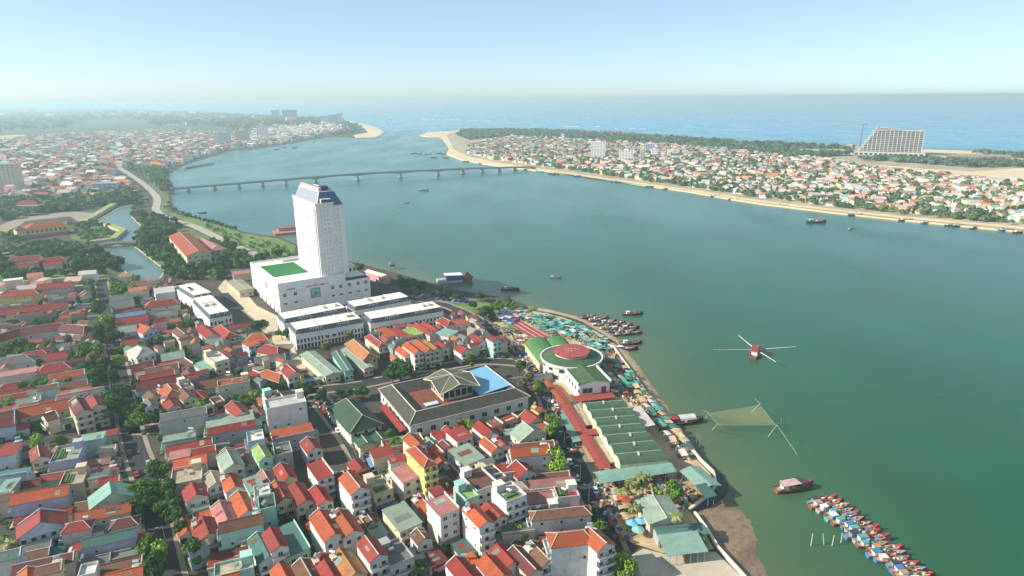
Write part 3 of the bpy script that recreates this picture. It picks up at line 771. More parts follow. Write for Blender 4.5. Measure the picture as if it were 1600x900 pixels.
# ------------------------------------------------------------------ white shophouse rows
dormer = mat('slate mansard', '#4c5361', .7, .15, .5)
def shop_row(fl, fr, z, depth, label, nw, side_left=True, stor=3):
    a = at(*fl, z); b = at(*fr, z); ang = math.atan2(b.y - a.y, b.x - a.x); L = (b - a).length
    t = thing('shophouse_row', label, 'shophouse', (a.x, a.y, 0), ang, 'white shophouse rows beside the podium')
    mark_poly(poly_of(a, ang, -2, L + 2, -3, depth + 2), 3)
    zt = z - 3.0
    mb = MB(); mb.box(0, L, 0, depth, 0, zt); mb.build('wall', WHITE, t)
    mb = MB(); mb.prism([(.1, .1), (L - .1, .1), (L - .1, depth - .1), (.1, depth - .1)], zt + .01, zt + .02)
    i = 1.5
    b0 = [(.2, .2, zt + .01), (L - .2, .2, zt + .01), (L - .2, depth - .2, zt + .01), (.2, depth - .2, zt + .01)]
    t0 = [(i, i, z), (L - i, i, z), (L - i, depth - i, z), (i, depth - i, z)]
    mb = MB()
    for q in range(4): mb.quad(b0[q], b0[(q + 1) % 4], t0[(q + 1) % 4], t0[q])
    mb.build('mansard', dormer, t)
    mb = MB(); mb.slab([(i - .4, i - .4, z + .35), (L - i + .4, i - .4, z + .35), (L - i + .4, depth - i + .4, z + .35), (i - .4, depth - i + .4, z + .35)], .34)
    n = max(2, int(L / 13))
    for k in range(1, n): x = L * k / n; mb.box(x - .2, x + .2, i, depth - i, z + .36, z + .9)
    mb.build('roof', mat('cream roof slab', '#e6dfcf', .9, .08, .2, stain='#b9ad98', stain_amt=.3), t)
    mb = MB(); mb.box(-.3, L + .3, -.4, 0, zt - .1, zt + .5); mb.box(-.3, 0, 0.01, depth, zt - .1, zt + .5); mb.box(L, L + .3, 0.01, depth, zt - .1, zt + .5); mb.build('cornice', WHITE, t)
    mb = MB(); mb.box(-.15, L + .15, -.3, -.01, 3.3, 3.7); mb.build('string_course', WHITE, t)
    st = L / nw
    for k in range(nw):
        x = st * (k + .5)
        grp = int(k / nw * 5) 
        if grp == 2 and k % 2: 
            window(t, x - st / 2, -.01, 4.2, 0, st * 1.2, 1.8, 'mull', 'balcony_window')
        elif grp != 2:
            window(t, x, -.01, 4.0, 0, st * .6, 2.4)
        window(t, x, -.01, .3, 0, st * .6, 2.7, 'door', 'shop_opening')
        mb_key = ('dorm', round(st, 2))
        if mb_key not in WIN:
            m2 = MB(); w = st * .62
            m2.box(-w / 2, w / 2, 0, 1.5, 0, 2.1, 0); m2.quad((-w / 2 + .2, -.02, .2), (w / 2 - .2, -.02, .2), (w / 2 - .2, -.02, 1.8), (-w / 2 + .2, -.02, 1.8), 1)
            WIN[mb_key] = m2.mesh('dormer_window', [WHITE, GLASS])
        if grp in (1, 3): obj('dormer_window', WIN[mb_key], t, (x, .55, zt + .45))
        else: window(t, x, .62, zt + .7, 0, st * .6, 1.5, 'plain', 'roof_window')
    for k in range(3):
        y = depth * (.2 + .3 * k)
        window(t, -.01, y, 4.2, -math.pi / 2, 1.4, 1.9); window(t, -.01, y, .3, -math.pi / 2, 1.6, 2.5, 'door', 'shop_opening')
    for k in range(2):
        x = L * R.uniform(.1, .9); mb = MB(); mb.box(x, x + 2, depth * .4, depth * .6, z + .36, z + 1.6); mb.build('roof_hatch', CONC, t)
    return t
shop_row((443, 500), (543, 481), 12, 15, 'white shophouse row directly in front of the podium screen', 18)
shop_row((461, 517), (567, 498), 12, 16, 'nearest white shophouse row, beside the tree by the green sheds', 20)
shop_row((553, 480.5), (641, 464), 12, 15, 'white shophouse row right of the podium, nearest the car park', 16)
shop_row((578, 500), (692, 480.5), 12, 16, 'white shophouse row behind the little orange-roofed houses', 20)
def shop_row_side(fl, fr, z, depth, label, nw): return shop_row(fl, fr, z, depth, label, nw)
shop_row((302, 463), (333, 457), 11, 36, 'farther half of the white shophouse row left of the podium', 6)
shop_row((326, 493), (361, 486.5), 11, 47, 'nearer half of the white shophouse row left of the podium', 6)
sheet('asphalt_lot', [(340, 459), (356, 457), (383, 483), (364, 487)], 0.05, asph, .03)

# ------------------------------------------------------------------ courtyard market with dark tiled ring of roofs
slate_roof = mat('dark weathered tile', '#46453f', .85, .2, .3, stain='#6d6a55', stain_amt=.5, lines=.1, line_scale=1.6)
olive_roof = mat('mossy green tile', '#5a5e4a', .85, .2, .35, stain='#4e5344', stain_amt=.5, lines=.12, line_scale=1.4)
EH = 6.5
a = at(639, 666, EH); b = at(829, 619, EH); c = at(573, 611, EH)
AC = math.atan2(b.y - a.y, b.x - a.x); LX = (b - a).length; LY = (c - a).length * .98
t = thing('courtyard_market', 'large courtyard market building with dark tiled roofs and a raised central pavilion', 'market hall', (a.x, a.y, 0), AC)
mark_poly(poly_of(a, AC, -4, LX + 3, -4, LY + 4), 3)
def world_of(t, x, y, z):
    c, s = math.cos(t.rotation_euler[2]), math.sin(t.rotation_euler[2]); return Vector((t.location.x + c * x - s * y, t.location.y + s * x + c * y, z))
RW = 10.5; rise = 3.2
mb = MB(); mb.box(.8, LX - .8, .8, RW - 1, 0, EH - .3); mb.box(.8, LX - .8, LY - RW + 1, LY - .8, 0, EH - .3)
mb.box(.8, RW - 1, RW - .99, LY - RW + .99, 0, EH - .3); mb.box(LX - RW + 1, LX - .8, RW - .99, LY - RW + .99, 0, EH - .3); mb.build('wall', wall_mat('w'), t)
h = RW / 2
O = [(0, 0), (LX, 0), (LX, LY), (0, LY)]; Mi = [(h, h), (LX - h, h), (LX - h, LY - h), (h, LY - h)]; I = [(RW, RW), (LX - RW, RW), (LX - RW, LY - RW), (RW, LY - RW)]
for q in range(4):
    r = (q + 1) % 4
    mb = MB(); mb.slab([(*O[q], EH), (*O[r], EH), (*Mi[r], EH + rise), (*Mi[q], EH + rise)], .25); mb.build('outer_roof_slope', slate_roof, t)
    mb = MB(); mb.slab([(*Mi[q], EH + rise), (*Mi[r], EH + rise), (*I[r], EH), (*I[q], EH)], .25); mb.build('inner_roof_slope', slate_roof if q != 3 else olive_roof, t)
    mb = MB(); mb.tube((*Mi[q], EH + rise), (*Mi[r], EH + rise), .3); mb.tube((*O[q], EH), (*Mi[q], EH + rise), .25); mb.build('ridge_cap', CONC, t)
    mb = MB(); mb.tube((*O[q], EH - .1), (*O[r], EH - .1), .22, n=4); mb.build('gutter', CONC, t)
brown = mat('rusty brown sheeting', '#7c4a3a', .8, .2, .3, stain='#5a3a30', stain_amt=.5, lines=.12)
mb = MB(); mb.slab([(RW, RW, EH - .6), (LX - RW, RW, EH - .6), (LX - RW, LY - RW, EH - .2), (RW, LY - RW, EH - .2)], .2); mb.build('court_roof', brown, t)
bluem = mat('sky blue sheeting', '#6fa3c2', .6, .08, .2, lines=.06)
mb = MB(); mb.slab([(LX * .64, RW - 1, EH + 1.6), (LX - RW + 5.5, RW - 1, EH + 3.2), (LX - RW + 5.5, LY - RW + 4, EH + 3.2), (LX * .64, LY - RW + 4, EH + 1.6)], .2); mb.build('blue_roof', bluem, t)
mb = MB(); mb.slab([(LX * .22, RW + 3.5, EH + .1), (LX * .33, RW + 3.5, EH + .1), (LX * .33, RW + 6.5, EH + .2), (LX * .22, RW + 6.5, EH + .2)], .12); mb.build('skylight', mat('pale skylight', '#b9d3d6', .4, .05), t)
# central raised pavilion: crossing gables over a hip
pcx, pcy = LX * .5, LY * .54; pw, pd = LX * .30, LY * .42
mb = MB(); mb.box(pcx - pw / 2 + 1.5, pcx + pw / 2 - 1.5, pcy - pd / 2 + 1.5, pcy + pd / 2 - 1.5, EH - .5, EH + 4.6); mb.build('pavilion_wall', wall_mat('c'), t)
zb = EH + 4.4; zt = EH + 8.8
mb = MB(); e = 1.2
B4 = [(pcx - pw / 2 - e, pcy - pd / 2 - e), (pcx + pw / 2 + e, pcy - pd / 2 - e), (pcx + pw / 2 + e, pcy + pd / 2 + e), (pcx - pw / 2 - e, pcy + pd / 2 + e)]
apx = (pcx, pcy, zt)
mids = [(pcx, pcy - pd / 2 - e), (pcx + pw / 2 + e, pcy), (pcx, pcy + pd / 2 + e), (pcx - pw / 2 - e, pcy)]
for q in range(4):
    c1 = (*B4[q], zb); mA = (*mids[q], zb + 3.2); mP = (*mids[(q - 1) % 4], zb + 3.2)
    mb.slab([c1, mA, apx], .22); mb.slab([mP, c1, apx], .22)
mb.build('pavilion_roof', olive_roof, t)
mb = MB()
for q in range(4): mb.tube((*mids[q], zb + 3.2), apx, .22)
for q in range(4): mb.tube((*B4[q], zb), apx, .2)
mb.build('pavilion_ridge', CONC, t)
mb = MB()
for q in range(4):
    for w in (q, (q + 1) % 4): mb.tube((*mids[q], zb + 3.2), (*B4[w], zb), .3, n=5)
mb.build('bargeboard', wall_mat('c'), t)
for k in range(5):
    window(t, pcx - pw / 2 + 3 + k * (pw - 6) / 4, pcy - pd / 2 + 1.49, EH + .6, 0, 2.6, 3.6, 'opening', 'pavilion_opening')
    window(t, pcx - pw / 2 + 1.49, pcy - pd / 2 + 3 + k * (pd - 6) / 4, EH + .6, -math.pi / 2, 2.2, 3.6, 'opening', 'pavilion_opening')
for k in range(9): window(t, 5 + k * (LX - 10) / 8, .79, 1.6, 0, 2.6, 2.4, 'mull')
for k in range(7): window(t, .79, 5 + k * (LY - 10) / 6, 1.6, -math.pi / 2, 2.2, 2.4, 'mull')
# red awning along the street side
mb = MB(); mb.slab([(-3.2, 3, 3.1), (-.3, 3, 3.9), (-.3, LY * .72, 3.9), (-3.2, LY * .72, 3.1)], .1); mb.build('red_awning', roof_mat('r'), t)

# green hipped hall next to it and two small green roofs
def hall(name, r0, r1, e, st, roof, wallk, label, cat, hip=True, rise_k=.3, windows=True, k=.8, group=None):
    ez = st
    W = 12.0
    for _ in range(4):
        rz_ = ez + W * rise_k
        A = at(*r0, rz_); B = at(*r1, rz_); E = at(*e, ez); d = (B - A); d.z = 0; d.normalize()
        v = E - A; W = 2 * abs(v.x * d.y - v.y * d.x)
    L = (B - A).length; 
    if hip: L += W * k
    c_ = (A + B) / 2; ang = math.atan2(d.y, d.x)
    t = thing(name, label, cat, (c_.x, c_.y, 0), ang, group)
    mark_poly(poly_of(c_, ang, -L / 2 - 1, L / 2 + 1, -W / 2 - 1, W / 2 + 1), 3)
    mb = MB()
    if hip: mb.box(-L / 2 + .4, L / 2 - .4, -W / 2 + .4, W / 2 - .4, 0, ez)
    else:
        x, y = L / 2 - .3, W / 2 - .3
        for s in (-1, 1):
            pts = [(s * x, -y, 0), (s * x, y, 0), (s * x, y, ez), (s * x, 0, ez + W * rise_k - .25), (s * x, -y, ez)]
            i = len(mb.v); mb.v += pts; mb.f.append(tuple(range(i, i + 5)) if s > 0 else tuple(range(i + 4, i - 1, -1))); mb.m.append(0)
            mb.quad(*([(x, s * y, 0), (-x, s * y, 0), (-x, s * y, ez), (x, s * y, ez)][::s]))
    mb.build('wall', wall_mat(wallk), t)
    mb = MB(); cp = MB(); (hip_roof(mb, L, W, ez, W * rise_k, .6, .2, 0, k, cp) if hip else gable_roof(mb, L, W, ez, W * rise_k, .5, caps=cp)); ro = mb.build('roof', roof_mat(roof) if isinstance(roof, str) else roof, t); cp.build('ridge_cap', CONC, ro)
    if windows:
        n = max(2, int(L / 4))
        for k_ in range(n):
            for s in (-1, 1): window(t, -L / 2 + L * (k_ + .5) / n, s * (W / 2 - .39), 1.2 + (ez - 4 if ez > 6 else 0), 0 if s < 0 else math.pi, 1.5, 1.6)
        n = max(2, int(W / 4))
        for k_ in range(n):
            for s in (-1, 1): window(t, s * (L / 2 - .29 - (.1 if hip else 0)), -W / 2 + W * (k_ + .5) / n, 1.2 + (ez - 4 if ez > 6 else 0), s * math.pi / 2, 1.5, 1.6)
    return t
hall('green_hall', (541, 622), (566, 648), (523, 648), 7, 'd', 'w', 'white hall with dark green hipped roof left of the courtyard market', 'hall', k=.55)
hall('green_shed', (561, 675), (574, 691), (553, 687), 4, 'd', 'c', 'small dark green shed roof, left of the pair below the green hall', 'shed', hip=False, rise_k=.15, windows=False)
hall('green_shed', (585, 671), (597, 685), (577, 681), 4, 'd', 'c', 'small dark green shed roof, right of the pair below the green hall', 'shed', hip=False, rise_k=.15, windows=False)
# pale green metal sheds of the small market
hall('metal_shed', (480, 549), (520, 582), (468, 553), 5, 'p', 'c', 'pale green metal shed, leftmost of three beside the shophouses', 'shed', hip=False, rise_k=.1)
hall('metal_shed', (525, 548), (545, 578), (518, 550), 6, 't', 'm', 'teal metal shed, middle one of three beside the shophouses', 'shed', hip=False, rise_k=.1)
hall('metal_shed', (540, 543), (576, 573), (533, 546), 5, 'p', 'c', 'pale green metal shed right of the teal one', 'shed', hip=False, rise_k=.1)
hall('tiled_hall', (552, 530), (577, 552), (544, 541), 7, 'y', 'c', 'cream hall with brown hipped roof between green sheds and orange houses', 'hall', k=.4)

# ------------------------------------------------------------------ rotunda market hall
moss = mat('green sheet roof', '#3f5a3b', .8, .18, .25, stain='#6b7450', stain_amt=.4)
vault_m = mat('bright green vault', '#4a7642', .7, .12, .3, lines=.06)
RZ = 9.0
ctr = at(893, 557, RZ); RR = 15.6
AW, _ = ang_of((882, 570), (906, 598), RZ)          # axis of the wing, towards the camera
t = thing('rotunda_market', 'round market hall with green ring roof, red disc top and rectangular wing', 'market hall', (ctr.x, ctr.y, 0), AW)
mark_poly([(ctr.x + 18 * math.cos(k), ctr.y + 18 * math.sin(k)) for k in np.linspace(0, 6.2, 14)], 3)
N = 40
def ring(r, z): return [(r * math.cos(2 * math.pi * k / N), r * math.sin(2 * math.pi * k / N), z) for k in range(N)]
def band(mb, A, B, m=0):
    for k in range(len(A)): j = (k + 1) % len(A); mb.quad(A[k], A[j], B[j], B[k], m)
mb = MB(); band(mb, ring(RR - .6, 0), ring(RR - .6, RZ - .4)); mb.build('drum_wall', wall_mat('w'), t)
mb = MB(); band(mb, ring(RR + .5, RZ), ring(9.4, RZ + 2.0)); mb.build('ring_roof', moss, t)
mb = MB(); band(mb, ring(RR + .5, RZ - .9), ring(RR + .9, RZ + .5)); band(mb, ring(RR + .9, RZ + .5), ring(RR + .3, RZ + .5)); band(mb, ring(RR + .3, RZ + .5), ring(RR + .3, RZ)); mb.build('parapet', WHITE, t)
mb = MB(); band(mb, ring(9.0, RZ + 1.9), ring(9.0, RZ + 3.0)); mb.build('clerestory', wall_mat('w'), t)
mb = MB(); band(mb, ring(9.6, RZ + 2.9), ring(9.6, RZ + 3.4)); A = ring(9.6, RZ + 3.4); B = [(0, 0, RZ + 4.0)] * N
for k in range(N): mb.tri(A[k], A[(k + 1) % N], (0, 0, RZ + 4.0))
mb.build('disc_roof', mat('faded red sheet', '#93463f', .8, .12, .3, stain='#d9a59b', stain_amt=.35), t)
for k in range(14): a_ = 2 * math.pi * k / 14; window(t, (RR - .6) * math.cos(a_), (RR - .6) * math.sin(a_), 1.2, a_ + math.pi / 2, 3.2, 2.6, 'opening')
for k in range(14): a_ = 2 * math.pi * (k + .5) / 14; window(t, (RR - .6) * math.cos(a_), (RR - .6) * math.sin(a_), 5.4, a_ + math.pi / 2, 3.0, 1.8)
wing_front = at(907, 598, RZ); WLn = (Vector((wing_front.x, wing_front.y, 0)) - Vector((ctr.x, ctr.y, 0))).length; WW = 15.5
mark_poly(poly_of(ctr, AW, 0, WLn + 2, -WW / 2 - 1, WW / 2 + 1), 3)
mb = MB(); x, y = WLn, WW / 2; xs = RR - 4
mb.box(xs, x, -y, y, 0, RZ - .8); mb.build('wing_wall', WHITE, t)
mb = MB(); mb.tri((x + .01, -y, RZ - .8), (x + .01, y, RZ - .8), (x + .01, 0, RZ + .9)); mb.build('wing_gable', WHITE, t)
mb = MB(); mb.slab([(xs, -y - .3, RZ - .7), (x + .4, -y - .3, RZ - .7), (x + .4, 0, RZ + 1.1), (xs, 0, RZ + 1.1)], .2); mb.slab([(xs, 0, RZ + 1.1), (x + .4, 0, RZ + 1.1), (x + .4, y + .3, RZ - .7), (xs, y + .3, RZ - .7)], .2); mb.build('wing_roof', moss, t)
mb = MB(); mb.box(xs + 3, x + .5, -y - .9, -y - .31, RZ - 1.2, RZ + .1); mb.box(xs + 3, x + .5, y + .31, y + .9, RZ - 1.2, RZ + .1); mb.build('wing_parapet', WHITE, t)
window(t, x + .02, -y * .45, 3.4, math.pi / 2, 5.2, 2.8, 'mull', 'front_window'); window(t, x + .02, y * .62, 3.8, math.pi / 2, 2.4, 2.4, 'mull', 'front_window')
mb = MB(); mb.box(x + .02, x + .2, y * .46, y * .78, 2.2, 6); mb.build('red_shutter', roof_mat('r'), t)
for k in range(5): window(t, xs + 4 + k * (x - xs - 5) / 4, -y - .01, 3.6, 0, 2, 2.4); window(t, xs + 4 + k * (x - xs - 5) / 4, y + .01, 3.6, math.pi, 2, 2.4)
mb = MB(); mb.slab([(x + .1, -y - 4, 3.0), (x + 6, -y - 4, 2.6), (x + 6, y + 1, 2.6), (x + .1, y + 1, 3.0)], .15); mb.build('red_porch_roof', mat('red sheet roof', '#93453b', .75, .12, .3, stain='#8f443b', stain_amt=.4, lines=.06), t)
marks = mat('faded lettering', '#c9a89c', .8, .1)
for k, (mx_, my_, mr) in enumerate(((-2.6, .6, .2), (-1.2, 1.0, -.3), (.2, .8, .1), (1.6, 1.1, -.2), (2.9, .5, .3), (-1.8, -1.4, .1), (-.3, -1.6, -.2), (1.3, -1.4, .2))):
    mb = MB(); c8, s8 = math.cos(mr - AW), math.sin(mr - AW)
    X_, Y_ = mx_ * 1.2 * math.cos(-AW) - my_ * 1.2 * math.sin(-AW), mx_ * 1.2 * math.sin(-AW) + my_ * 1.2 * math.cos(-AW)
    q = [(X_ + c8 * a8 - s8 * b8, Y_ + s8 * a8 + c8 * b8, RZ + 4.03 - .6 * math.hypot(X_, Y_) / 9.6 + .06) for a8, b8 in ((-.5, -.35), (.5, -.35), (.35, .45), (-.35, .45))]
    mb.quad(*q); mb.build('faded_mark', marks, t)
# two barrel vaults behind
for vi, (p0, p1, w_) in enumerate((((838, 527), (862, 556), 13.5), ((868, 525), (886, 548), 13))):
    A = at(*p0, 8.5); B = at(*p1, 8.5); an = math.atan2(B.y - A.y, B.x - A.x); Lv = (B - A).length
    v = thing('barrel_vault_hall', ['bright green barrel vault roof behind the rotunda, left of the two', 'bright green barrel vault roof behind the rotunda, right of the two'][vi], 'market hall', (A.x, A.y, 0), an)
    mark_poly(poly_of(A, an, 0, Lv, -w_ / 2, w_ / 2), 3)
    arc = [(w_ / 2 * -math.cos(math.pi * q / 12), 5.0 + 3.6 * math.sin(math.pi * q / 12)) for q in range(13)]
    nseg = 6
    for s in range(nseg):
        mb = MB()
        for q in range(12):
            mb.slab([(Lv * s / nseg, arc[q][0], arc[q][1]), (Lv * (s + 1) / nseg - .06, arc[q][0], arc[q][1]), (Lv * (s + 1) / nseg - .06, arc[q + 1][0], arc[q + 1][1]), (Lv * s / nseg, arc[q + 1][0], arc[q + 1][1])], .12)
        mb.build('roof_panel', vault_m, v)
    mb = MB()
    for x in (.1, Lv - .1):
        i = len(mb.v); mb.v += [(x, p[0], p[1]) for p in arc]; mb.f.append(tuple(range(i, i + 13))); mb.m.append(0)
    mb.box(.1, Lv - .1, -w_ / 2 + .1, w_ / 2 - .1, 0, 5); mb.build('wall', wall_mat('c'), v)
hall('link_gallery', (788, 590), (868, 579), (826, 588), 4.5, 'g', 'w', 'long low gallery linking courtyard market and rotunda', 'gallery', hip=False, rise_k=.2)
# long red and white striped awnings
for k, (a_, b_) in enumerate((((803, 507), (840, 529)), ((809, 504), (847, 527)), ((815, 502), (856, 526)))):
    A = at(*a_, 4); B = at(*b_, 4); an = math.atan2(B.y - A.y, B.x - A.x); Lv = (B - A).length
    v = thing('striped_awning', '%s of the three long red and white awnings behind the vaults' % ['leftmost', 'middle', 'rightmost'][k], 'awning', (A.x, A.y, 0), an, 'striped awnings')
    mark_poly(poly_of(A, an, 0, Lv, -1.6, 1.6), 3)
    mb = MB(); mb.slab([(0, -1.6, 3.6), (Lv, -1.6, 3.6), (Lv, 0, 4.2), (0, 0, 4.2)], .08); mb.build('red_slope', roof_mat('r'), v)
    mb = MB(); mb.slab([(0, 0, 4.2), (Lv, 0, 4.2), (Lv, 1.6, 3.6), (0, 1.6, 3.6)], .08); mb.build('white_slope', WHITE, v)
    for q in range(5):
        for s in (-1.4, 1.4): mb = MB(); mb.tube((Lv * (q + .5) / 5, s, 0), (Lv * (q + .5) / 5, s, 3.6), .08); mb.build('post', STEEL, v)

# ------------------------------------------------------------------ saw-roofed hall with red covered walkway
SZ = 6.0
tl, tr, br, bl_ = at(911, 630, SZ), at(973, 626, SZ), at(1044, 719, SZ), at(969, 726, SZ)
t = thing('ribbed_market_hall', 'long market hall with seven dark green ribbed roof bays by the seawall', 'market hall', (bl_.x, bl_.y, 0))
mark_poly([tl, tr, br, bl_], 3, 3)
green_bay = mat('dark green bay sheeting', '#415c46', .75, .12, .3, stain='#70805f', stain_amt=.3, lines=.08)
o0 = Vector((bl_.x, bl_.y, 0))
for k in range(7):
    f0, f1 = k / 7, (k + 1) / 7
    mb = MB()
    seg = 6
    for q in range(seg):
        g0 = f0 + (f1 - f0) * q / seg; g1 = f0 + (f1 - f0) * (q + 1) / seg
        def zz(u): return SZ + 1.5 * math.sin(math.pi * (u ** .8)) 
        z0_, z1_ = zz(q / seg), zz((q + 1) / seg)
        A0 = bl_.lerp(tl, g0) - o0; A1 = bl_.lerp(tl, g1) - o0; B0 = br.lerp(tr, g0) - o0; B1 = br.lerp(tr, g1) - o0
        mb.slab([(A0.x, A0.y, z0_), (B0.x, B0.y, z0_), (B1.x, B1.y, z1_), (A1.x, A1.y, z1_)], .15)
    mb.build('roof_bay', green_bay, t)
    A = bl_.lerp(tl, f1) - o0; B = br.lerp(tr, f1) - o0
    mb = MB(); mb.tube((A.x, A.y, SZ + .1), (B.x, B.y, SZ + .1), .22); mb.build('valley_gutter', mat('pale gutter', '#93a08c', .8), t)
    mid = (bl_.lerp(tl, (f0 + f1) / 2)).lerp(br.lerp(tr, (f0 + f1) / 2), .45 + .05 * (k % 3)) - o0
    mb = MB(); mb.box(mid.x - .35, mid.x + .35, mid.y - 1.4, mid.y + 1.4, SZ + 1.45, SZ + 1.9); mb.build('roof_vent', CONC, t)
    for e0, e1 in ((bl_, tl), (br, tr)):
        mb = MB()
        P0 = e0.lerp(e1, f0) - o0; P1 = e0.lerp(e1, f1) - o0; n_ = 6
        for q in range(n_):
            a_ = P0.lerp(P1, q / n_); b_ = P0.lerp(P1, (q + 1) / n_)
            mb.quad((a_.x, a_.y, 0), (b_.x, b_.y, 0), (b_.x, b_.y, zz((q + 1) / n_) - .1), (a_.x, a_.y, zz(q / n_) - .1))
        mb.build('scalloped_wall', wall_mat('c'), t)
mb = MB()
for e0, e1 in ((bl_, br), (tl, tr)):
    a_ = e0 - o0; b_ = e1 - o0; mb.quad((a_.x, a_.y, 0), (b_.x, b_.y, 0), (b_.x, b_.y, SZ), (a_.x, a_.y, SZ))
mb.build('end_wall', wall_mat('c'), t)
for k in range(7):
    e = bl_.lerp(tl, (k + .5) / 7) - o0; window(t, e.x, e.y, .5, -math.pi / 2 - .1, 4, 3, 'opening')
    e = br.lerp(tr, (k + .5) / 7) - o0; window(t, e.x, e.y, .5, math.pi / 2 - .1, 4, 3, 'opening')
def strip_roof(name, a_, b_, w_, z, m, label, cat, posts=6, slope=.25, gable=True, wall=None, group=None):
    A = at(*a_, z); B = at(*b_, z); an = math.atan2(B.y - A.y, B.x - A.x); L = (B - A).length
    v = thing(name, label, cat, (A.x, A.y, 0), an, group)
    mark_poly(poly_of(A, an, 0, L, -w_ / 2, w_ / 2), 3)
    r = w_ / 2 * slope
    if gable:
        mb = MB(); mb.slab([(0, -w_ / 2, z - r), (L, -w_ / 2, z - r), (L, 0, z), (0, 0, z)], .1); mb.build('roof_slope', m, v)
        mb = MB(); mb.slab([(0, 0, z), (L, 0, z), (L, w_ / 2, z - r), (0, w_ / 2, z - r)], .1); mb.build('roof_slope', m, v)
    else:
        mb = MB(); mb.slab([(0, -w_ / 2, z - r), (L, -w_ / 2, z - r), (L, w_ / 2, z + r), (0, w_ / 2, z + r)], .1); mb.build('roof_sheet', m, v)
    for k in range(posts):
        x = L * (k + .5) / posts
        for s in (-1, 1): 
            mb = MB(); mb.tube((x, s * (w_ / 2 - .2), 0), (x, s * (w_ / 2 - .2), z - r - .1 if (gable or s < 0) else z + r - .12), .1); mb.build('post', STEEL, v)
    if wall: mb = MB(); mb.box(.3, L - .3, -w_ / 2 + .4, w_ / 2 - .4, 0, z - r - .12); mb.build('wall', wall, v)
    return v
redsheet = mat('red sheet roof')
strip_roof('covered_walkway', (868, 606), (946, 731), 5.2, 4.2, redsheet, 'long red-roofed covered walkway beside the ribbed market hall', 'walkway', 10, .12)
strip_roof('covered_walkway', (914, 675), (937, 672), 5, 4.5, redsheet, 'short red-roofed link between the walkway and the ribbed market hall', 'walkway', 2, .12)
strip_roof('covered_walkway', (852, 592), (883, 630), 3.4, 4.4, roof_mat('o'), 'orange and red lean-to roof beside the rotunda wing', 'walkway', 4, .2)
strip_roof('seaside_awning', (989, 636), (1012, 666), 7, 5, roof_mat('w'), 'pale grey sheet awning on the seawall side of the ribbed hall', 'awning', 4, .1, False)
for k, (a_, b_) in enumerate((((899, 632), (911, 664)), ((905, 630), (921, 664)), ((925, 682), (949, 724)), ((934, 680), (960, 722)))):
    strip_roof('fish_stall_shed', a_, b_, 3.4, 3.4, roof_mat('c'), 'low stained cream stall roof beside the red walkway, %s of four' % ['far left', 'far right', 'near left', 'near right'][k], 'shed', 4, .15)
strip_roof('mint_shed', (932, 742), (1050, 724), 8, 5.4, roof_mat('n'), 'long mint green shed closing the near end of the ribbed hall', 'shed', 10, .3)
strip_roof('mint_shed', (1078, 728), (1112, 758), 9, 4.8, roof_mat('n'), 'mint green shed on the seawall bend above the palms', 'shed', 4, .25)
strip_roof('mint_shed', (1094, 768), (1112, 764), 7, 4.2, roof_mat('t'), 'small teal shed at the tip of the seawall bend', 'shed', 2, .15, False)
hall('sage_warehouse', (1020, 773), (1042, 808), (1006, 803), 5, 'p', 'c', 'pale sage green gabled warehouse beside the palms', 'warehouse', hip=False, rise_k=.14)
strip_roof('teal_shed', (1024, 829), (1102, 822), 6, 4.6, roof_mat('t'), 'long dark teal shed between sage warehouse and mint canopy', 'shed', 6, .25, True, wall_mat('g'))
strip_roof('mint_canopy', (1034, 852), (1098, 845), 9, 4.4, roof_mat('n'), 'mint green sheet canopy at the edge of the concrete yard', 'canopy', 6, .12, False)
strip_roof('mint_canopy', (881, 646), (902, 690), 3.5, 3.6, roof_mat('n'), 'narrow mint awning left of the red covered walkway', 'canopy', 5, .12, False)
strip_roof('street_canopy', (470, 596), (545, 581), 3, 3.4, roof_mat('n'), 'mint awning strip along the front of the green market sheds', 'canopy', 8, .12, False)
# white gabled riverside hall and pink arcade by the podium
hall('riverside_hall', (575, 422), (606, 431), (570, 424), 6, 'w', 'p', 'long white-roofed riverside hall right of the hotel tower', 'hall', hip=False, rise_k=.2)
hall('pink_arcade', (362, 422), (432, 414.5), (384, 427), 6, 'k', 'c', 'long pink-roofed arcade building behind the roof lawn podium', 'arcade', hip=False, rise_k=.12)
hall('podium_annex', (366, 437), (385, 452), (360, 444), 5, 'c', 'c', 'low cream annex between the podium and the pink arcade', 'annex', hip=False, rise_k=.05)
hall('theatre_hall', (280, 362), (310, 392), (268, 374), 12, 'o', 'c', 'cream theatre with broad terracotta roof among park trees', 'theatre', hip=False, rise_k=.16)
hall('theatre_wing', (316, 372), (338, 384), (322, 388), 7, 'k', 'g', 'grey theatre wing with pale red roof behind the park trees', 'theatre', hip=True, rise_k=.2)
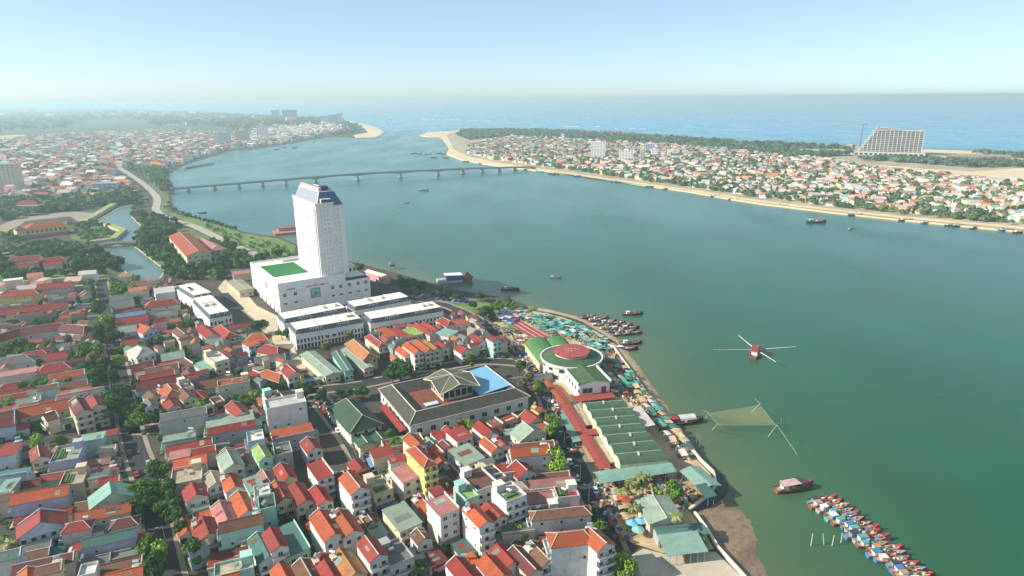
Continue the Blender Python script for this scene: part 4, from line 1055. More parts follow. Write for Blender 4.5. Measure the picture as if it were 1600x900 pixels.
# ------------------------------------------------------------------ town houses
# ridge start, ridge end, a point on the near eave (photo pixels) | roof type, roof, wall, storeys
HOUSES = '''
12 454 52 451 30 463 H r y 3;62 445 111 443 85 450 G r g 3;0 487 105 473 50 488 G r c 2;102 490 122 487 110 497 H r c 1;35 512 95 505 65 521 H m w 2;103 506 132 508 118 520 H m w 2
0 522 30 513 12 533 H r c 2;74 556 104 550 88 563 G r w 2;70 570 98 565 80 581 H r b 2;4 563 40 557 22 571 H g w 2;0 585 58 575 30 591 M k w 2;8 602 32 599 20 611 H r c 1
2 618 57 609 30 623 G r c 1;12 627 38 622 25 634 H r c 1;30 639 108 622 65 651 G o a 2;118 621 131 640 111 638 G m c 3;145 617 152 632 137 634 G r a 3;18 645 33 641 25 652 H o c 2
0 650 12 648 3 668 G m b 2;18 664 44 660 30 671 G r b 1;70 648 84 642 72 660 G b c 2;172 463 205 458 188 471 G g g 2;175 474 208 468 190 482 G g w 2;178 484 213 478 195 489 G b c 1
182 491 226 484 205 497 G u m 2;182 500 230 493 205 505 G r g 2;236 470 270 467 255 479 H r w 2;230 488 276 482 252 495 G g m 1;217 506 236 512 211 516 G o b 2;240 497 258 495 248 502 G m p 3
186 511 212 507 198 519 G p w 2;189 531 214 527 202 535 G r y 2;213 541 225 545 205 556 H w w 2;277 512 288 522 270 519 G b w 2;207 575 240 568 225 581 G m c 1;252 553 285 545 268 562 G p g 1
213 597 284 583 250 604 G m m 2;228 611 245 614 221 621 G b c 2;262 600 268 609 251 615 H o c 2;284 606 296 618 277 617 G b c 2
0 699 28 696 14 720 M r b 2;60 695 60 713 47 726 G r c 2;84 714 128 707 84 727 F p v 2;126 685 162 679 143 691 M n m 2;0 737 42 735 20 742 M t b 2;0 757 22 755 10 772 M n g 2
20 773 106 759 62 782 G o v 2;24 808 112 792 65 809 G r c 1;63 800 63 811 28 826 G r b 2;30 834 107 820 68 837 G b g 1;25 854 80 843 50 859 G g g 1;22 868 78 855 50 871 G b g 1
20 884 116 859 70 886 G m c 2;40 885 45 902 24 898 G o a 2;57 887 97 879 78 897 G b c 2;97 754 135 742 115 760 F c a 2;140 743 170 735 155 749 M g c 2;137 750 152 752 132 762 G r c 1
155 750 187 743 170 757 G r c 2;172 756 172 764 140 775 G n m 2;118 787 196 772 155 790 G b c 1;118 802 204 782 160 808 G o c 2;120 818 140 814 130 826 M b g 1;162 818 185 813 172 824 M n g 1
130 842 211 826 170 849 G t v 2;132 864 205 853 168 866 M r g 1;128 872 172 864 150 881 G g g 1;178 864 217 854 198 870 M g a 1;152 884 222 867 188 887 G b c 1;165 897 222 882 195 899 G o c 2
128 895 148 887 138 900 F w w 2
316 505 331 520 310 517 G r w 2;345 507 358 518 341 521 H r c 2;358 507 394 503 380 510 G r c 1;322 533 384 524 350 538 G p c 1;396 521 410 521 400 533 H o c 2;386 532 398 537 383 538 M o b 2
415 541 435 544 415 552 H r c 1;398 559 445 552 420 567 G g g 1;414 578 440 583 418 590 H o c 1;449 567 460 580 440 579 G r w 2;313 563 328 575 308 573 M n w 2;331 552 345 565 325 560 F w c 3
346 547 362 556 345 558 G m g 2;312 597 364 588 340 604 G b g 1;363 626 378 642 354 638 G r w 2;322 657 395 646 358 663 M p c 2;325 669 397 655 360 674 G r g 2;337 647 352 643 345 653 G r c 1
415 636 476 623 446 643 F w w 4;425 679 487 664 455 683 M o g 2;397 632 408 648 392 644 G b g 1
255 686 305 678 280 690 M p m 2;260 695 331 682 295 700 G r c 2;266 704 297 699 280 717 M k c 2;300 701 336 693 318 709 G r w 2;271 726 322 716 295 732 M o c 2;268 748 316 737 292 755 F c c 2
298 755 309 772 286 774 G r w 2;353 703 365 724 342 722 G p c 3;380 708 390 724 373 719 G b g 2;402 694 415 712 395 706 G l m 3;428 705 455 700 440 712 F g g 2;386 684 412 680 398 690 F w b 3
480 682 491 697 469 692 G r w 2;492 719 508 743 485 732 M r w 3;358 738 366 760 347 756 G o w 2;372 766 387 796 362 786 G o w 2;390 743 402 763 382 752 M p m 3;410 733 422 752 402 745 G k c 2
440 724 450 745 430 736 G r c 2;430 752 445 778 420 768 G o c 2;404 789 430 784 416 798 F d m 3;397 771 422 766 410 778 F w w 3;462 751 475 780 451 768 G r c 2;494 757 507 780 485 770 G r c 2
341 783 357 810 331 800 G k c 2;317 805 325 832 301 828 G r a 2;400 832 422 868 391 855 G t w 2;420 824 438 850 411 840 G r w 3;441 821 468 862 432 842 M t m 2;498 797 523 834 487 816 G o w 3
528 795 552 828 519 816 G o w 3;325 874 368 864 345 887 M r c 1;370 864 390 854 380 872 M m c 1;335 893 396 880 365 897 F c m 2;345 899 372 894 352 907 G o c 2;437 877 448 903 424 894 G o c 2
470 872 488 902 458 890 G b c 2;500 864 521 898 488 880 G r a 2;530 856 555 894 519 880 G y c 2
543 735 562 760 532 750 G o w 4;585 748 596 772 575 764 F c c 2;648 696 669 715 641 708 H o y 5;640 676 655 692 632 687 G o c 4;627 724 643 746 617 737 M k w 3;608 718 634 712 622 721 M r w 3
580 706 612 699 595 713 M r c 2;548 717 570 727 546 731 G r c 1;612 788 644 820 603 804 M p c 2;684 773 699 799 673 786 M k w 4;676 770 690 762 683 774 M r w 4;733 786 760 814 724 798 G o w 4
570 838 592 866 558 852 G r w 3;651 826 664 840 643 836 G b w 2;668 862 688 876 660 872 M m g 1;640 866 660 860 652 875 M n g 1;605 850 630 880 594 866 F g g 2;712 868 736 900 700 884 G r w 2
760 867 785 899 747 884 G o w 2;776 848 802 876 765 862 G r w 2;715 697 741 720 705 710 M p w 2;745 697 765 716 737 706 G b g 1;700 722 720 738 692 733 G m g 2;735 738 763 765 725 751 F b w 3
715 763 742 780 720 775 F l m 3;755 733 777 752 746 743 F g c 2;777 735 800 729 788 743 M r w 2
577 523 598 535 574 531 H r c 2;595 511 611 524 590 516 M o w 2;612 512 630 524 606 516 M r c 2;636 512 652 522 630 517 M l c 2;650 504 668 516 645 509 G r c 2;664 502 679 514 659 508 G r c 2
690 497 705 501 690 506 H r c 2;692 507 730 500 712 510 M o w 2;685 517 710 520 689 526 M n w 2;712 518 740 512 725 523 G m c 1;739 520 754 532 731 526 G r w 2;715 538 732 544 711 547 G r w 2
623 540 640 551 617 546 G o w 2;636 533 653 547 630 539 G o w 3;652 530 670 545 646 536 G o c 3;666 530 681 543 661 535 G y c 3;683 533 697 541 679 538 G r c 2
707 669 728 683 699 677 M r w 2;748 657 768 675 741 668 G r w 2;757 683 777 699 750 692 G o w 2;775 682 790 694 769 689 G r w 2;822 658 829 672 800 673 G p c 2;802 693 865 687 835 699 G b c 2
787 651 800 656 787 661 M r c 1;820 642 840 652 812 654 G r c 1;788 676 804 671 796 681 M n g 1
812 718 818 735 797 733 G r w 2;822 742 889 737 855 748 G b c 1;826 757 897 749 862 764 M k m 2;868 772 902 770 885 780 F r w 3;838 797 912 791 875 806 H b w 3
872 832 912 826 884 852 H o w 4;926 824 944 848 915 842 G o w 4;803 853 836 890 795 866 G m c 2;828 845 860 872 818 859 G b w 2;785 760 806 783 773 770 F w w 4
20 402 60 399 40 408 H r w 2;66 404 95 400 80 411 H r w 2;30 414 60 411 44 418 G r w 2;68 412 96 409 80 416 G r w 2
'''
hdata = []
def parse_house(x0, y0, x1, y1, xe, ye, T, rf, wl, st):
    st = int(st); ez = 3.1 * st + .5
    rk = {'G': .27, 'H': .3, 'M': .06, 'F': 0}[T]
    W = 7.0
    for _ in range(5):
        rzv = ez + W * rk
        A = at(x0, y0, rzv); B = at(x1, y1, rzv); E = at(xe, ye, ez if T in 'GH' else ez); d = (B - A); d.z = 0
        L = d.length; d.normalize()
        v = E - A; W = min(max(2 * abs(v.x * d.y - v.y * d.x), 5.0), 9.5 if y0 < 640 else 13.5)
    if L < W * .6 and T == 'G': L = max(L, W * .6)
    if T == 'H': L += W * .8
    c_ = (A + B) / 2
    return dict(x=c_.x, y=c_.y, L=max(L, 4.5), W=W, a=math.atan2(d.y, d.x), T=T, rf=rf, wl=wl, st=st, ez=ez + R.uniform(-.35, .35), rk=rk)
for line in HOUSES.strip().replace('\n', ';').split(';'):
    p = line.split()
    if len(p) == 10: hdata.append(parse_house(*[float(v) for v in p[:6]], *p[6:]))
# streets straighten the measured directions: every house takes the mean grid direction round it
H_XY = np.array([(h['x'], h['y']) for h in hdata]); H_A = np.array([h['a'] for h in hdata]); H_L = np.array([h['L'] for h in hdata])
def row_dir(x, y, a, s=26.0):
    """mean direction of the neighbouring houses that lie the same way"""
    d = np.angle(np.exp(2j * (H_A - a))) / 2
    w = H_L ** 2 * np.exp(-((H_XY[:, 0] - x) ** 2 + (H_XY[:, 1] - y) ** 2) / (2 * s * s)) * (np.abs(d) < rad(28)) + 1e-9
    return a + float((w * d).sum() / w.sum())
def grid_dir(x, y):
    i = int(np.argmin((H_XY[:, 0] - x) ** 2 + (H_XY[:, 1] - y) ** 2 - H_L ** 2 * .5)); return row_dir(x, y, H_A[i])
for h in hdata: h['a'] = row_dir(h['x'], h['y'], h['a'])
for h in hdata: mark_poly(poly_of((h['x'], h['y']), h['a'], -h['L'] / 2, h['L'] / 2, -h['W'] / 2, h['W'] / 2), 1)
# more houses of the same streets where the photograph shows roofs too small to tell apart
FILL_AREAS = [[(0, 470), (120, 460), (170, 455), (160, 530), (150, 640), (190, 700), (215, 780), (235, 910), (0, 910)],
              [(215, 440), (270, 440), (300, 500), (420, 540), (470, 600), (480, 640), (400, 690), (420, 740), (560, 780), (620, 800), (720, 900), (560, 905), (270, 905), (245, 780), (212, 660), (195, 560)],
              [(560, 690), (620, 690), (700, 660), (860, 640), (900, 720), (950, 860), (980, 905), (720, 905), (640, 820)],
              [(570, 530), (590, 505), (690, 495), (760, 515), (800, 560), (700, 562), (620, 575)]]
n_target = 298
cand = []
for poly in FILL_AREAS:
    P = [at(a, b) for a, b in poly]; xs = [p.x for p in P]; ys = [p.y for p in P]
    n = 2600
    for _ in range(n):
        x = R.uniform(min(xs), max(xs)); y = R.uniform(min(ys), max(ys))
        ins = False; j = len(P) - 1
        for i in range(len(P)):
            if (P[i].y > y) != (P[j].y > y) and x < (P[j].x - P[i].x) * (y - P[i].y) / (P[j].y - P[i].y) + P[i].x: ins = not ins
            j = i
        if ins: cand.append((x, y))
cand.sort(key=lambda p: p[1] + R.uniform(-60, 60))
for (x, y) in cand:
    if len(hdata) >= n_target: break
    if occ(x, y): continue
    g = grid_dir(x, y) + R.uniform(-.02, .02)
    for L, W in ((16, 7), (12, 6), (9, 5.2), (6.5, 4.5)):
        L *= R.uniform(.85, 1.15)
        hit, tot = mark_poly(poly_of((x, y), g, -L / 2, L / 2, -W / 2, W / 2), 'test') or (9, 1)
        if hit <= tot * .04:
            st = R.choice((1, 1, 2, 2, 2, 3)) if L > 8 else 1
            T = R.choice('GGGMMFH' if L > 8 else 'GGMM')
            hdata.append(dict(x=x, y=y, L=L, W=W, a=g, T=T, rf=R.choice('rrrrrrmmmooobbbgptkc'), wl=R.choice('wwwwccgbamy'), st=st, ez=3.1 * st + .4 + R.uniform(-.3, .3), rk={'G': .27, 'H': .3, 'M': .06, 'F': 0}[T], fill=1))
            mark_poly(poly_of((x, y), g, -L / 2, L / 2, -W / 2, W / 2), 1)
            break
SHEDS = []
for (x, y) in cand[::-1] + cand:
    if len(SHEDS) > 320: break
    if occ(x, y): continue
    g = grid_dir(x, y); hit, tot = mark_poly(poly_of((x, y), g, -2.9, 2.9, -2.3, 2.3), 'test') or (9, 1)
    if hit <= tot * .06: SHEDS.append((x, y)); mark_poly(poly_of((x, y), g, -2.9, 2.9, -2.3, 2.3), 1)
# labels: look first, then which one of its look-alikes in a named block
def area_of(x, y):
    if y > 735 and x < 235: return 'in bottom-left block'
    if y > 735 and x < 470: return 'right of tree-lined street, bottom'
    if y > 735 and x < 660: return 'along market street, bottom'
    if y > 735: return 'left of riverside street'
    if y < 425: return 'beside the moat'
    if x < 170 and y < 560: return 'behind tree-lined street, far left'
    if x < 170: return 'left of tree-lined street'
    if x < 300 and y < 640: return 'right of tree-lined street, farther'
    if x < 300: return 'at tree-lined street corner'
    if y < 600 and x < 480: return 'left of green sheds'
    if x < 520: return 'left of green hall'
    if y < 570: return 'behind courtyard market'
    return 'below courtyard market'
TYPE = dict(G='gabled', H='hipped', M='lean-to', F='flat')
STW = {1: 'single-storey', 2: 'two-storey', 3: 'three-storey', 4: 'four-storey', 5: 'five-storey'}
fam = {}
for h in hdata:
    h['px'] = px((h['x'], h['y'], h['ez'])); h['area'] = area_of(*h['px'])
    h['base'] = '%s %s house, %s %s roof' % (STW[h['st']], WALL[h['wl']][0], TYPE[h['T']], ROOF[h['rf']][0])
    fam.setdefault((h['base'], h['area']), []).append(h)
for (b_, a_), hs in fam.items():
    hs.sort(key=lambda h: h['px'][0])
    for k, h in enumerate(hs):
        if len(hs) == 1: h['label'] = '%s, %s' % (b_, a_)
        else: h['label'] = '%s, %s from left %s' % (b_, ordinal(k + 1), a_)
tank_me = None
def tank_mesh():
    global tank_me
    if tank_me is None:
        mb = MB(); mb.tube((-.9, 0, 1.35), (.9, 0, 1.35), .55, n=10, m=0)
        for x in (-.6, .6):
            for y in (-.4, .4): mb.tube((x, y, 0), (x, y, 1.0), .04, n=4, m=1)
        tank_me = mb.mesh('water_tank', [STEEL, RUST], False)
    return tank_me
def build_house(h):
    L, W, ez, rk, T, st = h['L'], h['W'], h['ez'], h['rk'], h['T'], h['st']
    # near end first: local -x end faces away, +x end faces the camera
    a_ = h['a']
    if T in 'GHMF' and math.sin(a_) > 0: a_ += math.pi
    t = thing('town_house', h['label'], 'house', (h['x'], h['y'], 0), a_, 'houses of the riverside town')
    rise = W * rk; x, y = L / 2, W / 2
    wm = wall_mat(h['wl']); rm = roof_mat(h['rf'])
    mb = MB()
    if T == 'G':
        for s in (-1, 1):
            i = len(mb.v); mb.v += [(s * x, -y, 0), (s * x, y, 0), (s * x, y, ez), (s * x, 0, ez + rise - .2), (s * x, -y, ez)]
            mb.f.append(tuple(range(i, i + 5)) if s > 0 else tuple(range(i + 4, i - 1, -1))); mb.m.append(0)
            mb.quad(*([(x, s * y, 0), (-x, s * y, 0), (-x, s * y, ez), (x, s * y, ez)][::s]))
    elif T == 'M':
        mb.prism([(-x, -y), (x, -y), (x, y), (-x, y)], 0, [ez - rise / 2 - .1, ez - rise / 2 - .1, ez + rise / 2 - .1, ez + rise / 2 - .1])
    else: mb.box(-x, x, -y, y, 0, ez)
    mb.build('wall', wm, t)
    ov = .3 if W < 9 else .5
    near = px((h['x'], h['y'], ez))[1] > 560
    if T == 'G':
        mb = MB(); cp = MB(); gable_roof(mb, L, W, ez, rise, ov, .16, caps=cp); ro = mb.build('roof', rm, t); cp.build('ridge_cap', rm if R.random() < .6 else CONC, ro)
        if near and R.random() < .55:       # low party parapet along one gable edge
            s = -1; mb = MB(); mb.slab([(s * x - .15, -y, ez + .4), (s * x + .15, -y, ez + .4), (s * x + .15, 0, ez + rise + .42), (s * x - .15, 0, ez + rise + .42)], .5); mb.slab([(s * x - .15, 0, ez + rise + .42), (s * x + .15, 0, ez + rise + .42), (s * x + .15, y, ez + .4), (s * x - .15, y, ez + .4)], .5); mb.build('party_parapet', wm, t)
    elif T == 'H':
        mb = MB(); cp = MB(); hip_roof(mb, L, W, ez, rise, ov, .16, k=.8, caps=cp); ro = mb.build('roof', rm, t); cp.build('ridge_cap', CONC, ro)
    elif T == 'M':
        mb = MB(); z0, z1 = ez - rise / 2, ez + rise / 2; s = rise / W * .3
        mb.slab([(-x - .25, -y - .3, z0 - s), (x + .25, -y - .3, z0 - s), (x + .25, y + .3, z1 + s), (-x - .25, y + .3, z1 + s)], .12); mb.build('roof', rm, t)
        if near and R.random() < .5:
            mb = MB(); mb.box(-x - .2, x + .2, y - .1, y + .12, z1 - .3, z1 + .7); mb.build('parapet', wm, t)
    else:
        mb = MB(); mb.slab([(-x + .22, -y + .22, ez + .05), (x - .22, -y + .22, ez + .05), (x - .22, y - .22, ez + .05), (-x + .22, y - .22, ez + .05)], .04); mb.build('roof', rm, t)
        mb = MB(); hgt = .9
        for q in ((-x, x, -y, -y + .2), (-x, x, y - .2, y), (-x, -x + .2, -y + .2, y - .2), (x - .2, x, -y + .2, y - .2)): mb.box(*q, ez + .01, ez + hgt)
        mb.build('parapet', wm, t)
        if st > 1 and L > 7:
            mb = MB(); mb.box(-x + .3, -x + 3.2, -y + .3, min(y - .3, -y + 3.4), ez + .06, ez + 2.9); mb.slab([(-x + .1, -y + .1, ez + 3.1), (-x + 3.5, -y + .1, ez + 3.1), (-x + 3.5, min(y - .1, -y + 3.6), ez + 3.1), (-x + .1, min(y - .1, -y + 3.6), ez + 3.1)], .18); mb.build('stair_house', wm, t)
    # later additions: lean-to at the back, patches of newer sheet on the roof
    if near and R.random() < .5 and L > 7:
        d_ = R.uniform(1.8, 3.4); zl = min(ez - .6, R.uniform(2.6, 4.2)); w0 = y * R.uniform(.4, .95)
        mb = MB(); mb.box(-x - d_, -x - .02, -w0, w0, 0, zl); mb.build('lean_to', wall_mat(R.choice('gaw')), t)
        mb = MB(); mb.slab([(-x - d_ - .3, -w0 - .2, zl + .1), (-x - .02, -w0 - .2, zl + .7), (-x - .02, w0 + .2, zl + .7), (-x - d_ - .3, w0 + .2, zl + .1)], .1); mb.build('lean_to_roof', roof_mat(R.choice('gbrctnc')), t)
    if near and T in 'GM' and R.random() < .5:
        for _ in range(R.choice((1, 1, 2))):
            px0 = R.uniform(-x * .8, x * .3); px1 = px0 + R.uniform(1.2, L * .3); s_ = R.choice((-1, 1)) if T == 'G' else 1
            if T == 'G': f0, f1 = R.uniform(.05, .4), R.uniform(.55, .95); zz_ = lambda f: ez + rise * f + .06; yy_ = lambda f: s_ * y * (1 - f)
            else: f0, f1 = R.uniform(.1, .4), R.uniform(.6, .9); zz_ = lambda f: ez + rise * (f - .5) + .05; yy_ = lambda f: -y + W * f
            q = [(px0, yy_(f0), zz_(f0)), (px1, yy_(f0), zz_(f0)), (px1, yy_(f1), zz_(f1)), (px0, yy_(f1), zz_(f1))]
            if yy_(f1) < yy_(f0): q = q[::-1]
            mb = MB(); mb.slab(q, .05); mb.build('roof_patch', roof_mat(R.choice('gbgcrkp')), t)
    # openings: street end, far end and, on wide houses, the long sides
    nw = max(1, int(W / 2.6)); kind = R.choice(('plain', 'hood', 'mull'))
    ww = min(1.5, W / nw * .55)
    for f in range(st):
        for q in range(nw):
            yy = -y + W * (q + .5) / nw
            if f == 0: 
                window(t, x + .005, yy, .1, math.pi / 2, min(W / nw * .7, 2.4), 2.5, 'door', 'doorway') if q % 2 == 0 else window(t, x + .005, yy, 1, math.pi / 2, ww, 1.4, kind)
            else: window(t, x + .005, yy, 3.1 * f + .9, math.pi / 2, ww, 1.6, kind)
            if f > 0 and q % 2 == 0: window(t, -x - .005, yy, 3.1 * f + .9, -math.pi / 2, ww * .8, 1.3, kind)
        ns = int(L / 5)
        for q in range(ns):
            for s in (-1, 1):
                if R.random() < (.55 if (L > W * 2 and f == st - 1) or W > 9 else .22):
                    window(t, -x + L * (q + .5) / ns, s * (y + .005), 3.1 * f + 1.1, 0 if s < 0 else math.pi, 1.1, 1.2, 'plain')
    if st > 1 and R.random() < .75:
        for f in range(1, st):
            mb = MB(); d_ = 1.1; z = 3.1 * f + .2
            mb.box(x + .01, x + d_, -y + .1, y - .1, z, z + .16, 0); bal = mb.build('balcony', wm, t); mb = MB()
            mb.box(x + d_ - .1, x + d_, -y + .1, y - .1, z + .17, z + 1.0, 0); mb.box(x + .01, x + d_ - .11, -y + .1, -y + .2, z + .17, z + 1.0, 0); mb.box(x + .01, x + d_ - .11, y - .2, y - .1, z + .17, z + 1.0, 0)
            mb.build('railing', wm, bal)
    if R.random() < .5:
        mb = MB(); mb.slab([(x + .02, -y + .2, 2.9), (x + 1.6, -y + .2, 2.5), (x + 1.6, y - .2, 2.5), (x + .02, y - .2, 2.9)], .07); mb.build('awning', roof_mat(R.choice('ntrugwp')), t)
    if near and R.random() < (.7 if T == 'F' else .16):
        if T == 'F': obj('water_tank', tank_mesh(), t, (R.uniform(-x * .2, x * .6), R.uniform(-y * .4, y * .4), ez + .06), R.uniform(0, 3))
        else:
            mb = MB(); mb.box(-1.3, 1.3, -.8, .8, 0, ez + (rise * .5 if T == 'G' else 0) + .3); o = mb.build('tank_stand', wm, t); o.location = (-x + 1.6, -y + 1.0, 0)
            obj('water_tank', tank_mesh(), t, (-x + 1.6, -y + 1.0, ez + (rise * .5 if T == 'G' else 0) + .31), R.uniform(0, 3))
    if T == 'F' and R.random() < .5:
        mb = MB()
        for q in range(5): mb.box(x * .1 + q * .8, x * .1 + q * .8 + .5, -y * .6, y * .5, ez + .06, ez + .35 + .25 * (q % 3))
        mb.build('roof_planters', mat('potted plants', '#55703d', .95, .4, 2), t)
for h in hdata: build_house(h)
# yellow shop sign on the house above the market street
p = at(466, 590, 4); t = thing('shop_sign', 'yellow sign board on the corner house by the green sheds', 'sign', (p.x, p.y, 0), grid_dir(p.x, p.y))
mb = MB(); mb.box(-5, 5, -.15, .15, 1.6, 6.2); mb.build('board', mat('yellow sign', '#dba52c', .7, .06), t)
mb = MB()
for k in range(7):
    if k != 3: mb.box(-3.6 + k * 1.05, -3.6 + k * 1.05 + .7, -.2, -.16, 3.6, 4.6)
mb.build('lettering', mat('sign lettering', '#a8452b', .7, .06), t)
for s in (-4.4, 4.4): mb = MB(); mb.tube((s, .2, 0), (s, .2, 5), .12); mb.build('post', STEEL, t)
# ------------------------------------------------------------------ trees
def leaf_mat(name, col, rnd=.22):
    return mat(name, col, .8, .35, .5, rnd=rnd, trans=.12, spec=.15)
LEAF = [leaf_mat('leaves mid green', '#587a2b'), leaf_mat('leaves dark green', '#41632a'), leaf_mat('leaves yellow green', '#7a9a38'), leaf_mat('leaves dusty olive', '#75754a')]
BARK = mat('bark', '#6d5a48', .95, .2, 1)
def crown_mesh(seed, mt, n=1500, rx=3.4, rz=2.6, lobes=9, leaf=.42):
    rs = np.random.RandomState(seed)
    lc = rs.normal(size=(lobes, 3)); lc /= np.linalg.norm(lc, axis=1)[:, None]; lc *= rs.uniform(.35, .8, (lobes, 1))
    lr = rs.uniform(.32, .55, lobes)
    idx = rs.randint(0, lobes, n)
    d = rs.normal(size=(n, 3)); d /= np.linalg.norm(d, axis=1)[:, None]
    r = lr[idx] * rs.uniform(.55, 1.08, n) ** .6
    c = lc[idx] + d * r[:, None]
    c *= np.array([rx, rx, rz]); c[:, 2] += rz * .2
    nrm = d + rs.normal(size=(n, 3)) * .5; nrm /= np.linalg.norm(nrm, axis=1)[:, None]
    u = np.cross(nrm, rs.normal(size=(n, 3))); u /= np.linalg.norm(u, axis=1)[:, None]; w = np.cross(nrm, u)
    s = rs.uniform(.6, 1.3, n)[:, None] * leaf
    V = np.stack([c - u * s, c + w * s * .6, c + u * s, c - w * s * .6], 1).reshape(-1, 3)
    return np_mesh('crown', V, np.arange(len(V)), 4, [mt])
def trunk_mesh(seed, h=4.2):
    rr = random.Random(seed); mb = MB(); top = (rr.uniform(-.2, .2), rr.uniform(-.2, .2), h * .6)
    mb.tube((0, 0, -.1), top, .28, .18, 7)
    for k in range(4):
        a_ = k * 1.6 + rr.random(); mb.tube(top, (math.cos(a_) * 1.5, math.sin(a_) * 1.5, h + rr.uniform(0, 1)), .13, .04, 5)
    return mb.mesh('trunk', BARK)
CROWN = [crown_mesh(i, LEAF[(0, 1, 1, 0, 2, 3, 0, 1)[i]], n=(1500, 1700, 1000, 1300, 1400, 800, 1100, 1800)[i], lobes=(7, 12, 6, 9, 10, 6, 14, 8)[i], rx=(3.2, 3.6, 3.0, 3.9, 3.3, 3.1, 3.7, 2.9)[i], rz=(2.6, 2.3, 3.1, 2.1, 2.7, 2.5, 2.4, 3.3)[i], leaf=(.42, .38, .5, .45, .36, .42, .5, .4)[i]) for i in range(8)]
TRUNK = [trunk_mesh(i) for i in range(3)]
SHADE = {0: 'mid green', 1: 'dark green', 2: 'yellow-green', 3: 'dusty olive'}
trees = []
def tree(x, y, s, var, place, zs=1.0):
    trees.append((x, y, s, var, place, zs))
def tpx(lst, place, s=1.0, var=None):
    for q in lst:
        a_, b_ = q[0], q[1]; sc = (q[2] if len(q) > 2 else 1.0) * s
        p = at(a_, b_, 4.5 * sc); tree(p.x, p.y, sc * R.uniform(.9, 1.1), R.choice((0, 1, 2, 3, 4, 5, 6, 7)) if var is None else R.choice(var), place)
tpx([(150, 480, 1.5), (165, 500, 1.6), (140, 545, 1.5), (130, 575, 1.4), (150, 600, 1.6), (168, 628, 1.7), (178, 612, 1.5), (187, 560), (190, 545), (152, 520, 1.4), (160, 575, 1.3), (172, 590, 1.2), (200, 640, 1.0), (215, 655, 1.1), (148, 560, 1.3), (176, 525, 1.2), (163, 645, 1.2)], 'on the tree-lined street, upper stretch', s=1.18)
tpx([(215, 765, 1.2), (226, 782, 1.2), (240, 775, 1.1), (236, 760, 1.1), (262, 770, 1.2), (272, 802, 1), (284, 824, .9), (240, 845, 1.2), (246, 880, 1.3), (299, 858, 1.4), (236, 893, 1), (248, 733, 1.1), (258, 790, 1.1), (250, 862, 1.1), (222, 800, .9)], 'on the tree-lined street, lower stretch', s=1.12)
tpx([(65, 597, 1.3), (85, 602, 1.2), (40, 545, 1.2), (28, 540, 1.1), (55, 500, 1.2), (80, 500, 1), (105, 530, 1.1), (90, 536, 1.1), (122, 560, 1), (60, 692, 1), (90, 690, 1), (105, 600, 1.2), (110, 585, 1.2), (45, 600), (15, 630, .8)], 'in the gardens left of the tree-lined street', s=1.15)
tpx([(225, 642, 1.1), (312, 636, 1.3), (285, 650, 1), (258, 645, 1), (395, 616, 1.2), (424, 613, 1), (382, 624, 1), (360, 606, .8), (440, 520, 1), (405, 506, 1.5), (240, 455), (205, 485, .7), (290, 545, .8), (395, 595, .9), (378, 590, 1)], 'among the houses left of the market street')
tpx([(475, 604, 1.5), (500, 617, 1.1), (537, 612, 1.2), (566, 607, 1.2), (625, 575, 1.8), (612, 582, 1.3), (640, 572, 1.2), (735, 563, 1.2), (650, 588, .9)], 'along the street behind the courtyard market', var=(1, 1, 0, 7))
tpx([(512, 540, 1.5)], 'between shophouses and green sheds', var=(5,)); tpx([(547, 524, 1.2)], 'against the front of the nearest shophouse row')
tpx([(815, 602, 1.4), (840, 604, 1.2), (810, 572, 1.2), (828, 590, 1.3)], 'between courtyard market and rotunda', var=(5, 0))
tpx([(720, 662, 1.1), (733, 664, 1), (620, 690, .9), (610, 680, .8), (700, 760, .9), (650, 886, .8), (815, 832, 1.1), (832, 720, 1), (815, 714, 1.1), (394, 826, .6), (725, 760, .7), (580, 900, .8)], 'among the houses below the courtyard market')
tpx([(870, 672, 1.5), (873, 718, 1.6), (940, 815, 1.3), (977, 878, 1.5), (928, 800, 1), (865, 655, 1.1), (944, 835, 1)], 'along the riverside street', var=(0, 4, 2))
tpx([(1047, 763, 1.5), (1100, 846, .7), (1026, 768, .9)], 'among the sheds by the seawall bend', var=(0, 4))
tpx([(757, 483, 1.7), (780, 476, 1.4), (792, 471, 1.3), (750, 461, 1.1), (740, 475, .9), (768, 492, .9), (768, 478, 1.2), (803, 478, 1)], 'on the lawn above the stalls', var=(1, 0))
tpx([(625, 438, 1.4), (640, 440, 1.6), (655, 443, 1.5), (632, 446, 1.2), (648, 450, 1.1), (662, 448, 1), (672, 453), (690, 452, .9), (703, 457, .9), (560, 415, 1.6), (712, 462, .8)], 'on the bank right of the hotel tower', var=(1, 0))
for k in range(13): f = k / 12; tpx([(285 + 82 * f, 333.5 + 22 * f, .85)], 'on the promenade row by the river boulevard', var=(1, 7))
def scatter(poly, n, place, smin=.8, smax=1.5, var=(0, 1, 1, 6, 7, 3), mind=4.5):
    P = [at(a, b) for a, b in poly]; xs = [p.x for p in P]; ys = [p.y for p in P]; got = []; tries = 0
    while len(got) < n and tries < n * 60:
        tries += 1
        x = R.uniform(min(xs), max(xs)); y = R.uniform(min(ys), max(ys)); ins = False; j = len(P) - 1
        for i in range(len(P)):
            if (P[i].y > y) != (P[j].y > y) and x < (P[j].x - P[i].x) * (y - P[i].y) / (P[j].y - P[i].y) + P[i].x: ins = not ins
            j = i
        if not ins or occ(x, y) in (1, 3): continue
        if any((x - g[0]) ** 2 + (y - g[1]) ** 2 < mind ** 2 for g in got): continue
        got.append((x, y)); tree(x, y, R.uniform(smin, smax), R.choice(var), place)
n0 = len(trees)
scatter([(212, 345), (240, 340), (285, 352), (262, 385), (300, 405), (360, 420), (340, 430), (285, 428), (258, 420), (214, 385)], 46, 'in the park between moat and theatre', 1.0, 1.7)
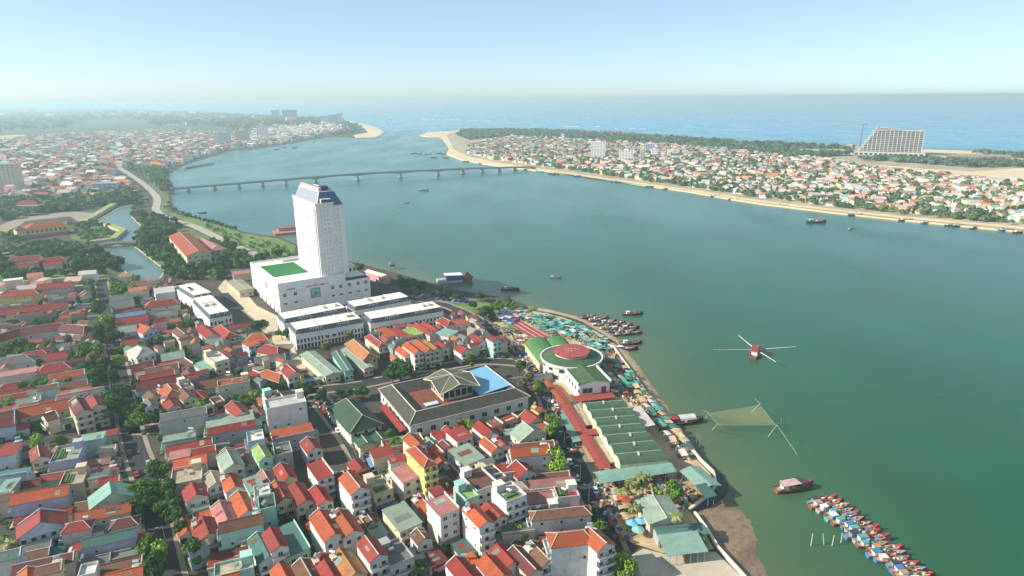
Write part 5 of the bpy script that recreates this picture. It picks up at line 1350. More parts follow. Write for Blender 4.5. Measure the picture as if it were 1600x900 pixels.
scatter([(330, 375), (380, 385), (440, 405), (462, 412), (430, 416), (360, 420), (330, 400)], 24, 'in the park behind the pink arcade', 1.0, 1.6)
scatter([(0, 408), (70, 398), (160, 396), (200, 430), (150, 432), (70, 438), (0, 444)], 34, 'in the citadel garden left of the moat', 1.0, 1.8)
for pl in FILL_AREAS[:3]:
    scatter(pl, 14, 'squeezed into yards between the houses', .5, .8, mind=10)
trees = trees[:290]
fam = {}
for i, q in enumerate(trees):
    X = px((q[0], q[1], 4))
    size = 'large' if q[2] > 1.35 else 'small' if q[2] < .85 else 'medium'
    base = '%s %s broadleaf tree' % (size, SHADE[(0, 1, 1, 0, 2, 3, 0, 1)[q[3]]])
    fam.setdefault((base, q[4]), []).append((X[0], i))
for (base, place), v in fam.items():
    v.sort()
    for k, (_, i) in enumerate(v):
        q = trees[i]
        lb = '%s %s' % (base, place) if len(v) == 1 else '%s %s, %s from left' % (base, place, ordinal(k + 1))
        t = thing('broadleaf_tree', lb, 'tree', (q[0], q[1], 0), R.uniform(0, 6.28), 'trees of the riverside town')
        t.scale = (q[2], q[2], q[2] * R.uniform(.9, 1.1))
        obj('trunk', TRUNK[i % 3], t); o = obj('crown', CROWN[q[3]], t, (0, 0, 3.9)); 
# coconut palms
frond = leaf_mat('palm fronds', '#7f8650', .15)
def palm_crown(seed):
    rs = random.Random(seed); mb = MB()
    for k in range(18):
        a_ = k * 2.4 + rs.random(); up = rs.uniform(.1, 1.0); L = rs.uniform(2.8, 3.8); n = 7; prev = None
        for q in range(n + 1):
            f = q / n; r = L * f * (1 - .15 * f); z = up * L * .5 * f - 2.2 * f * f * (1.2 - up * .5)
            p = Vector((math.cos(a_) * r, math.sin(a_) * r, z)); w = .55 * math.sin(math.pi * min(1, f * .9 + .1)) + .05
            sd = Vector((-math.sin(a_), math.cos(a_), 0)) * w; dr = Vector((0, 0, -w * .5))
            cur = (p, p + sd + dr, p - sd + dr)
            if prev and q % 1 == 0: mb.quad(prev[0], cur[0], cur[1], prev[1]); mb.quad(prev[2], cur[2], cur[0], prev[0])
            prev = cur
    return mb.mesh('crown', frond)
PALM = [palm_crown(i) for i in range(3)]
for k, (a_, b_, h, lb) in enumerate(((985, 753, 9, 'tallest coconut palm in front of the mint shed'), (1001, 745, 9.5, 'coconut palm in front of the mint shed, second from the right'), (975, 766, 8, 'leftmost coconut palm in the clump by the mint shed'), (1011, 744, 8.5, 'rightmost coconut palm in the clump by the mint shed'), (994, 758, 7.5, 'short coconut palm low in the middle of the clump'), (1057, 806, 9, 'lone coconut palm at the sage warehouse roof'), (992, 793, 6, 'small coconut palm beside the blue parasols'), (832, 480, 9, 'coconut palm at the far top of the stall market'), (826, 484, 8, 'shorter coconut palm at the far top of the stall market'), (14, 846, 6, 'small palm by the lane at the far left edge'))):
    p = at(a_, b_, h); t = thing('coconut_palm', lb, 'palm', (p.x, p.y, 0), k * 1.3, 'coconut palms')
    mb = MB(); pv = None
    for q in range(6):
        f = q / 5; c_ = Vector((.5 * f * f, .2 * f, h * f))
        if pv is not None: mb.tube(pv, c_, .2 - .02 * q, .18 - .02 * q, 6)
        pv = c_
    mb.build('trunk', BARK, t); obj('crown', PALM[k % 3], t, (.5, .2, h))
# ------------------------------------------------------------------ stall market: one tarpaulin stall after another
TARP = dict(teal=mat('teal tarpaulin', '#4b9184', .7, .15, .6), mint=mat('mint tarpaulin', '#83b5a6', .7, .12, .6), blue=mat('blue tarpaulin', '#414f94', .7, .12, .6), white=mat('white tarpaulin', '#c2c2bf', .7, .1, .6),
            green=mat('green tarpaulin', '#356f5c', .7, .15, .6), red=mat('red tarpaulin', '#94463e', .7, .12, .6), tan=mat('tan tarpaulin', '#b7a27f', .7, .15, .6), pink=mat('pale pink tarpaulin', '#c09d9f', .7, .1, .6), orange=mat('orange tarpaulin', '#b9522f', .7, .1, .6))
GOODS = mat('market goods', '#9a6f57', .9, .5, 1.5)
def stall_mesh(col, v):
    rr = random.Random(v * 7 + 1); w, d, h = rr.uniform(1.5, 2.3), rr.uniform(1.3, 1.9), rr.uniform(2.3, 2.9)
    mb = MB(); t1, t2 = rr.uniform(-.25, .25), rr.uniform(-.2, .2); n = 3
    Z = lambda i, j: h + t1 * (i / n - .5) * 2 + t2 * (j / n - .5) * 2 - .22 * math.sin(math.pi * i / n) * math.sin(math.pi * j / n) + (.3 if v % 3 == 0 and 0 < j < n else 0)
    for i in range(n):
        for j in range(n):
            g = lambda a, b: (-w + 2 * w * a / n, -d + 2 * d * b / n, Z(a, b))
            mb.quad(g(i, j), g(i + 1, j), g(i + 1, j + 1), g(i, j + 1), 0)
    for sx in (-1, 1):
        for sy in (-1, 1): mb.tube((sx * (w - .1), sy * (d - .1), 0), (sx * (w - .1), sy * (d - .1), Z(0 if sx < 0 else n, 0 if sy < 0 else n) - .02), .05, n=4, m=1)
    mb.box(-w * .7, w * .7, -d * .5, d * .3, .55, .8, 2)
    return mb.mesh('market_stall', [TARP[col], STEEL, GOODS])
SM = {}
stalls = []
def stall_area(poly, a0, a1, cols, place, stepx=4.3, stepy=3.7, skip=.12):
    P = [at(a, b) for a, b in poly]; o = P[0]; A, B = at(*a0), at(*a1); an = math.atan2(B.y - A.y, B.x - A.x); c, s = math.cos(an), math.sin(an)
    loc = [((p.x - o.x) * c + (p.y - o.y) * s, -(p.x - o.x) * s + (p.y - o.y) * c) for p in P]
    x0, x1 = min(q[0] for q in loc), max(q[0] for q in loc); y0, y1 = min(q[1] for q in loc), max(q[1] for q in loc)
    row = 0; y = y0 + 1.5
    while y < y1:
        x = x0 + 1.5; k = 0
        while x < x1:
            ins = False; j = len(loc) - 1
            for i in range(len(loc)):
                if (loc[i][1] > y) != (loc[j][1] > y) and x < (loc[j][0] - loc[i][0]) * (y - loc[i][1]) / (loc[j][1] - loc[i][1]) + loc[i][0]: ins = not ins
                j = i
            X, Y = o.x + x * c - y * s, o.y + x * s + y * c
            if ins and occ(X, Y) == 0 and R.random() > skip:
                stalls.append((X + R.uniform(-.4, .4), Y + R.uniform(-.4, .4), an + R.uniform(-.3, .3), R.choice(cols), R.randrange(4), place))
            x += stepx * R.uniform(.9, 1.1)
        y += stepy; row += 1
stall_area([(812, 497), (850, 494), (905, 510), (948, 534), (955, 549), (938, 556), (918, 541), (895, 531), (862, 526), (826, 507)], (850, 494), (948, 534), ['teal'] * 5 + ['mint'] * 4 + ['green', 'white', 'tan', 'teal'], 'between the vaults and the beach')
stall_area([(772, 500), (796, 485), (830, 489), (815, 500), (806, 508), (795, 512)], (796, 485), (830, 489), ['white', 'blue', 'pink', 'blue', 'mint', 'white', 'red'], 'at the far top of the market', 4.3, 3.7)
stall_area([(765, 508), (795, 515), (828, 527), (848, 565), (843, 580), (815, 556), (790, 535)], (795, 515), (843, 575), ['teal', 'mint', 'tan', 'tan', 'red', 'green', 'white'], 'left of the green vaults', 4.6, 4.2, .25)
stall_area([(938, 562), (952, 553), (975, 575), (998, 608), (975, 622), (935, 622), (932, 590)], (952, 553), (998, 608), ['green', 'green', 'teal', 'red', 'teal', 'tan'], 'in the rotunda shade towards the seawall', 4.3, 3.8, .08)
stall_area([(975, 574), (1002, 606), (1035, 650), (1080, 708), (1070, 712), (1030, 668), (1000, 634), (985, 606)], (975, 574), (1035, 650), ['tan', 'tan', 'mint', 'white', 'green', 'teal'], 'along the inside of the seawall', 4.4, 4.0, .1)
stall_area([(930, 770), (968, 760), (985, 800), (975, 838), (960, 840), (940, 790)], (930, 770), (960, 840), ['teal', 'tan', 'green', 'white', 'tan', 'green'], 'by the palms beside the riverside street', 5, 4.6, .45)
stall_area([(1046, 672), (1078, 715), (1068, 722), (1048, 700), (1032, 676)], (1046, 672), (1078, 715), ['tan', 'white', 'mint'], 'near the signal masts', 5, 4.4, .3)
print('STALLS', len(stalls))
stalls.sort(key=lambda q: q[1])
stalls = stalls[:288]
fam = {}
for i, q in enumerate(stalls): fam.setdefault((q[3], q[5]), []).append((px((q[0], q[1], 2))[0], i))
for (c_, pl), v in fam.items():
    v.sort()
    for k, (_, i) in enumerate(v):
        q = stalls[i]
        if (c_, q[4]) not in SM: SM[(c_, q[4])] = stall_mesh(c_, q[4])
        o = obj('market_stall', SM[(c_, q[4])], None, (q[0], q[1], 0), q[2])
        tag(o, 'stall under a %s tarpaulin %s%s' % (c_, pl, '' if len(v) == 1 else ', %s from left' % ordinal(k + 1)), 'stall', 'stalls of the riverside market')
# baskets, crates, scooters and bundles all over the market ground: beyond counting
def clutter(name, polys, n, size=(.25, .7)):
    V = []; C = []; F = []; pal = [lin(c) for c in ('#b8ab94', '#8a7460', '#5b5750', '#9c5a48', '#4e7f78', '#4a5f86', '#c9c4b8', '#3a3a3d', '#7d6a4a', '#b08a5a')]
    for poly in polys:
        P = [at(a, b) for a, b in poly]; xs = [p.x for p in P]; ys = [p.y for p in P]; got = 0; tries = 0
        while got < n and tries < n * 12:
            tries += 1; x = R.uniform(min(xs), max(xs)); y = R.uniform(min(ys), max(ys)); ins = False; j = len(P) - 1
            for i in range(len(P)):
                if (P[i].y > y) != (P[j].y > y) and x < (P[j].x - P[i].x) * (y - P[i].y) / (P[j].y - P[i].y) + P[i].x: ins = not ins
                j = i
            if not ins: continue
            got += 1; a, b, h, an = R.uniform(*size), R.uniform(*size), R.uniform(.3, 1.3), R.uniform(0, 3); c, s = math.cos(an), math.sin(an); k = len(V); q = R.uniform(.5, .9)
            for z, f in ((0.03, 1), (h, q)):
                for u, w in ((-a, -b), (a, -b), (a, b), (-a, b)): V.append((x + (c * u - s * w) * f, y + (s * u + c * w) * f, z))
            C += [R.choice(pal)] * 8
            F += [k, k + 1, k + 5, k + 4, k + 1, k + 2, k + 6, k + 5, k + 2, k + 3, k + 7, k + 6, k + 3, k, k + 4, k + 7, k + 4, k + 5, k + 6, k + 7]
    o = obj(name, np_mesh(name, V, F, 4, [mat('market bundles', None, .9, .2, 1.5, attr='col')], colors=np.array(C))); o['kind'] = 'stuff'
clutter('market_clutter', [[(812, 497), (850, 494), (905, 508), (950, 534), (984, 574), (1003, 602), (1040, 655), (1085, 715), (1060, 716), (1022, 660), (975, 624), (935, 622), (930, 575), (938, 556), (895, 531), (826, 507)]], 1500)
clutter('street_clutter', [[(765, 505), (800, 515), (830, 530), (850, 570), (862, 600), (880, 645), (905, 700), (895, 705), (868, 650), (846, 600), (815, 560), (785, 535)], [(925, 755), (1000, 745), (1060, 740), (1100, 770), (1070, 800), (1010, 770), (985, 800), (990, 850), (960, 845)], [(545, 690), (600, 780), (610, 775), (556, 690), (500, 620), (488, 622)]], 260, (.3, .9))
# parasols by the palms
for k, (a_, b_, cn, lb) in enumerate(((988, 814, 'blue', 'blue parasol, left one beside the riverside street'), (1001, 811, 'blue', 'blue parasol nearest the sage warehouse'), (997, 825, 'mint', 'mint parasol below the two blue ones'), (974, 778, 'orange', 'bright orange canopy at the foot of the palms'))):
    p = at(a_, b_, 3); t = thing('parasol', lb, 'parasol', (p.x, p.y, 0)); mb = MB(); n = 8; r = 2.2 if k < 3 else 2.9
    for q in range(n): mb.tri((r * math.cos(q * .785), r * math.sin(q * .785), 2.4), (r * math.cos((q + 1) * .785), r * math.sin((q + 1) * .785), 2.4), (0, 0, 3.2))
    mb.build('canopy', mat('sky blue canopy', '#6fb0cf', .7, .1) if cn == 'blue' else TARP[cn], t); mb = MB(); mb.tube((0, 0, 0), (0, 0, 3.15), .06); mb.build('pole', STEEL, t)

# ------------------------------------------------------------------ boats
def paint(n, c): return mat(n, c, .55, .12, .8)
HULLC = dict(blue=paint('blue hull paint', '#3c76a3'), teal=paint('teal hull paint', '#4f9a9a'), dark=paint('tarred hull', '#33333a'), brown=paint('brown hull', '#7a4a38'), grey=paint('grey hull', '#8c959a'))
DECKM = mat('boat deck timber', '#a3846a', .9, .3, 1.2); REDM = paint('red boat paint', '#9c3338'); CABM = paint('pale cabin paint', '#cfd6d4')
NETM = [mat('pale net pile', '#d9cbb0', .95, .3, 2), mat('green net pile', '#6da58f', .95, .3, 2), mat('dark gear pile', '#3d3f45', .95, .3, 2), mat('blue tarp pile', '#5f86b8', .9, .25, 2)]
def hull_mesh(L, B, col, z=1.3):
    mb = MB(); n = 12; st = []
    for k in range(n + 1):
        f = k / n; x = -L / 2 + L * f
        w = B / 2 * (min(1, .72 + f * 1.1) if f < .5 else max(.03, 1 - ((f - .5) / .5) ** 2.4)); zz = z * (1 + .75 * max(0, f - .45) ** 1.6 * 2 + .18 * max(0, .25 - f) * 2)
        st.append((x + (L * .04 if k == n else 0), w, zz))
    for k in range(n):
        (x0, w0, z0), (x1, w1, z1) = st[k], st[k + 1]
        for s in (-1, 1):
            a, b, c, d = (x0, s * w0 * .55, -.5), (x1, s * w1 * .55, -.5), (x1, s * w1, z1), (x0, s * w0, z0)
            mb.quad(*((a, b, c, d) if s < 0 else (d, c, b, a)), 0 if f < 2 else 0)
            c2, d2 = (x1, s * w1 * .92, z1 + .12), (x0, s * w0 * .92, z0 + .12)
            mb.quad(*((d, c, c2, d2) if s < 0 else (d2, c2, c, d)), 1)
        mb.quad((x0, -w0 * .95, z0 - .25), (x1, -w1 * .95, z1 - .25), (x1, w1 * .95, z1 - .25), (x0, w0 * .95, z0 - .25), 2)
    x0, w0, z0 = st[0]; mb.quad((x0, w0 * .55, -.5), (x0, -w0 * .55, -.5), (x0, -w0, z0), (x0, w0, z0), 0)
    return mb.mesh('hull', [col, REDM, DECKM])
def make_boat(L, B, hullc, style, seed):
    """returns list of (part name, mesh, location)"""
    rr = random.Random(seed); P = [('hull', hull_mesh(L, B, HULLC[hullc]), (0, 0, 0))]
    cl = L * rr.uniform(.14, .2); cx = -L * rr.uniform(.30, .38); cw = B * rr.uniform(.22, .3)
    mb = MB(); mb.box(cx, cx + cl, -cw, cw, 1.05, 2.5, 0); mb.box(cx + cl * .97, cx + cl * 1.02, -cw * .8, cw * .8, 1.7, 2.25, 1)
    P.append(('wheelhouse', mb.mesh('wheelhouse', [rr.choice([CABM, CABM, HULLC['teal'], NETM[0]]), GLASS]), (0, 0, 0)))
    mb = MB(); mb.slab([(cx - .3, -cw - .2, 2.62), (cx + cl * 1.15, -cw - .2, 2.7), (cx + cl * 1.15, cw + .2, 2.7), (cx - .3, cw + .2, 2.62)], .1); P.append(('cabin_roof', mb.mesh('cabin_roof', [rr.choice([CABM, HULLC['grey'], HULLC['teal'], NETM[0], NETM[2], DECKM, HULLC['blue']])]), (0, 0, 0)))
    for q in range(4):
        x = -L * .10 + q * L * .12; s = rr.uniform(.5, 1.0); mb = MB(); yo = rr.uniform(-B * .12, B * .12)
        n = 7; A = [(x + s * math.cos(2 * math.pi * k / n) * rr.uniform(.8, 1.2), yo + B * .2 * math.sin(2 * math.pi * k / n) * rr.uniform(.7, 1.2)) for k in range(n)]
        h = rr.uniform(1.4, 2.0)
        for k in range(n):
            j = (k + 1) % n; mb.quad((*A[k], 1.05), (*A[j], 1.05), (x + (A[j][0] - x) * .5, yo + (A[j][1] - yo) * .5, h), (x + (A[k][0] - x) * .5, yo + (A[k][1] - yo) * .5, h))
        i = len(mb.v); mb.v += [(x + (p[0] - x) * .5, yo + (p[1] - yo) * .5, h) for p in A]; mb.f.append(tuple(range(i, i + n))); mb.m.append(0)
        P.append(('net_pile', mb.mesh('net_pile', [rr.choice(NETM)]), (0, 0, 0)))
    for q in range(5):
        x = rr.uniform(-L * .42, L * .3); yy = rr.choice((-1, 1)) * B * rr.uniform(.15, .36); w = rr.uniform(.3, .7); mb = MB(); mb.box(x - w, x + w, yy - .3, yy + .3, 1.05, 1.3 + rr.random() * .6)
        P.append(('crate', mb.mesh('crate', [rr.choice([CABM, DECKM, NETM[3], NETM[2], WOOD, REDM, HULLC['teal']])]), (0, 0, 0)))
    mb = MB(); mb.tube((L * .08, 0, 1), (L * .08, 0, 4.6), .09, .05, 6); mb.tube((L * .08, 0, 4.0), (-L * .2, 0, 3.2), .05, .04, 5); P.append(('mast', mb.mesh('mast', [WOOD]), (0, 0, 0)))
    if style != 'plain':
        f = rr.uniform(.28, .36); mb = MB(); mb.slab([(L * f, -B * .22, 2.0), (L * .45, -B * .1, 2.45), (L * .45, B * .1, 2.45), (L * f, B * .22, 2.0)], .18); P.append(('bow_deck', mb.mesh('bow_deck', [REDM]), (0, 0, 0)))
        mb = MB(); mb.quad((L * .08, 0, 4.5), (L * .08 - .8, .1, 4.45), (L * .08 - .8, .1, 3.95), (L * .08, 0, 4.0)); P.append(('flag', mb.mesh('flag', [REDM]), (0, 0, 0)))
    return P
BOATS = [make_boat(13.5, 3.6, c, s, i) for i, (c, s) in enumerate((('blue', 'red'), ('teal', 'red'), ('grey', 'red'), ('brown', 'red'), ('dark', 'plain'), ('blue', 'plain'), ('dark', 'red'), ('teal', 'plain'), ('grey', 'plain'), ('brown', 'plain'), ('teal', 'red'), ('blue', 'red')))]
def place_boat(parts, x, y, an, label, group, sc=1.0, cat='boat', name='fishing_boat'):
    t = thing(name, label, cat, (x, y, WATER_Z), an, group); t.scale = (sc, sc, sc)
    for nm, me, lc in parts: obj(nm, me, t, lc)
    return t
# raft of moored boats at lower right
N = 18
s0, s1 = at(1262, 789, WATER_Z), at(1398, 905, WATER_Z); b0, b1 = at(1312, 772, WATER_Z + 2), at(1462, 895, WATER_Z + 2)
for k in range(N):
    f = k / (N - 1) * 1.05; S = s0.lerp(s1, f); Bw = b0.lerp(b1, f); an = math.atan2(Bw.y - S.y, Bw.x - S.x); L = (Bw - S).length; c_ = (S + Bw) / 2
    an += R.uniform(-.05, .05); off = R.uniform(-1.4, 1.4)
    place_boat(BOATS[R.choice((0, 1, 2, 3, 5, 7, 8, 9, 10, 11))], c_.x + math.cos(an) * off, c_.y + math.sin(an) * off, an, 'fishing boat in the moored raft, %s from its far end' % ordinal(k + 1), 'boats moored in a raft', L / 13.5 * R.uniform(.84, 1.02))
# cluster by the market beach
cl = [(918, 497, 10), (930, 502, 20), (937, 499, 15), (941, 508, 5), (950, 505, 12), (955, 512, 0), (962, 506, 8), (968, 515, 10), (974, 510, 5), (978, 519, 12), (984, 514, 4), (988, 522, 10), (960, 520, 6), (972, 524, 5), (947, 515, 30), (935, 510, 25)]
for k, (a_, b_, an) in enumerate(sorted(cl)):
    p = at(a_, b_, WATER_Z); place_boat(BOATS[(k * 3) % 12], p.x, p.y, rad(an + R.uniform(-12, 12)), 'fishing boat in the cluster off the market beach, %s from left' % ordinal(k + 1), 'boats clustered off the market', .9)
for a_, b_, an, v, lb in ((985, 538, 8, 4, 'long dark boat alone below the market boat cluster'), (978, 547, 5, 6, 'dark boat with red bow nearest the seawall corner'), (988, 492, 5, 4, 'dark boat lying just beyond the market boat cluster'), (797, 453, -5, 4, 'boat with raised net poles off the lawn'), (868, 434, -10, 2, 'small pale boat out on the river'), (1240, 765, 15, 3, 'brown houseboat moored left of the raft of boats'),
                       (1275, 348, 0, 6, 'boat with outriggers on the river near the far bank'), (661, 298, -10, 2, 'white boat crossing the river beyond the tower'), (1330, 358, 20, 2, 'tiny pale boat off the far bank'), (635, 318, 0, 4, 'tiny dark boat right of the tower roof'), (316, 333, 0, 4, 'tiny dark boat by the bridge end')):
    p = at(a_, b_, WATER_Z); t = place_boat(BOATS[v], p.x, p.y, rad(an), lb, 'boats out on the river', {868: .75, 1240: 1.15, 661: 1.3, 1275: 1.6, 1330: .6, 635: .5, 316: .8}.get(a_, 1.0))
    if a_ in (797, 1275):
        for s in (-1, 1):
            mb = MB(); mb.tube((2, s, 1.5), (5, s * 7.5, 5), .08); mb.build('outrigger', WOOD, t); mb = MB(); mb.tube((-4, s, 1.5), (-7, s * 7, 5), .08); mb.build('outrigger', WOOD, t)
    if a_ == 1240:
        mb = MB(); mb.slab([(-4.5, -1.7, 3.0), (1.5, -1.7, 3.0), (1.5, 1.7, 3.0), (-4.5, 1.7, 3.0)], .15); mb.build('awning', TARP['pink'], t)
        mb = MB(); mb.slab([(1.6, -1.6, 2.9), (4.4, -1.5, 3.0), (4.4, 1.5, 3.0), (1.6, 1.6, 2.9)], .15); mb.build('awning', NETM[2], t)
        for q in range(4): mb = MB(); mb.tube((-4 + q * 2.6, -1.5, 1), (-4 + q * 2.6, -1.5, 2.9), .06); mb.build('awning_post', WOOD, t)
# boats along the far bank and by the bridge
far = [(646, 240), (655, 240.5), (664, 242), (671, 241), (686, 240), (693, 241), (697, 247), (677, 247), (728, 253), (752, 256), (726, 249), (845, 269), (862, 272), (868, 273), (902, 276), (955, 284), (962, 285), (1015, 292.5), (1040, 296), (1072, 299), (1118, 307), (1145, 312), (1152, 312), (1222, 322), (1248, 324), (1336, 337), (1415, 345), (1447, 349), (1485, 353), (1496, 354), (1521, 357), (1572, 361), (1592, 364), (432, 234), (460, 231), (443, 230.5), (490, 222)]
for k, (a_, b_) in enumerate(sorted(far)):
    p = at(a_, b_, WATER_Z); o = place_boat(BOATS[(4, 6, 4, 5)[k % 4]], p.x, p.y, R.uniform(-.6, .6), 'dark far-off fishing boat along the opposite shore, %s from left' % ordinal(k + 1), 'far-off boats', R.uniform(.95, 1.25))
# big-boomed net boat
p = at(1181, 553, WATER_Z); an = rad(60)
t = place_boat(make_boat(15, 4.6, 'brown', 'red', 91), p.x, p.y, an, 'brown net boat with four long white booms out on the river', 'boats out on the river', 1.2)
boomm = mat('bleached boom', '#b3b3a6', .8, .05)
for q in (at(1158, 530, 3), at(1126, 549, 2), at(1233, 545, 2), at(1207, 565, 2)):
    l_ = t.matrix_world.copy(); v = Vector((q.x - p.x, q.y - p.y, 0)); v = Matrix.Rotation(-an, 3, 'Z') @ v
    mb = MB(); mb.tube((v.x * .12, v.y * .12, 2.4), (v.x, v.y, q.z - WATER_Z + .6), .28, .14, 6); mb.build('boom', boomm, t)
mb = MB(); mb.box(-5, 0, -1.6, 1.6, 2.9, 4.6); mb.build('upper_cabin', mat('rust red paint', '#8a4a3a', .8, .25, .8), t)
# houseboat at the seawall and its lift net
p = at(1072, 661, WATER_Z); t = place_boat(make_boat(14, 4.5, 'dark', 'plain', 55), p.x, p.y, rad(12), 'houseboat under white tarpaulin moored at the seawall by the lift net', 'boats out on the river', 1.1)
mb = MB(); n = 6
for q in range(n):
    a0 = math.pi * q / n; a1 = math.pi * (q + 1) / n; mb.quad((-3.5, -2 * math.cos(a0), 2.4 + 1.3 * math.sin(a0)), (3.5, -2 * math.cos(a0), 2.4 + 1.3 * math.sin(a0)), (3.5, -2 * math.cos(a1), 2.4 + 1.3 * math.sin(a1)), (-3.5, -2 * math.cos(a1), 2.4 + 1.3 * math.sin(a1)))
mb.build('tarpaulin', TARP['white'], t)
mb = MB(); mb.box(-6.8, -3.8, -1.5, 1.5, 1.6, 3.1); mb.build('red_cabin', REDM, t)
netm = mat('hanging net mesh', '#a39a6c', .9, .15, .8, alpha=.24)
cor = [at(1107, 646, 2.0), at(1187, 633, 4.5), at(1212, 664, 4.0), at(1122, 664, 1.6)]
o0 = Vector((cor[0].x, cor[0].y, WATER_Z)); t = thing('lift_net', 'square lift net hung from poles over the river', 'fishing net', o0)
mb = MB(); n = 12
def netp(u, v):
    p = cor[0].lerp(cor[1], u).lerp(cor[3].lerp(cor[2], u), v) - o0; p.z -= 2.2 * math.sin(math.pi * u) * math.sin(math.pi * v)
    s = .18 * (math.sin(math.pi * u) if v in (0, 1) else 0); return p
for i in range(n):
    for j in range(n): mb.quad(netp(i / n, j / n), netp((i + 1) / n, j / n), netp((i + 1) / n, (j + 1) / n), netp(i / n, (j + 1) / n))
mb.build('net', netm, t, smooth=True)
mb = MB()
for i in range(n):
    for v in (0, 1): mb.tube(netp(i / n, v), netp((i + 1) / n, v), .035, n=4); mb.tube(netp(v, i / n), netp(v, (i + 1) / n), .035, n=4)
mb.build('edge_rope', boomm, t)
for (a_, b_), top in (((1174, 643), (1188, 630, 7)), ((1200, 681), (1214, 664, 7)), ((1102, 655), (1107, 645, 5)), ((1113, 671), (1121, 662, 5)), ((1221, 662), (1221, 655, 4))):
    b = at(a_, b_, WATER_Z) - o0; q = at(top[0], top[1], top[2]) - o0; mb = MB(); mb.tube((b.x, b.y, -.6), q, .2, .12, 6); mb.build('pole', boomm, t)
for (a_, b_, za), (c_, d_, zb_) in (((1214, 664, 6), (1246, 711, WATER_Z)), ((1188, 631, 6), (1179, 622, WATER_Z)), ((1107, 645, 4), (1098, 641, WATER_Z))):
    mb = MB(); mb.tube(at(a_, b_, za) - o0, at(c_, d_, zb_) - o0, .06, n=4); mb.build('stay_rope', boomm, t)
for k, (a_, b_, l_) in enumerate(((1267, 853, 4.5), (1288, 851, 4), (1300, 853, 3.8), (1314, 848, 3.5))):
    p = at(a_, b_, WATER_Z); mb = MB(); mb.tube((0, 0, -.6), (R.uniform(-.9, .5), .3, l_), .16, .12, 6); o = mb.build('mooring_stake', boomm); o.location = p
    tag(o, 'pale wooden stake in the shallows left of the boat raft, %s from left' % ordinal(k + 1), 'stake', 'stakes in the shallows')
for k, (a_, b_) in enumerate(((1093, 700), (1088, 694))):
    p = at(a_, b_, -.5); t = thing('signal_mast', 'thin pale signal mast at the seawall, %s of two' % ['nearer', 'farther'][k], 'mast', (p.x, p.y, -.5)); mb = MB(); mb.tube((0, 0, 0), (0, 0, 6.5 - k), .09, .06); mb.build('pole', STEEL, t)
    for z in (4.2, 5.4): mb = MB(); mb.tube((-.9, 0, z - k), (.9, 0, z - k + .2), .05); mb.build('crossarm', STEEL, t)
# floating restaurant right of the tower, and the old pier left of it
a_ = at(683, 436, 1); b_ = at(722, 433, 1); t = thing('floating_restaurant', 'blue and white floating restaurant moored right of the hotel tower', 'barge', (a_.x, a_.y, WATER_Z), math.atan2(b_.y - a_.y, b_.x - a_.x)); L = (b_ - a_).length; W = 11
mb = MB(); mb.box(0, L, -W / 2, W / 2, -.3, 1.6); mb.build('hull', CONC, t); mb = MB(); mb.box(L * .35, L * .98, -W * .45, W * .3, 1.61, 4.8); mb.build('cabin', paint('royal blue paint', '#2f4f9c'), t)
mb = MB(); mb.slab([(L * .3, -W * .3, 5.6), (L, -W * .3, 5.2), (L, W * .5, 5.2), (L * .3, W * .5, 5.6)], .2); mb.build('roof', WHITE, t)
mb = MB(); mb.box(0, L * .3, -W / 2 - .2, -W / 2 + .5, 1.61, 3.2); mb.build('rail', WHITE, t)
p = at(730, 434, 1); t = thing('thatched_boathouse', 'reddish thatched boathouse at the end of the floating restaurant', 'boathouse', (p.x, p.y, WATER_Z), .5)
mb = MB(); mb.box(-3, 3, -3, 3, -.3, 3.4); mb.build('wall', WOOD, t); mb = MB(); hip_roof(mb, 7.5, 7.5, 3.4, 4.2, .4); mb.build('roof', roof_mat('b'), t)
p = at(613, 416, 1); t = thing('stilt_hut', 'small dark stilt hut standing in the water below the tower', 'hut', (p.x, p.y, WATER_Z), .3)
for s in (-1, 1):
    for q in (-1, 1): mb = MB(); mb.tube((s * 1.6, q * 1.6, -.5), (s * 1.6, q * 1.6, 3), .15); mb.build('stilt', WOOD, t)
mb = MB(); mb.box(-2, 2, -2, 2, 3, 5); mb.build('wall', mat('dark hut boards', '#4a4e5e', .9, .2), t); mb = MB(); hip_roof(mb, 5, 5, 5, 2.4, .3); mb.build('roof', roof_mat('g'), t)
a_ = at(427, 361, 1); b_ = at(470, 357, 1); an = math.atan2(b_.y - a_.y, b_.x - a_.x); t = thing('river_pier', 'reddish river pier with low buildings left of the hotel tower', 'pier', (a_.x, a_.y, WATER_Z), an); L = (b_ - a_).length
mb = MB(); mb.box(0, L, -14, 8, -.5, 1.9); mb.build('deck', mat('red pier deck', '#a8726a', .9, .15, .2), t); mb = MB(); mb.box(5, L - 2, -2, 5, 1.91, 5); mb.build('shed_wall', wall_mat('p'), t); mb = MB(); mb.slab([(4, -3, 5.2), (L - 1, -3, 5.2), (L - 1, 6, 5.8), (4, 6, 5.8)], .3); mb.build('shed_roof', roof_mat('k'), t)
a_ = at(287, 262, 1); b_ = at(334, 254, 1); mb = MB(); mb.tube(a_, b_, 3, 2, 5); o = mb.build('stone_jetty', wall_stone); tag(o, 'low stone jetty reaching into the river beyond the bridge', 'jetty')

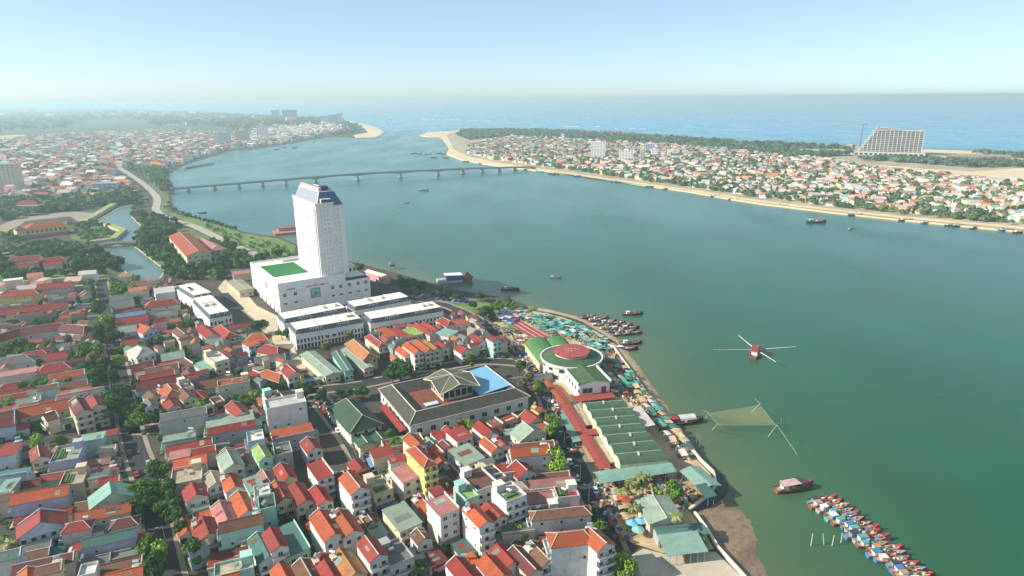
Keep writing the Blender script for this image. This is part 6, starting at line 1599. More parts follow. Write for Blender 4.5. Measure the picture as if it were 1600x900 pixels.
# ------------------------------------------------------------------ river bridge
piers = [(295, 298.5), (336, 296), (375, 294.5), (412, 292), (449, 290), (496, 287), (561, 282.5), (626, 277.5), (687, 274.5), (724, 271.5), (753, 269.3), (780, 267.8), (806, 266.5)]
deck_y = [(262, 295.5), (272, 294.5), (400, 284), (487, 277), (560, 271.3), (625, 268), (687, 265.2), (725, 263.4), (800, 261.2), (845, 261)]
A = at(*piers[0], WATER_Z); B = at(*piers[-2], WATER_Z); an = math.atan2(B.y - A.y, B.x - A.x)
t = thing('river_bridge', 'long low grey concrete road bridge across the river', 'bridge', (A.x, A.y, WATER_Z), an)
stn = []
for (a_, b_) in [(266, 300.8)] + piers + [(838, 264.8)]:
    p = at(a_, b_, WATER_Z); x = (p.x - A.x) * math.cos(an) + (p.y - A.y) * math.sin(an)
    q = A + Vector((math.cos(an), math.sin(an), 0)) * x
    ty_ = np.interp(px((q.x, q.y, 8))[0], [d[0] for d in deck_y], [d[1] for d in deck_y])
    stn.append((x, max(3.0, solve_h((q.x, q.y), ty_) - WATER_Z)))
bc = mat('bridge concrete', '#a09d98', .9, .1, .05)
for k in range(len(stn) - 1):
    (x0, z0), (x1, z1) = stn[k], stn[k + 1]; mb = MB(); n = 6; big = 5 <= k <= 9
    for q in range(n):
        f0, f1 = q / n, (q + 1) / n; th = lambda f: 1.5 + (2.2 if big else .4) * (2 * f - 1) ** 2
        xa, xb = x0 + (x1 - x0) * f0, x0 + (x1 - x0) * f1; za, zb2 = z0 + (z1 - z0) * f0, z0 + (z1 - z0) * f1
        c8 = [(xa, -5.5, za), (xb, -5.5, zb2), (xb, 5.5, zb2), (xa, 5.5, za)]; d8 = [(xa, -4, za - th(f0)), (xb, -4, zb2 - th(f1)), (xb, 4, zb2 - th(f1)), (xa, 4, za - th(f0))]
        mb.quad(*c8); mb.quad(*d8[::-1]); mb.quad(d8[0], d8[1], c8[1], c8[0]); mb.quad(c8[3], c8[2], d8[2], d8[3])
    mb.build('deck_span', bc, t)
    for s in (-5.4, 5.4): mb = MB(); mb.slab([(x0, s - .15, z0 + 1.1), (x1, s - .15, z1 + 1.1), (x1, s + .15, z1 + 1.1), (x0, s + .15, z0 + 1.1)], 1.08); mb.build('railing', bc, t)
for x, z in stn[1:-1]:
    mb = MB(); mb.box(x - 1.3, x + 1.3, -4, 4, 1.5, z - 2.0); mb.box(x - 3, x + 3, -6, 6, -.6, 1.5); mb.box(x - 2, x + 2, -4.6, 4.6, z - 3.4, z - 2.6); mb.build('pier', bc, t)

# ------------------------------------------------------------------ vehicles
def car_meshes(col):
    mb = MB(); prof = [(-2.1, .35), (2.1, .35), (2.15, .8), (1.2, .95), (.6, 1.42), (-1.2, 1.45), (-1.9, 1.0), (-2.15, .9)]
    for s in (-.85, .85):
        i = len(mb.v); mb.v += [(p[0], s * (.88 if p[1] > 1.2 else 1), p[1]) for p in prof]; mb.f.append(tuple(range(i, i + 8)) if s < 0 else tuple(range(i + 7, i - 1, -1))); mb.m.append(0)
    for k in range(8): j = (k + 1) % 8; mb.f.append((k, k + 8, j + 8, j)); mb.m.append(1 if k in (3, 5) else 0)
    return mb.mesh('body', [paint('car paint ' + col[0], col[1]), GLASS])
mb = MB(); mb.tube((0, -.1, 0), (0, .1, 0), .33, n=10); WHEEL = mb.mesh('wheel', DARK)
mb = MB(); mb.box(-1.0, .4, -.87, .87, 1.0, 1.36); CARGL = mb.mesh('side_windows', GLASS)
CARS = [(c[0], car_meshes(c)) for c in (('white', '#d9dad8'), ('silver', '#a9adb0'), ('black', '#2b2c30'), ('red', '#9a2f2c'), ('blue', '#3a5a86'))]
def car(x, y, an, k, label, group):
    nm, me = CARS[k]; t = thing('parked_car', label, 'car', (x, y, .05), an, group)
    obj('body', me, t); obj('side_windows', CARGL, t)
    for sx in (-1.3, 1.3):
        for sy in (-.8, .8): obj('wheel', WHEEL, t, (sx, sy, .33))
cnt = {}
def cars_on(line, n, place, off):
    P = [at(a, b) for a, b in line]; rows = []
    for k in range(n):
        f = (k + R.uniform(.2, .8)) / n * (len(P) - 1); i = min(int(f), len(P) - 2); d = (P[i + 1] - P[i]).normalized(); q = P[i].lerp(P[i + 1], f - i) + Vector((-d.y, d.x, 0)) * R.choice((-1, 1)) * off
        rows.append((q, math.atan2(d.y, d.x) + R.choice((0, math.pi)), R.choice((0, 0, 1, 2, 3, 4))))
    fm = {}
    for q, an, c in rows: fm.setdefault(c, []).append((q, an))
    for c, v in fm.items():
        v.sort(key=lambda w: -w[0].y)
        for k, (q, an) in enumerate(v): car(q.x, q.y, an, c, '%s car %s%s' % (CARS[c][0], place, '' if len(v) == 1 else ', %s from the far end' % ordinal(k + 1)), 'cars in the streets')
cars_on([(258, 880), (232, 760), (208, 690), (192, 610)], 9, 'on the tree-lined street', 2.6)
cars_on([(592, 775), (556, 700), (524, 655), (490, 612)], 9, 'on the market street beside the green hall', 2.4)
cars_on([(925, 780), (890, 700), (858, 630)], 7, 'on the riverside street', 2.4)
cars_on([(840, 585), (800, 545), (762, 510), (715, 484)], 9, 'on the street above the rotunda', 2.4)
sheet('car_park', [(640, 462), (662, 452), (700, 456), (748, 468), (738, 476), (705, 474), (660, 470)], .045, mat('car park asphalt', '#6a6b6e', .9, .12, .2), .03)
rows = []
for r in range(4):
    for k in range(9):
        if R.random() < .25: continue
        a_, b_ = 650 + k * 9 + r * 5, 456.5 + r * 3.2 + k * .9
        if a_ < 738: rows.append((at(a_, b_), R.choice((0, 1, 2, 2, 4)), r))
fm = {}
for q, c, r in rows: fm.setdefault((c, r), []).append(q)
for (c, r), v in fm.items():
    v.sort(key=lambda q: q.x)
    for k, q in enumerate(v): car(q.x, q.y, rad(60), c, '%s car in the riverside car park, %s row%s' % (CARS[c][0], ['farthest', 'second', 'third', 'nearest'][r], '' if len(v) == 1 else ', %s from left' % ordinal(k + 1)), 'cars in the riverside car park')
# street lamps on the riverside street
LAMP = MB(); LAMP.tube((0, 0, 0), (0, 0, 7), .1, .06); LAMP.tube((0, 0, 7), (1.6, 0, 7.4), .06, .05, 5); lamp_me = LAMP.mesh('pole', STEEL)
LB = MB(); LB.box(1.4, 2.2, -.15, .15, 7.32, 7.46); lampb = LB.mesh('lamp_head', STEEL)
for nm, line, n in (('riverside street', [(955, 862), (918, 780), (884, 704), (850, 630)], 8), ('tree-lined street', [(265, 880), (240, 760), (214, 690)], 5), ('market street', [(600, 775), (563, 700), (496, 610)], 6)):
    P = [at(a, b) for a, b in line]
    for k in range(n):
        f = (k + .5) / n * (len(P) - 1); i = min(int(f), len(P) - 2); q = P[i].lerp(P[i + 1], f - i); d = P[i + 1] - P[i]
        t = thing('street_lamp', 'grey street lamp on the %s, %s from the near end' % (nm, ordinal(k + 1)), 'lamp', (q.x, q.y, 0), math.atan2(d.y, d.x) + math.pi / 2, 'street lamps'); obj('pole', lamp_me, t); obj('lamp_head', lampb, t)
# ------------------------------------------------------------------ farther buildings that stand out
def tower_block(x, yb, w, d, ytop, an, wallc, label, name='apartment_block', bands=True, roofc=None, cat='building', floors=None, win=None):
    """a block whose near foot is seen at (x, yb) and whose top reaches picture row ytop"""
    p = at(x, yb); h = solve_h((p.x, p.y), ytop); an = rad(an)
    t = thing(name, label, cat, (p.x, p.y, 0), an)
    mb = MB(); mb.box(-w / 2, w / 2, 0, d, 0, h); mb.build('wall', (WHITE if wallc == 'w' else wall_mat(wallc)) if isinstance(wallc, str) else wallc, t)
    mb = MB(); mb.box(-w / 2 - .3, w / 2 + .3, -.3, .25, h + .01, h + 1.2); mb.box(-w / 2 - .3, -w / 2 + .25, .26, d, h + .01, h + 1.2); mb.box(w / 2 - .25, w / 2 + .3, .26, d, h + .01, h + 1.2); mb.build('parapet', WHITE, t)
    mb = MB(); mb.box(-w * .2, w * .15, d * .3, d * .7, h + .01, h + 3.4); mb.build('roof_house', WHITE, t)
    n = floors or max(2, int(h / 3.4)); fh_ = h / n
    if bands:
        nc = max(2, min(5, int(w / 5)))
        for f in range(n):
            for c in range(nc): window(t, -w / 2 + w * (c + .5) / nc, -.01, fh_ * f + fh_ * .35, 0, w / nc * .45, fh_ * .38, 'soft')
            for c in range(2): window(t, -w / 2 - .01, d * (c + .5) / 2, fh_ * f + fh_ * .3, -math.pi / 2, d / 2 * .4, fh_ * .38, 'soft')
    if roofc:
        mb = MB(); hip_roof(mb, w, d, h + .02, w * .2, .5, .2); o = mb.build('roof', roof_mat(roofc), t); o.location = (0, d / 2, 0)
    return t
tower_block(934, 249, 34, 16, 223, -8, 'w', 'tall white hotel with grey side on the opposite bank', 'white_hotel')
p = at(934, 249); mb = MB(); o = None
tower_block(978, 254.5, 31, 16, 235.5, -10, 'w', 'broad white block right of the tall white hotel across the river', 'white_hotel')
tower_block(1004, 250, 12, 12, 234, -8, 'c', 'narrow cream block between the white ones on the opposite bank')
tower_block(1023, 245, 16, 12, 234, -8, 'w', 'white block beside the blue-grey block across the river')
tower_block(1015, 238, 24, 10, 225, -8, 'v', 'blue-grey block behind the white ones across the river')
tower_block(879, 222, 10, 10, 210, -8, 'w', 'slim white tower among trees near the far sand spit')
tower_block(380, 224, 42, 20, 204, 15, 'c', 'broad cream tower on the left bank beyond the bridge', 'river_hotel')
tower_block(352, 227, 36, 20, 207, 15, 'b', 'blue-grey tower left of the cream one beyond the bridge', 'river_hotel')
tower_block(337, 226, 12, 14, 208, 15, 'w', 'slim white tower left of the blue-grey one beyond the bridge', 'river_hotel')
tower_block(411, 216, 40, 20, 196, 15, 'w', 'white stepped block on the left bank towards the spit', 'river_hotel')
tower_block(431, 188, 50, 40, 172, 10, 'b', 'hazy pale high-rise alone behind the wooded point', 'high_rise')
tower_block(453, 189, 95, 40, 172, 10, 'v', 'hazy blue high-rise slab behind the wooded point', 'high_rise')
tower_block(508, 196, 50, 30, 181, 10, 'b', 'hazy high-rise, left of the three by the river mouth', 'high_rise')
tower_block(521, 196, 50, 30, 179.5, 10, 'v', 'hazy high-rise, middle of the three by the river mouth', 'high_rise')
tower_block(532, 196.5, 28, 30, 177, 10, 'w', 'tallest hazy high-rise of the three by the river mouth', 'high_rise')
tower_block(12, 298, 34, 20, 257, 8, 'c', 'cream apartment block at the far left edge', 'apartment_block')
tower_block(165, 302, 36, 18, 287, 8, 'b', 'pale blue office block in front of the red barracks roofs', 'office_block')
tower_block(42, 333, 32, 16, 322, 5, 'w', 'white villa with red roof above the citadel mansion', 'villa', roofc='r')
tower_block(1524, 319, 9, 9, 308, -5, mat('bright green paint', '#5fc27a', .8, .08), 'small bright green building among far-bank houses', 'green_house')
for k, (x0, x1, y) in enumerate(((92, 162, 268), (90, 173, 276), (95, 188, 284), (0, 50, 303), (52, 73, 298), (80, 108, 303))):
    a_, b_ = at(x0, y, 8), at(x1, y - (x1 - x0) * .06, 8); L = (b_ - a_).length; c_ = (a_ + b_) / 2
    t = thing('barracks', 'long red-roofed barracks range left of the boulevard, %s of six' % ordinal(k + 1), 'barracks', (c_.x, c_.y, 0), math.atan2(b_.y - a_.y, b_.x - a_.x), 'red-roofed barracks')
    mb = MB(); mb.box(-L / 2, L / 2, -5, 5, 0, 6.5); mb.build('wall', wall_mat('c'), t); mb = MB(); gable_roof(mb, L, 10, 6.5, 3, .6); mb.build('roof', roof_mat('r'), t)
    n = int(L / 7)
    for q in range(n): window(t, -L / 2 + L * (q + .5) / n, -5.01, 3.6, 0, 3.4, 1.8); 
# terracotta mansion
a_, b_ = at(40, 366, 4), at(104, 358, 4); L = (b_ - a_).length; c_ = (a_ + b_) / 2
t = thing('citadel_mansion', 'big ochre mansion with terracotta roofs beside the moat', 'mansion', (c_.x, c_.y, 0), math.atan2(b_.y - a_.y, b_.x - a_.x))
mb = MB(); mb.box(-L / 2, L / 2, -2, 22, 0, 9); mb.build('wall', wall_mat('y'), t)
mb = MB(); hip_roof(mb, L, 24, 9, 5, .8); o = mb.build('roof', roof_mat('o'), t); o.location = (0, 10, 0)
for s in (-1, 1): mb = MB(); mb.box(s * (L / 2 + 4) - 4, s * (L / 2 + 4) + 4, -5, 12, 0, 10); mb.build('pavilion_wall', wall_mat('y'), t); mb = MB(); hip_roof(mb, 9, 18, 10, 3.5, .5); o = mb.build('pavilion_roof', roof_mat('b'), t); o.location = (s * (L / 2 + 4), 3.5, 0)
mb = MB(); mb.box(-L / 2 - 8, L / 2 + 8, -9, -5.2, 0, 3.6); mb.build('terrace_wall', roof_mat('k'), t)
for q in range(9): window(t, -L / 2 + L * (q + .5) / 9, -2.01, 4.5, 0, 2.2, 2.6)
sheet('palace_forecourt', [(0, 352), (30, 340), (110, 330), (150, 333), (128, 350), (110, 338), (40, 345), (15, 365), (0, 372)], .04, pave, .02)
sheet('garden_path', [(0, 392), (60, 386), (118, 381), (120, 384), (64, 389), (0, 397)], .04, pave, .02)
sheet('swimming_pool', [(32, 396.5), (33, 391.5), (63, 390), (65, 395)], .06, mat('pool water', '#3fb0a3', .1, .05, spec=.5), .03)
# hotel skeleton on the sea side with tower crane
pL, pR = at(1332, 240), at(1441, 243); L = (pR - pL).length; an = math.atan2(pR.y - pL.y, pR.x - pL.x)
t = thing('unfinished_hotel', 'grey concrete skeleton of a stepped hotel by the open sea', 'building site', (pL.x, pL.y, 0), an)
Hh = solve_h((pR.x, pR.y), 205.5); nf = 13; fh_ = Hh / nf; dep = 30
sk = mat('raw concrete', '#bcb8b0', .95, .12, .05)
def left_edge(z): f = z / Hh; return L * (.02 + .24 * f ** .9) if f < .98 else L * .27
for f in range(nf + 1):
    z = fh_ * f; x0 = left_edge(z)
    mb = MB(); mb.box(x0, L - (2 if f % 2 else 0), 0, dep, z, z + .9); mb.build('floor_slab', sk, t)
for f in range(nf):
    z = fh_ * f; x0 = left_edge(z + fh_) + 5
    mb = MB(); mb.box(x0, L - 5, 7, dep - 7, z + .91, z + fh_ - .01); mb.build('infill_wall', mat('block infill', '#aaa59b', .95, .25, .08), t)
for f in (1, 2, 3):
    z = Hh + fh_ * (f - 1) * .8; xa, xb = L * (.27 + .02 * f), L * (.80 - .17 * f)
    mb = MB(); mb.box(xa, xb, 3, dep - 3, z + .92, z + fh_ * .8); mb.build('roof_storey', mat('block infill'), t)
    mb = MB(); mb.box(xa - 1, xb + 1, 1, dep - 1, z + fh_ * .8 + .01, z + fh_ * .8 + .8); mb.build('floor_slab', sk, t)
nc = 17
for c in range(nc):
    x = L * (.03 + .95 * c / (nc - 1))
    for y in (.6, dep - 1.8):
        ztop = Hh
        for f in range(nf):
            if left_edge(fh_ * f) > x - 1: ztop = fh_ * f; break
        if ztop > 1:
            mb = MB(); mb.box(x - .8, x + .8, y, y + 1.2, .91, max(2, ztop - .01)); mb.build('column', sk, t)
mb = MB(); mb.box(L * .30, L * .97, dep * .4, dep * .62, .92, Hh - .02); mb.build('core_wall', sk, t)
mb = MB(); mb.box(-20, L + 4, -34, -1, 0, 6.5); mb.build('podium', sk, t)
for c in range(14): window(t, L * .06 + c * L * .07, -34.01, .6, 0, 7, 4.6, 'opening', 'podium_opening')
p = at(1343, 236); hc = solve_h((p.x, p.y), 193.5); t = thing('tower_crane', 'red and white tower crane beside the hotel skeleton', 'crane', p)
mb = MB(); mb.box(-.8, .8, -.8, .8, 0, hc); mb.build('mast', paint('crane red', '#a3655a'), t); mb = MB(); mb.box(-68, 12, -.8, .8, hc, hc + 2); mb.build('jib', paint('crane pale', '#d8d0c8'), t); mb = MB(); mb.box(6, 12, -1.2, 1.2, hc - 3, hc - .01); mb.build('counterweight', CONC, t)
for k, (x0, x1, y) in enumerate(((905, 924, 209.5), (936, 950, 211), (952, 985, 212.5), (990, 1010, 214), (1028, 1042, 217.5), (1322, 1330, 233), (1480, 1580, 251), (1250, 1320, 241))):
    a_, b_ = at(x0, y), at(x1, y + .6); L = (b_ - a_).length; c_ = (a_ + b_) / 2
    t = thing('seaside_resort', 'low seaside resort block along the sea-side trees, %s from left' % ordinal(k + 1), 'resort', (c_.x, c_.y, 0), math.atan2(b_.y - a_.y, b_.x - a_.x), 'seaside resort blocks')
    mb = MB(); mb.box(-L / 2, L / 2, 0, 14, 0, 9); mb.build('wall', wall_mat('c' if k < 5 else 'g'), t)
    mb = MB(); gable_roof(mb, L, 14, 9, 4, .6); o = mb.build('roof', roof_mat('o' if k < 5 else 'c'), t); o.location = (0, 7, 0)
    for q in range(int(L / 9)): window(t, -L / 2 + 4 + q * 9, -.01, 2, 0, 4, 4.5, 'opening')

# ------------------------------------------------------------------ distant town: houses too many and too small to pick apart
def poly_sampler(poly, n):
    P = np.array([tuple(at(a, b)[:2]) for a, b in poly]); lo, hi = P.min(0), P.max(0); out = np.zeros((0, 2))
    while len(out) < n:
        q = NR.uniform(lo, hi, (n * 3, 2)); ins = np.zeros(len(q), bool); j = len(P) - 1
        for i in range(len(P)):
            c = ((P[i, 1] > q[:, 1]) != (P[j, 1] > q[:, 1])) & (q[:, 0] < (P[j, 0] - P[i, 0]) * (q[:, 1] - P[i, 1]) / (P[j, 1] - P[i, 1] + 1e-12) + P[i, 0]); ins ^= c; j = i
        out = np.vstack([out, q[ins]])
    return out[:n]
BLOCKED = set(); CELL = 10.0
def block_line(line, w):
    P = [at(a, b) for a, b in line]
    for i in range(len(P) - 1):
        d = P[i + 1] - P[i]; n = max(1, int(d.length / 4))
        for k in range(n + 1):
            q = P[i] + d * (k / n)
            for ox in np.arange(-w, w + .1, 5):
                for oy in np.arange(-w, w + .1, 5): BLOCKED.add((int((q.x + ox) // CELL), int((q.y + oy) // CELL)))
block_line([(a, b + 3.2) for a, b in EMB], 13)
block_line([(186, 262), (217, 282), (238, 300), (246, 312), (244, 328), (262, 341), (300, 352)], 12)
for a_, b_ in ((934, 247), (978, 253), (1004, 248), (1023, 243), (380, 222), (352, 225), (411, 214), (12, 294), (165, 299), (1524, 317)): block_line([(a_ - 5, b_), (a_ + 5, b_)], 14)
for (x0, x1, y) in ((92, 162, 270), (90, 173, 278), (95, 188, 286), (0, 50, 305), (52, 73, 300), (80, 108, 305)): block_line([(x0, y), (x1, y - 4)], 9)
def free(p): return (int(p[0] // CELL), int(p[1] // CELL)) not in BLOCKED
def house_mass(name, spots, an_f, cols_roof, cols_wall, size=(7, 12), st=(1, 3)):
    V = []; C = []; F4 = []; base = 0
    for (x, y) in spots:
        L = R.uniform(*size); W = L * R.uniform(.5, .8); h = 3.2 * R.randint(*st) + .5; an = an_f(x, y) + R.choice((0, math.pi / 2)) + R.uniform(-.15, .15); c, s = math.cos(an), math.sin(an); l, w = L / 2, W / 2; r = W * .28 * (R.random() > .25)
        rc = R.choice(cols_roof); wc = R.choice(cols_wall)
        def P(a, b, z): return (x + c * a - s * b, y + s * a + c * b, z)
        lo = [P(-l, -w, 0), P(l, -w, 0), P(l, w, 0), P(-l, w, 0)]; hi = [P(-l, -w, h), P(l, -w, h), P(l, w, h), P(-l, w, h)]; g = [P(-l, 0, h + r), P(l, 0, h + r)]
        e = .4; R0 = [P(-l - e, -w - e, h - .1), P(l + e, -w - e, h - .1), P(l + e, 0, h + r + .1), P(-l - e, 0, h + r + .1), P(l + e, w + e, h - .1), P(-l - e, w + e, h - .1)]
        V += lo + hi + g + R0; C += [wc] * 10 + [rc] * 6; b = base
        F4 += [b, b + 1, b + 5, b + 4, b + 2, b + 3, b + 7, b + 6, b + 1, b + 2, b + 6, b + 5, b + 3, b, b + 4, b + 7, b + 5, b + 6, b + 9, b + 9, b + 7, b + 4, b + 8, b + 8, b + 10, b + 11, b + 12, b + 13, b + 13, b + 12, b + 14, b + 15]
        base += 16
    # triangles padded as quads are turned into proper faces
    me = bpy.data.meshes.new(name); fs = [tuple(dict.fromkeys(F4[i:i + 4])) for i in range(0, len(F4), 4)]
    me.from_pydata(V, [], fs); me.materials.append(mat('distant house paint', None, .85, .12, .1, attr='col'))
    ca = me.color_attributes.new('col', 'FLOAT_COLOR', 'POINT'); c4 = np.ones((len(V), 4), dtype=np.float32); c4[:, :3] = np.array(C); ca.data.foreach_set('color', c4.ravel()); me.update()
    o = obj(name, me); o['kind'] = 'stuff'; return o
cr = [lin(c) for c in ('#a3564a', '#a8503f', '#b0705c', '#b9744f', '#c08a70', '#c9a08c', '#c49a90', '#9aa3a4', '#c9c4b8', '#d6d2c9', '#a8a39a', '#8d6a56', '#8fa6a0', '#bfb8ac')]
cw = [lin(c) for c in ('#e4e1da', '#e4e1da', '#e2d7b8', '#c3d2df', '#d7c3b0', '#dcd0a0', '#c9c9c6')]
LEFT_TOWN = [(0, 222), (60, 214), (140, 209), (260, 205), (380, 210), (430, 203), (500, 205), (540, 206), (505, 213), (432, 225), (395, 229), (355, 233), (300, 249), (262, 266), (200, 262), (178, 268), (195, 284), (215, 300), (180, 310), (120, 312), (0, 318), (-60, 320), (-60, 225)]
RIGHT_TOWN = [(735, 226), (800, 214), (870, 217), (950, 222), (1060, 228), (1180, 240), (1280, 248), (1345, 262), (1460, 274), (1600, 288), (1750, 304), (1900, 380), (1600, 350), (1400, 331), (1300, 322), (1200, 310), (1080, 292), (1000, 281), (900, 266), (836, 258), (770, 249), (730, 240)]
def dedupe(S, d):
    seen = set(); out = []
    for p in S:
        k = (int(p[0] // d), int(p[1] // d))
        if k in seen or not free(p): continue
        seen.add(k); out.append(tuple(p))
    return out
sl = dedupe(poly_sampler(LEFT_TOWN, 9000), 13.5)
house_mass('distant_left_bank_houses', sl, lambda x, y: .35 + .3 * math.sin(x * .002), cr, cw, (10, 19), (1, 3))
sr = dedupe(poly_sampler(RIGHT_TOWN, 6000), 11.5)
house_mass('distant_right_bank_houses', sr, lambda x, y: -.3 + .25 * math.sin(y * .004), cr, cw, (8, 14), (1, 2))
spots = dedupe(poly_sampler([(0, 446), (160, 436), (215, 436), (270, 442), (300, 505), (200, 470), (150, 470), (0, 475)], 60), 16)
sm_ = [p for p in spots if occ(*p) == 0]
if sm_: house_mass('roofs_behind_the_school', sm_, lambda x, y: grid_dir(x, y), cr, cw, (8, 13), (1, 2))

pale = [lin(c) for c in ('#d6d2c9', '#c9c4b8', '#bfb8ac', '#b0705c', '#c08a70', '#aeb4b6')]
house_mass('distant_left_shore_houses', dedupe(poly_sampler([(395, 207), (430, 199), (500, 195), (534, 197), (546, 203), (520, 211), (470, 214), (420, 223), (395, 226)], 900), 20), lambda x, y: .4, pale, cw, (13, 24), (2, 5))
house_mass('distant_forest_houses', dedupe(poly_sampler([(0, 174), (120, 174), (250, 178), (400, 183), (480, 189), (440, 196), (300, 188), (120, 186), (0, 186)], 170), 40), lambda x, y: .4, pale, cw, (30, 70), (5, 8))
roofs = [lin(c) for c in ('#7d3a33', '#8d4a3c', '#6d4a3a', '#7a7672', '#5e6d69', '#8f8474', '#6b3330', '#98603f')]
house_mass('backyard_sheds', SHEDS, lambda x, y: grid_dir(x, y), roofs, [lin(c) for c in ('#b9b2a6', '#9d978c', '#c4b89c', '#8f9aa0')], (4.8, 6.8), (1, 2))
def clump_mass(name, spots, size, mt, per=14, zk=.75, h0=1.0):
    if not spots: print('EMPTY', name); return
    S = np.array(spots); n = len(S); s = NR.uniform(size[0], size[1], n)
    idx = np.repeat(np.arange(n), per); N = len(idx)
    d = NR.normal(size=(N, 3)); d /= np.linalg.norm(d, axis=1)[:, None]; d[:, 2] = np.abs(d[:, 2]) * .9 + NR.uniform(-.35, .1, N)
    r = NR.uniform(.55, 1.0, N)
    c = np.column_stack([S[idx], s[idx] * zk * h0]) + d * (r * s[idx])[:, None] * np.array([1, 1, zk])
    nrm = d + NR.normal(size=(N, 3)) * .35; nrm /= np.linalg.norm(nrm, axis=1)[:, None]
    u = np.cross(nrm, NR.normal(size=(N, 3))); u /= np.linalg.norm(u, axis=1)[:, None]; w = np.cross(nrm, u)
    q = (NR.uniform(.35, .65, N) * s[idx])[:, None]
    V = np.stack([c - u * q, c + w * q * .8, c + u * q, c - w * q * .8], 1).reshape(-1, 3)
    o = obj(name, np_mesh(name, V, np.arange(len(V)), 4, [mt])); o['kind'] = 'stuff'; return o
FARLEAF = mat('distant foliage', '#5b7343', .9, .35, .02, trans=.15, spec=.1)
PINE = mat('casuarina belt', '#55694a', .9, .3, .02, trans=.15, spec=.1)
def fsp(poly, n, chk=True): return [tuple(p) for p in poly_sampler(poly, n) if (free(p) or not chk)]
clump_mass('left_bank_garden_trees', fsp(LEFT_TOWN, 4300), (4, 8.5), FARLEAF, 12)
clump_mass('right_bank_garden_trees', fsp(RIGHT_TOWN, 4300), (3, 6.8), FARLEAF, 13)
clump_mass('far_forest', fsp([(-350, 172), (0, 171), (200, 174), (350, 180), (440, 184), (500, 187), (540, 191), (545, 199), (470, 203), (400, 207), (340, 200), (300, 197), (250, 197), (230, 192), (235, 189), (150, 186), (100, 200), (0, 208), (-350, 225)], 7500, False), (14, 30), PINE, 12, .42)
clump_mass('point_trees', fsp([(538, 191), (560, 197), (568, 203), (550, 211), (500, 212), (470, 211), (520, 199)], 260, False), (7, 11), PINE, 12)
clump_mass('riverside_grove', fsp([(190, 262), (262, 268), (258, 282), (266, 292), (258, 305), (250, 300), (222, 282)], 170), (5, 9), FARLEAF, 22)
clump_mass('riverside_grove', fsp([(262, 312), (268, 328), (300, 340), (296, 347), (262, 336), (250, 326), (252, 312)], 50), (2.5, 4.5), FARLEAF, 22)
clump_mass('citadel_grove', [p for p in fsp([(0, 318), (60, 312), (130, 312), (190, 305), (225, 306), (230, 318), (160, 322), (110, 330), (60, 336), (0, 345)], 260)], (4, 8), FARLEAF, 26)
clump_mass('citadel_grove', [p for p in fsp([(0, 368), (20, 362), (30, 385), (100, 378), (140, 384), (120, 398), (60, 399), (0, 402)], 70)], (3, 5), FARLEAF, 26)
clump_mass('citadel_grove', fsp([(112, 354), (150, 349), (172, 355), (184, 364), (168, 373), (142, 377), (114, 372)], 45), (2.5, 4.5), FARLEAF, 26)
clump_mass('moat_side_grove', [p for p in fsp([(205, 325), (236, 318), (240, 330), (258, 345), (225, 350), (206, 335)], 45)], (3, 5.5), FARLEAF, 26)
clump_mass('casuarina_belt', fsp([(722, 205), (800, 204), (900, 207), (1012, 214), (1100, 221), (1200, 226), (1330, 233), (1330, 243), (1240, 248), (1180, 240), (1060, 228), (960, 221), (870, 215), (800, 212), (735, 219), (715, 212)], 2000), (6, 10), PINE, 14)
clump_mass('casuarina_belt', fsp([(1340, 250), (1430, 256), (1520, 262), (1590, 262), (1700, 270), (1700, 264), (1600, 256), (1500, 252), (1400, 248)], 420, False), (5, 8), PINE, 16)
clump_mass('casuarina_belt', fsp([(1520, 240), (1700, 246), (1900, 254), (1900, 260), (1600, 248)], 200, False), (5, 9), PINE, 16)
clump_mass('park_grove', [p for p in fsp([(214, 350), (245, 345), (285, 354), (262, 385), (300, 405), (360, 412), (430, 412), (360, 420), (352, 436), (300, 437), (268, 436), (258, 420), (216, 388)], 190) if occ(*p) == 0], (2.5, 5), LEAF[1], 60)
clump_mass('park_grove', [p for p in fsp([(0, 412), (70, 400), (150, 398), (200, 429), (150, 431), (70, 437), (0, 443)], 90) if occ(*p) == 0], (2.5, 5), LEAF[1], 60)
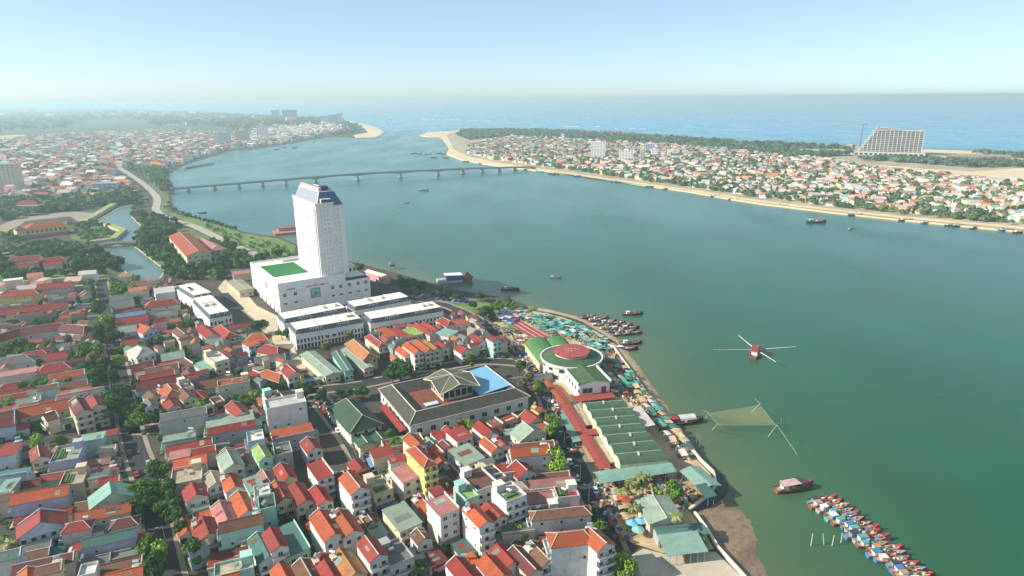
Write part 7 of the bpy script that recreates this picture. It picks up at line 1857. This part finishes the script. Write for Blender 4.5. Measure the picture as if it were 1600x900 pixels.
clump_mass('park_grove', [p for p in fsp([(110, 445), (215, 436), (240, 450), (200, 490), (150, 480)], 60) if occ(*p) == 0], (2, 4), LEAF[0], 60)
# low plants in the yards of the near town: one mass of shrubs
sp = []
for pl in FILL_AREAS:
    for p in poly_sampler(pl, 900):
        if occ(p[0], p[1]) == 0: sp.append(tuple(p))
clump_mass('yard_shrubs', sp, (.6, 1.7), LEAF[0], 18)
sp = [tuple(p) for p in poly_sampler(FILL_AREAS[0], 700) if occ(*p) == 0 and p[1] > 260][:130] + [tuple(p) for p in poly_sampler(FILL_AREAS[1], 500) if occ(*p) == 0 and p[1] > 260][:60]
clump_mass('yard_shrubs', sp, (1.8, 3.4), LEAF[1], 70)
sp = [tuple(p) for p in poly_sampler([(268, 338), (300, 346), (350, 360), (400, 374), (460, 392), (465, 410), (420, 408), (360, 384), (310, 362)], 160) if occ(*p) == 0]
clump_mass('promenade_shrubs', sp, (1, 2.4), LEAF[0], 18)
sheet('promenade_lawn', [(262, 331), (290, 336.5), (316, 343.5), (362, 357.5), (378, 364), (436, 373), (462, 384), (455, 408), (400, 392), (350, 370), (302, 349), (268, 339)], .035, lawn, .02)

clump_mass('right_shore_trees', fsp([(a, b - 1.5) for a, b in EMB] + [(a, b - 6) for a, b in EMB[::-1]], 260, False), (3, 5.5), FARLEAF, 22)
# ------------------------------------------------------------------ hazy air
hz = MB(); hz.box(-61000, 61000, -400, 71000, -3.6, 146)
hm = bpy.data.materials.new('hazy air'); hm.use_nodes = True; nt = hm.node_tree
for n_ in list(nt.nodes):
    if n_.type != 'OUTPUT_MATERIAL': nt.nodes.remove(n_)
pv = nt.nodes.new('ShaderNodeVolumePrincipled'); pv.inputs['Color'].default_value = (0.70, 0.95, 1.0, 1); pv.inputs['Density'].default_value = HAZE_DENSITY; pv.inputs['Anisotropy'].default_value = 0.2
nt.links.new(pv.outputs[0], nt.nodes['Material Output'].inputs['Volume'])
hz = hz.build('haze', hm); hz['kind'] = 'stuff'
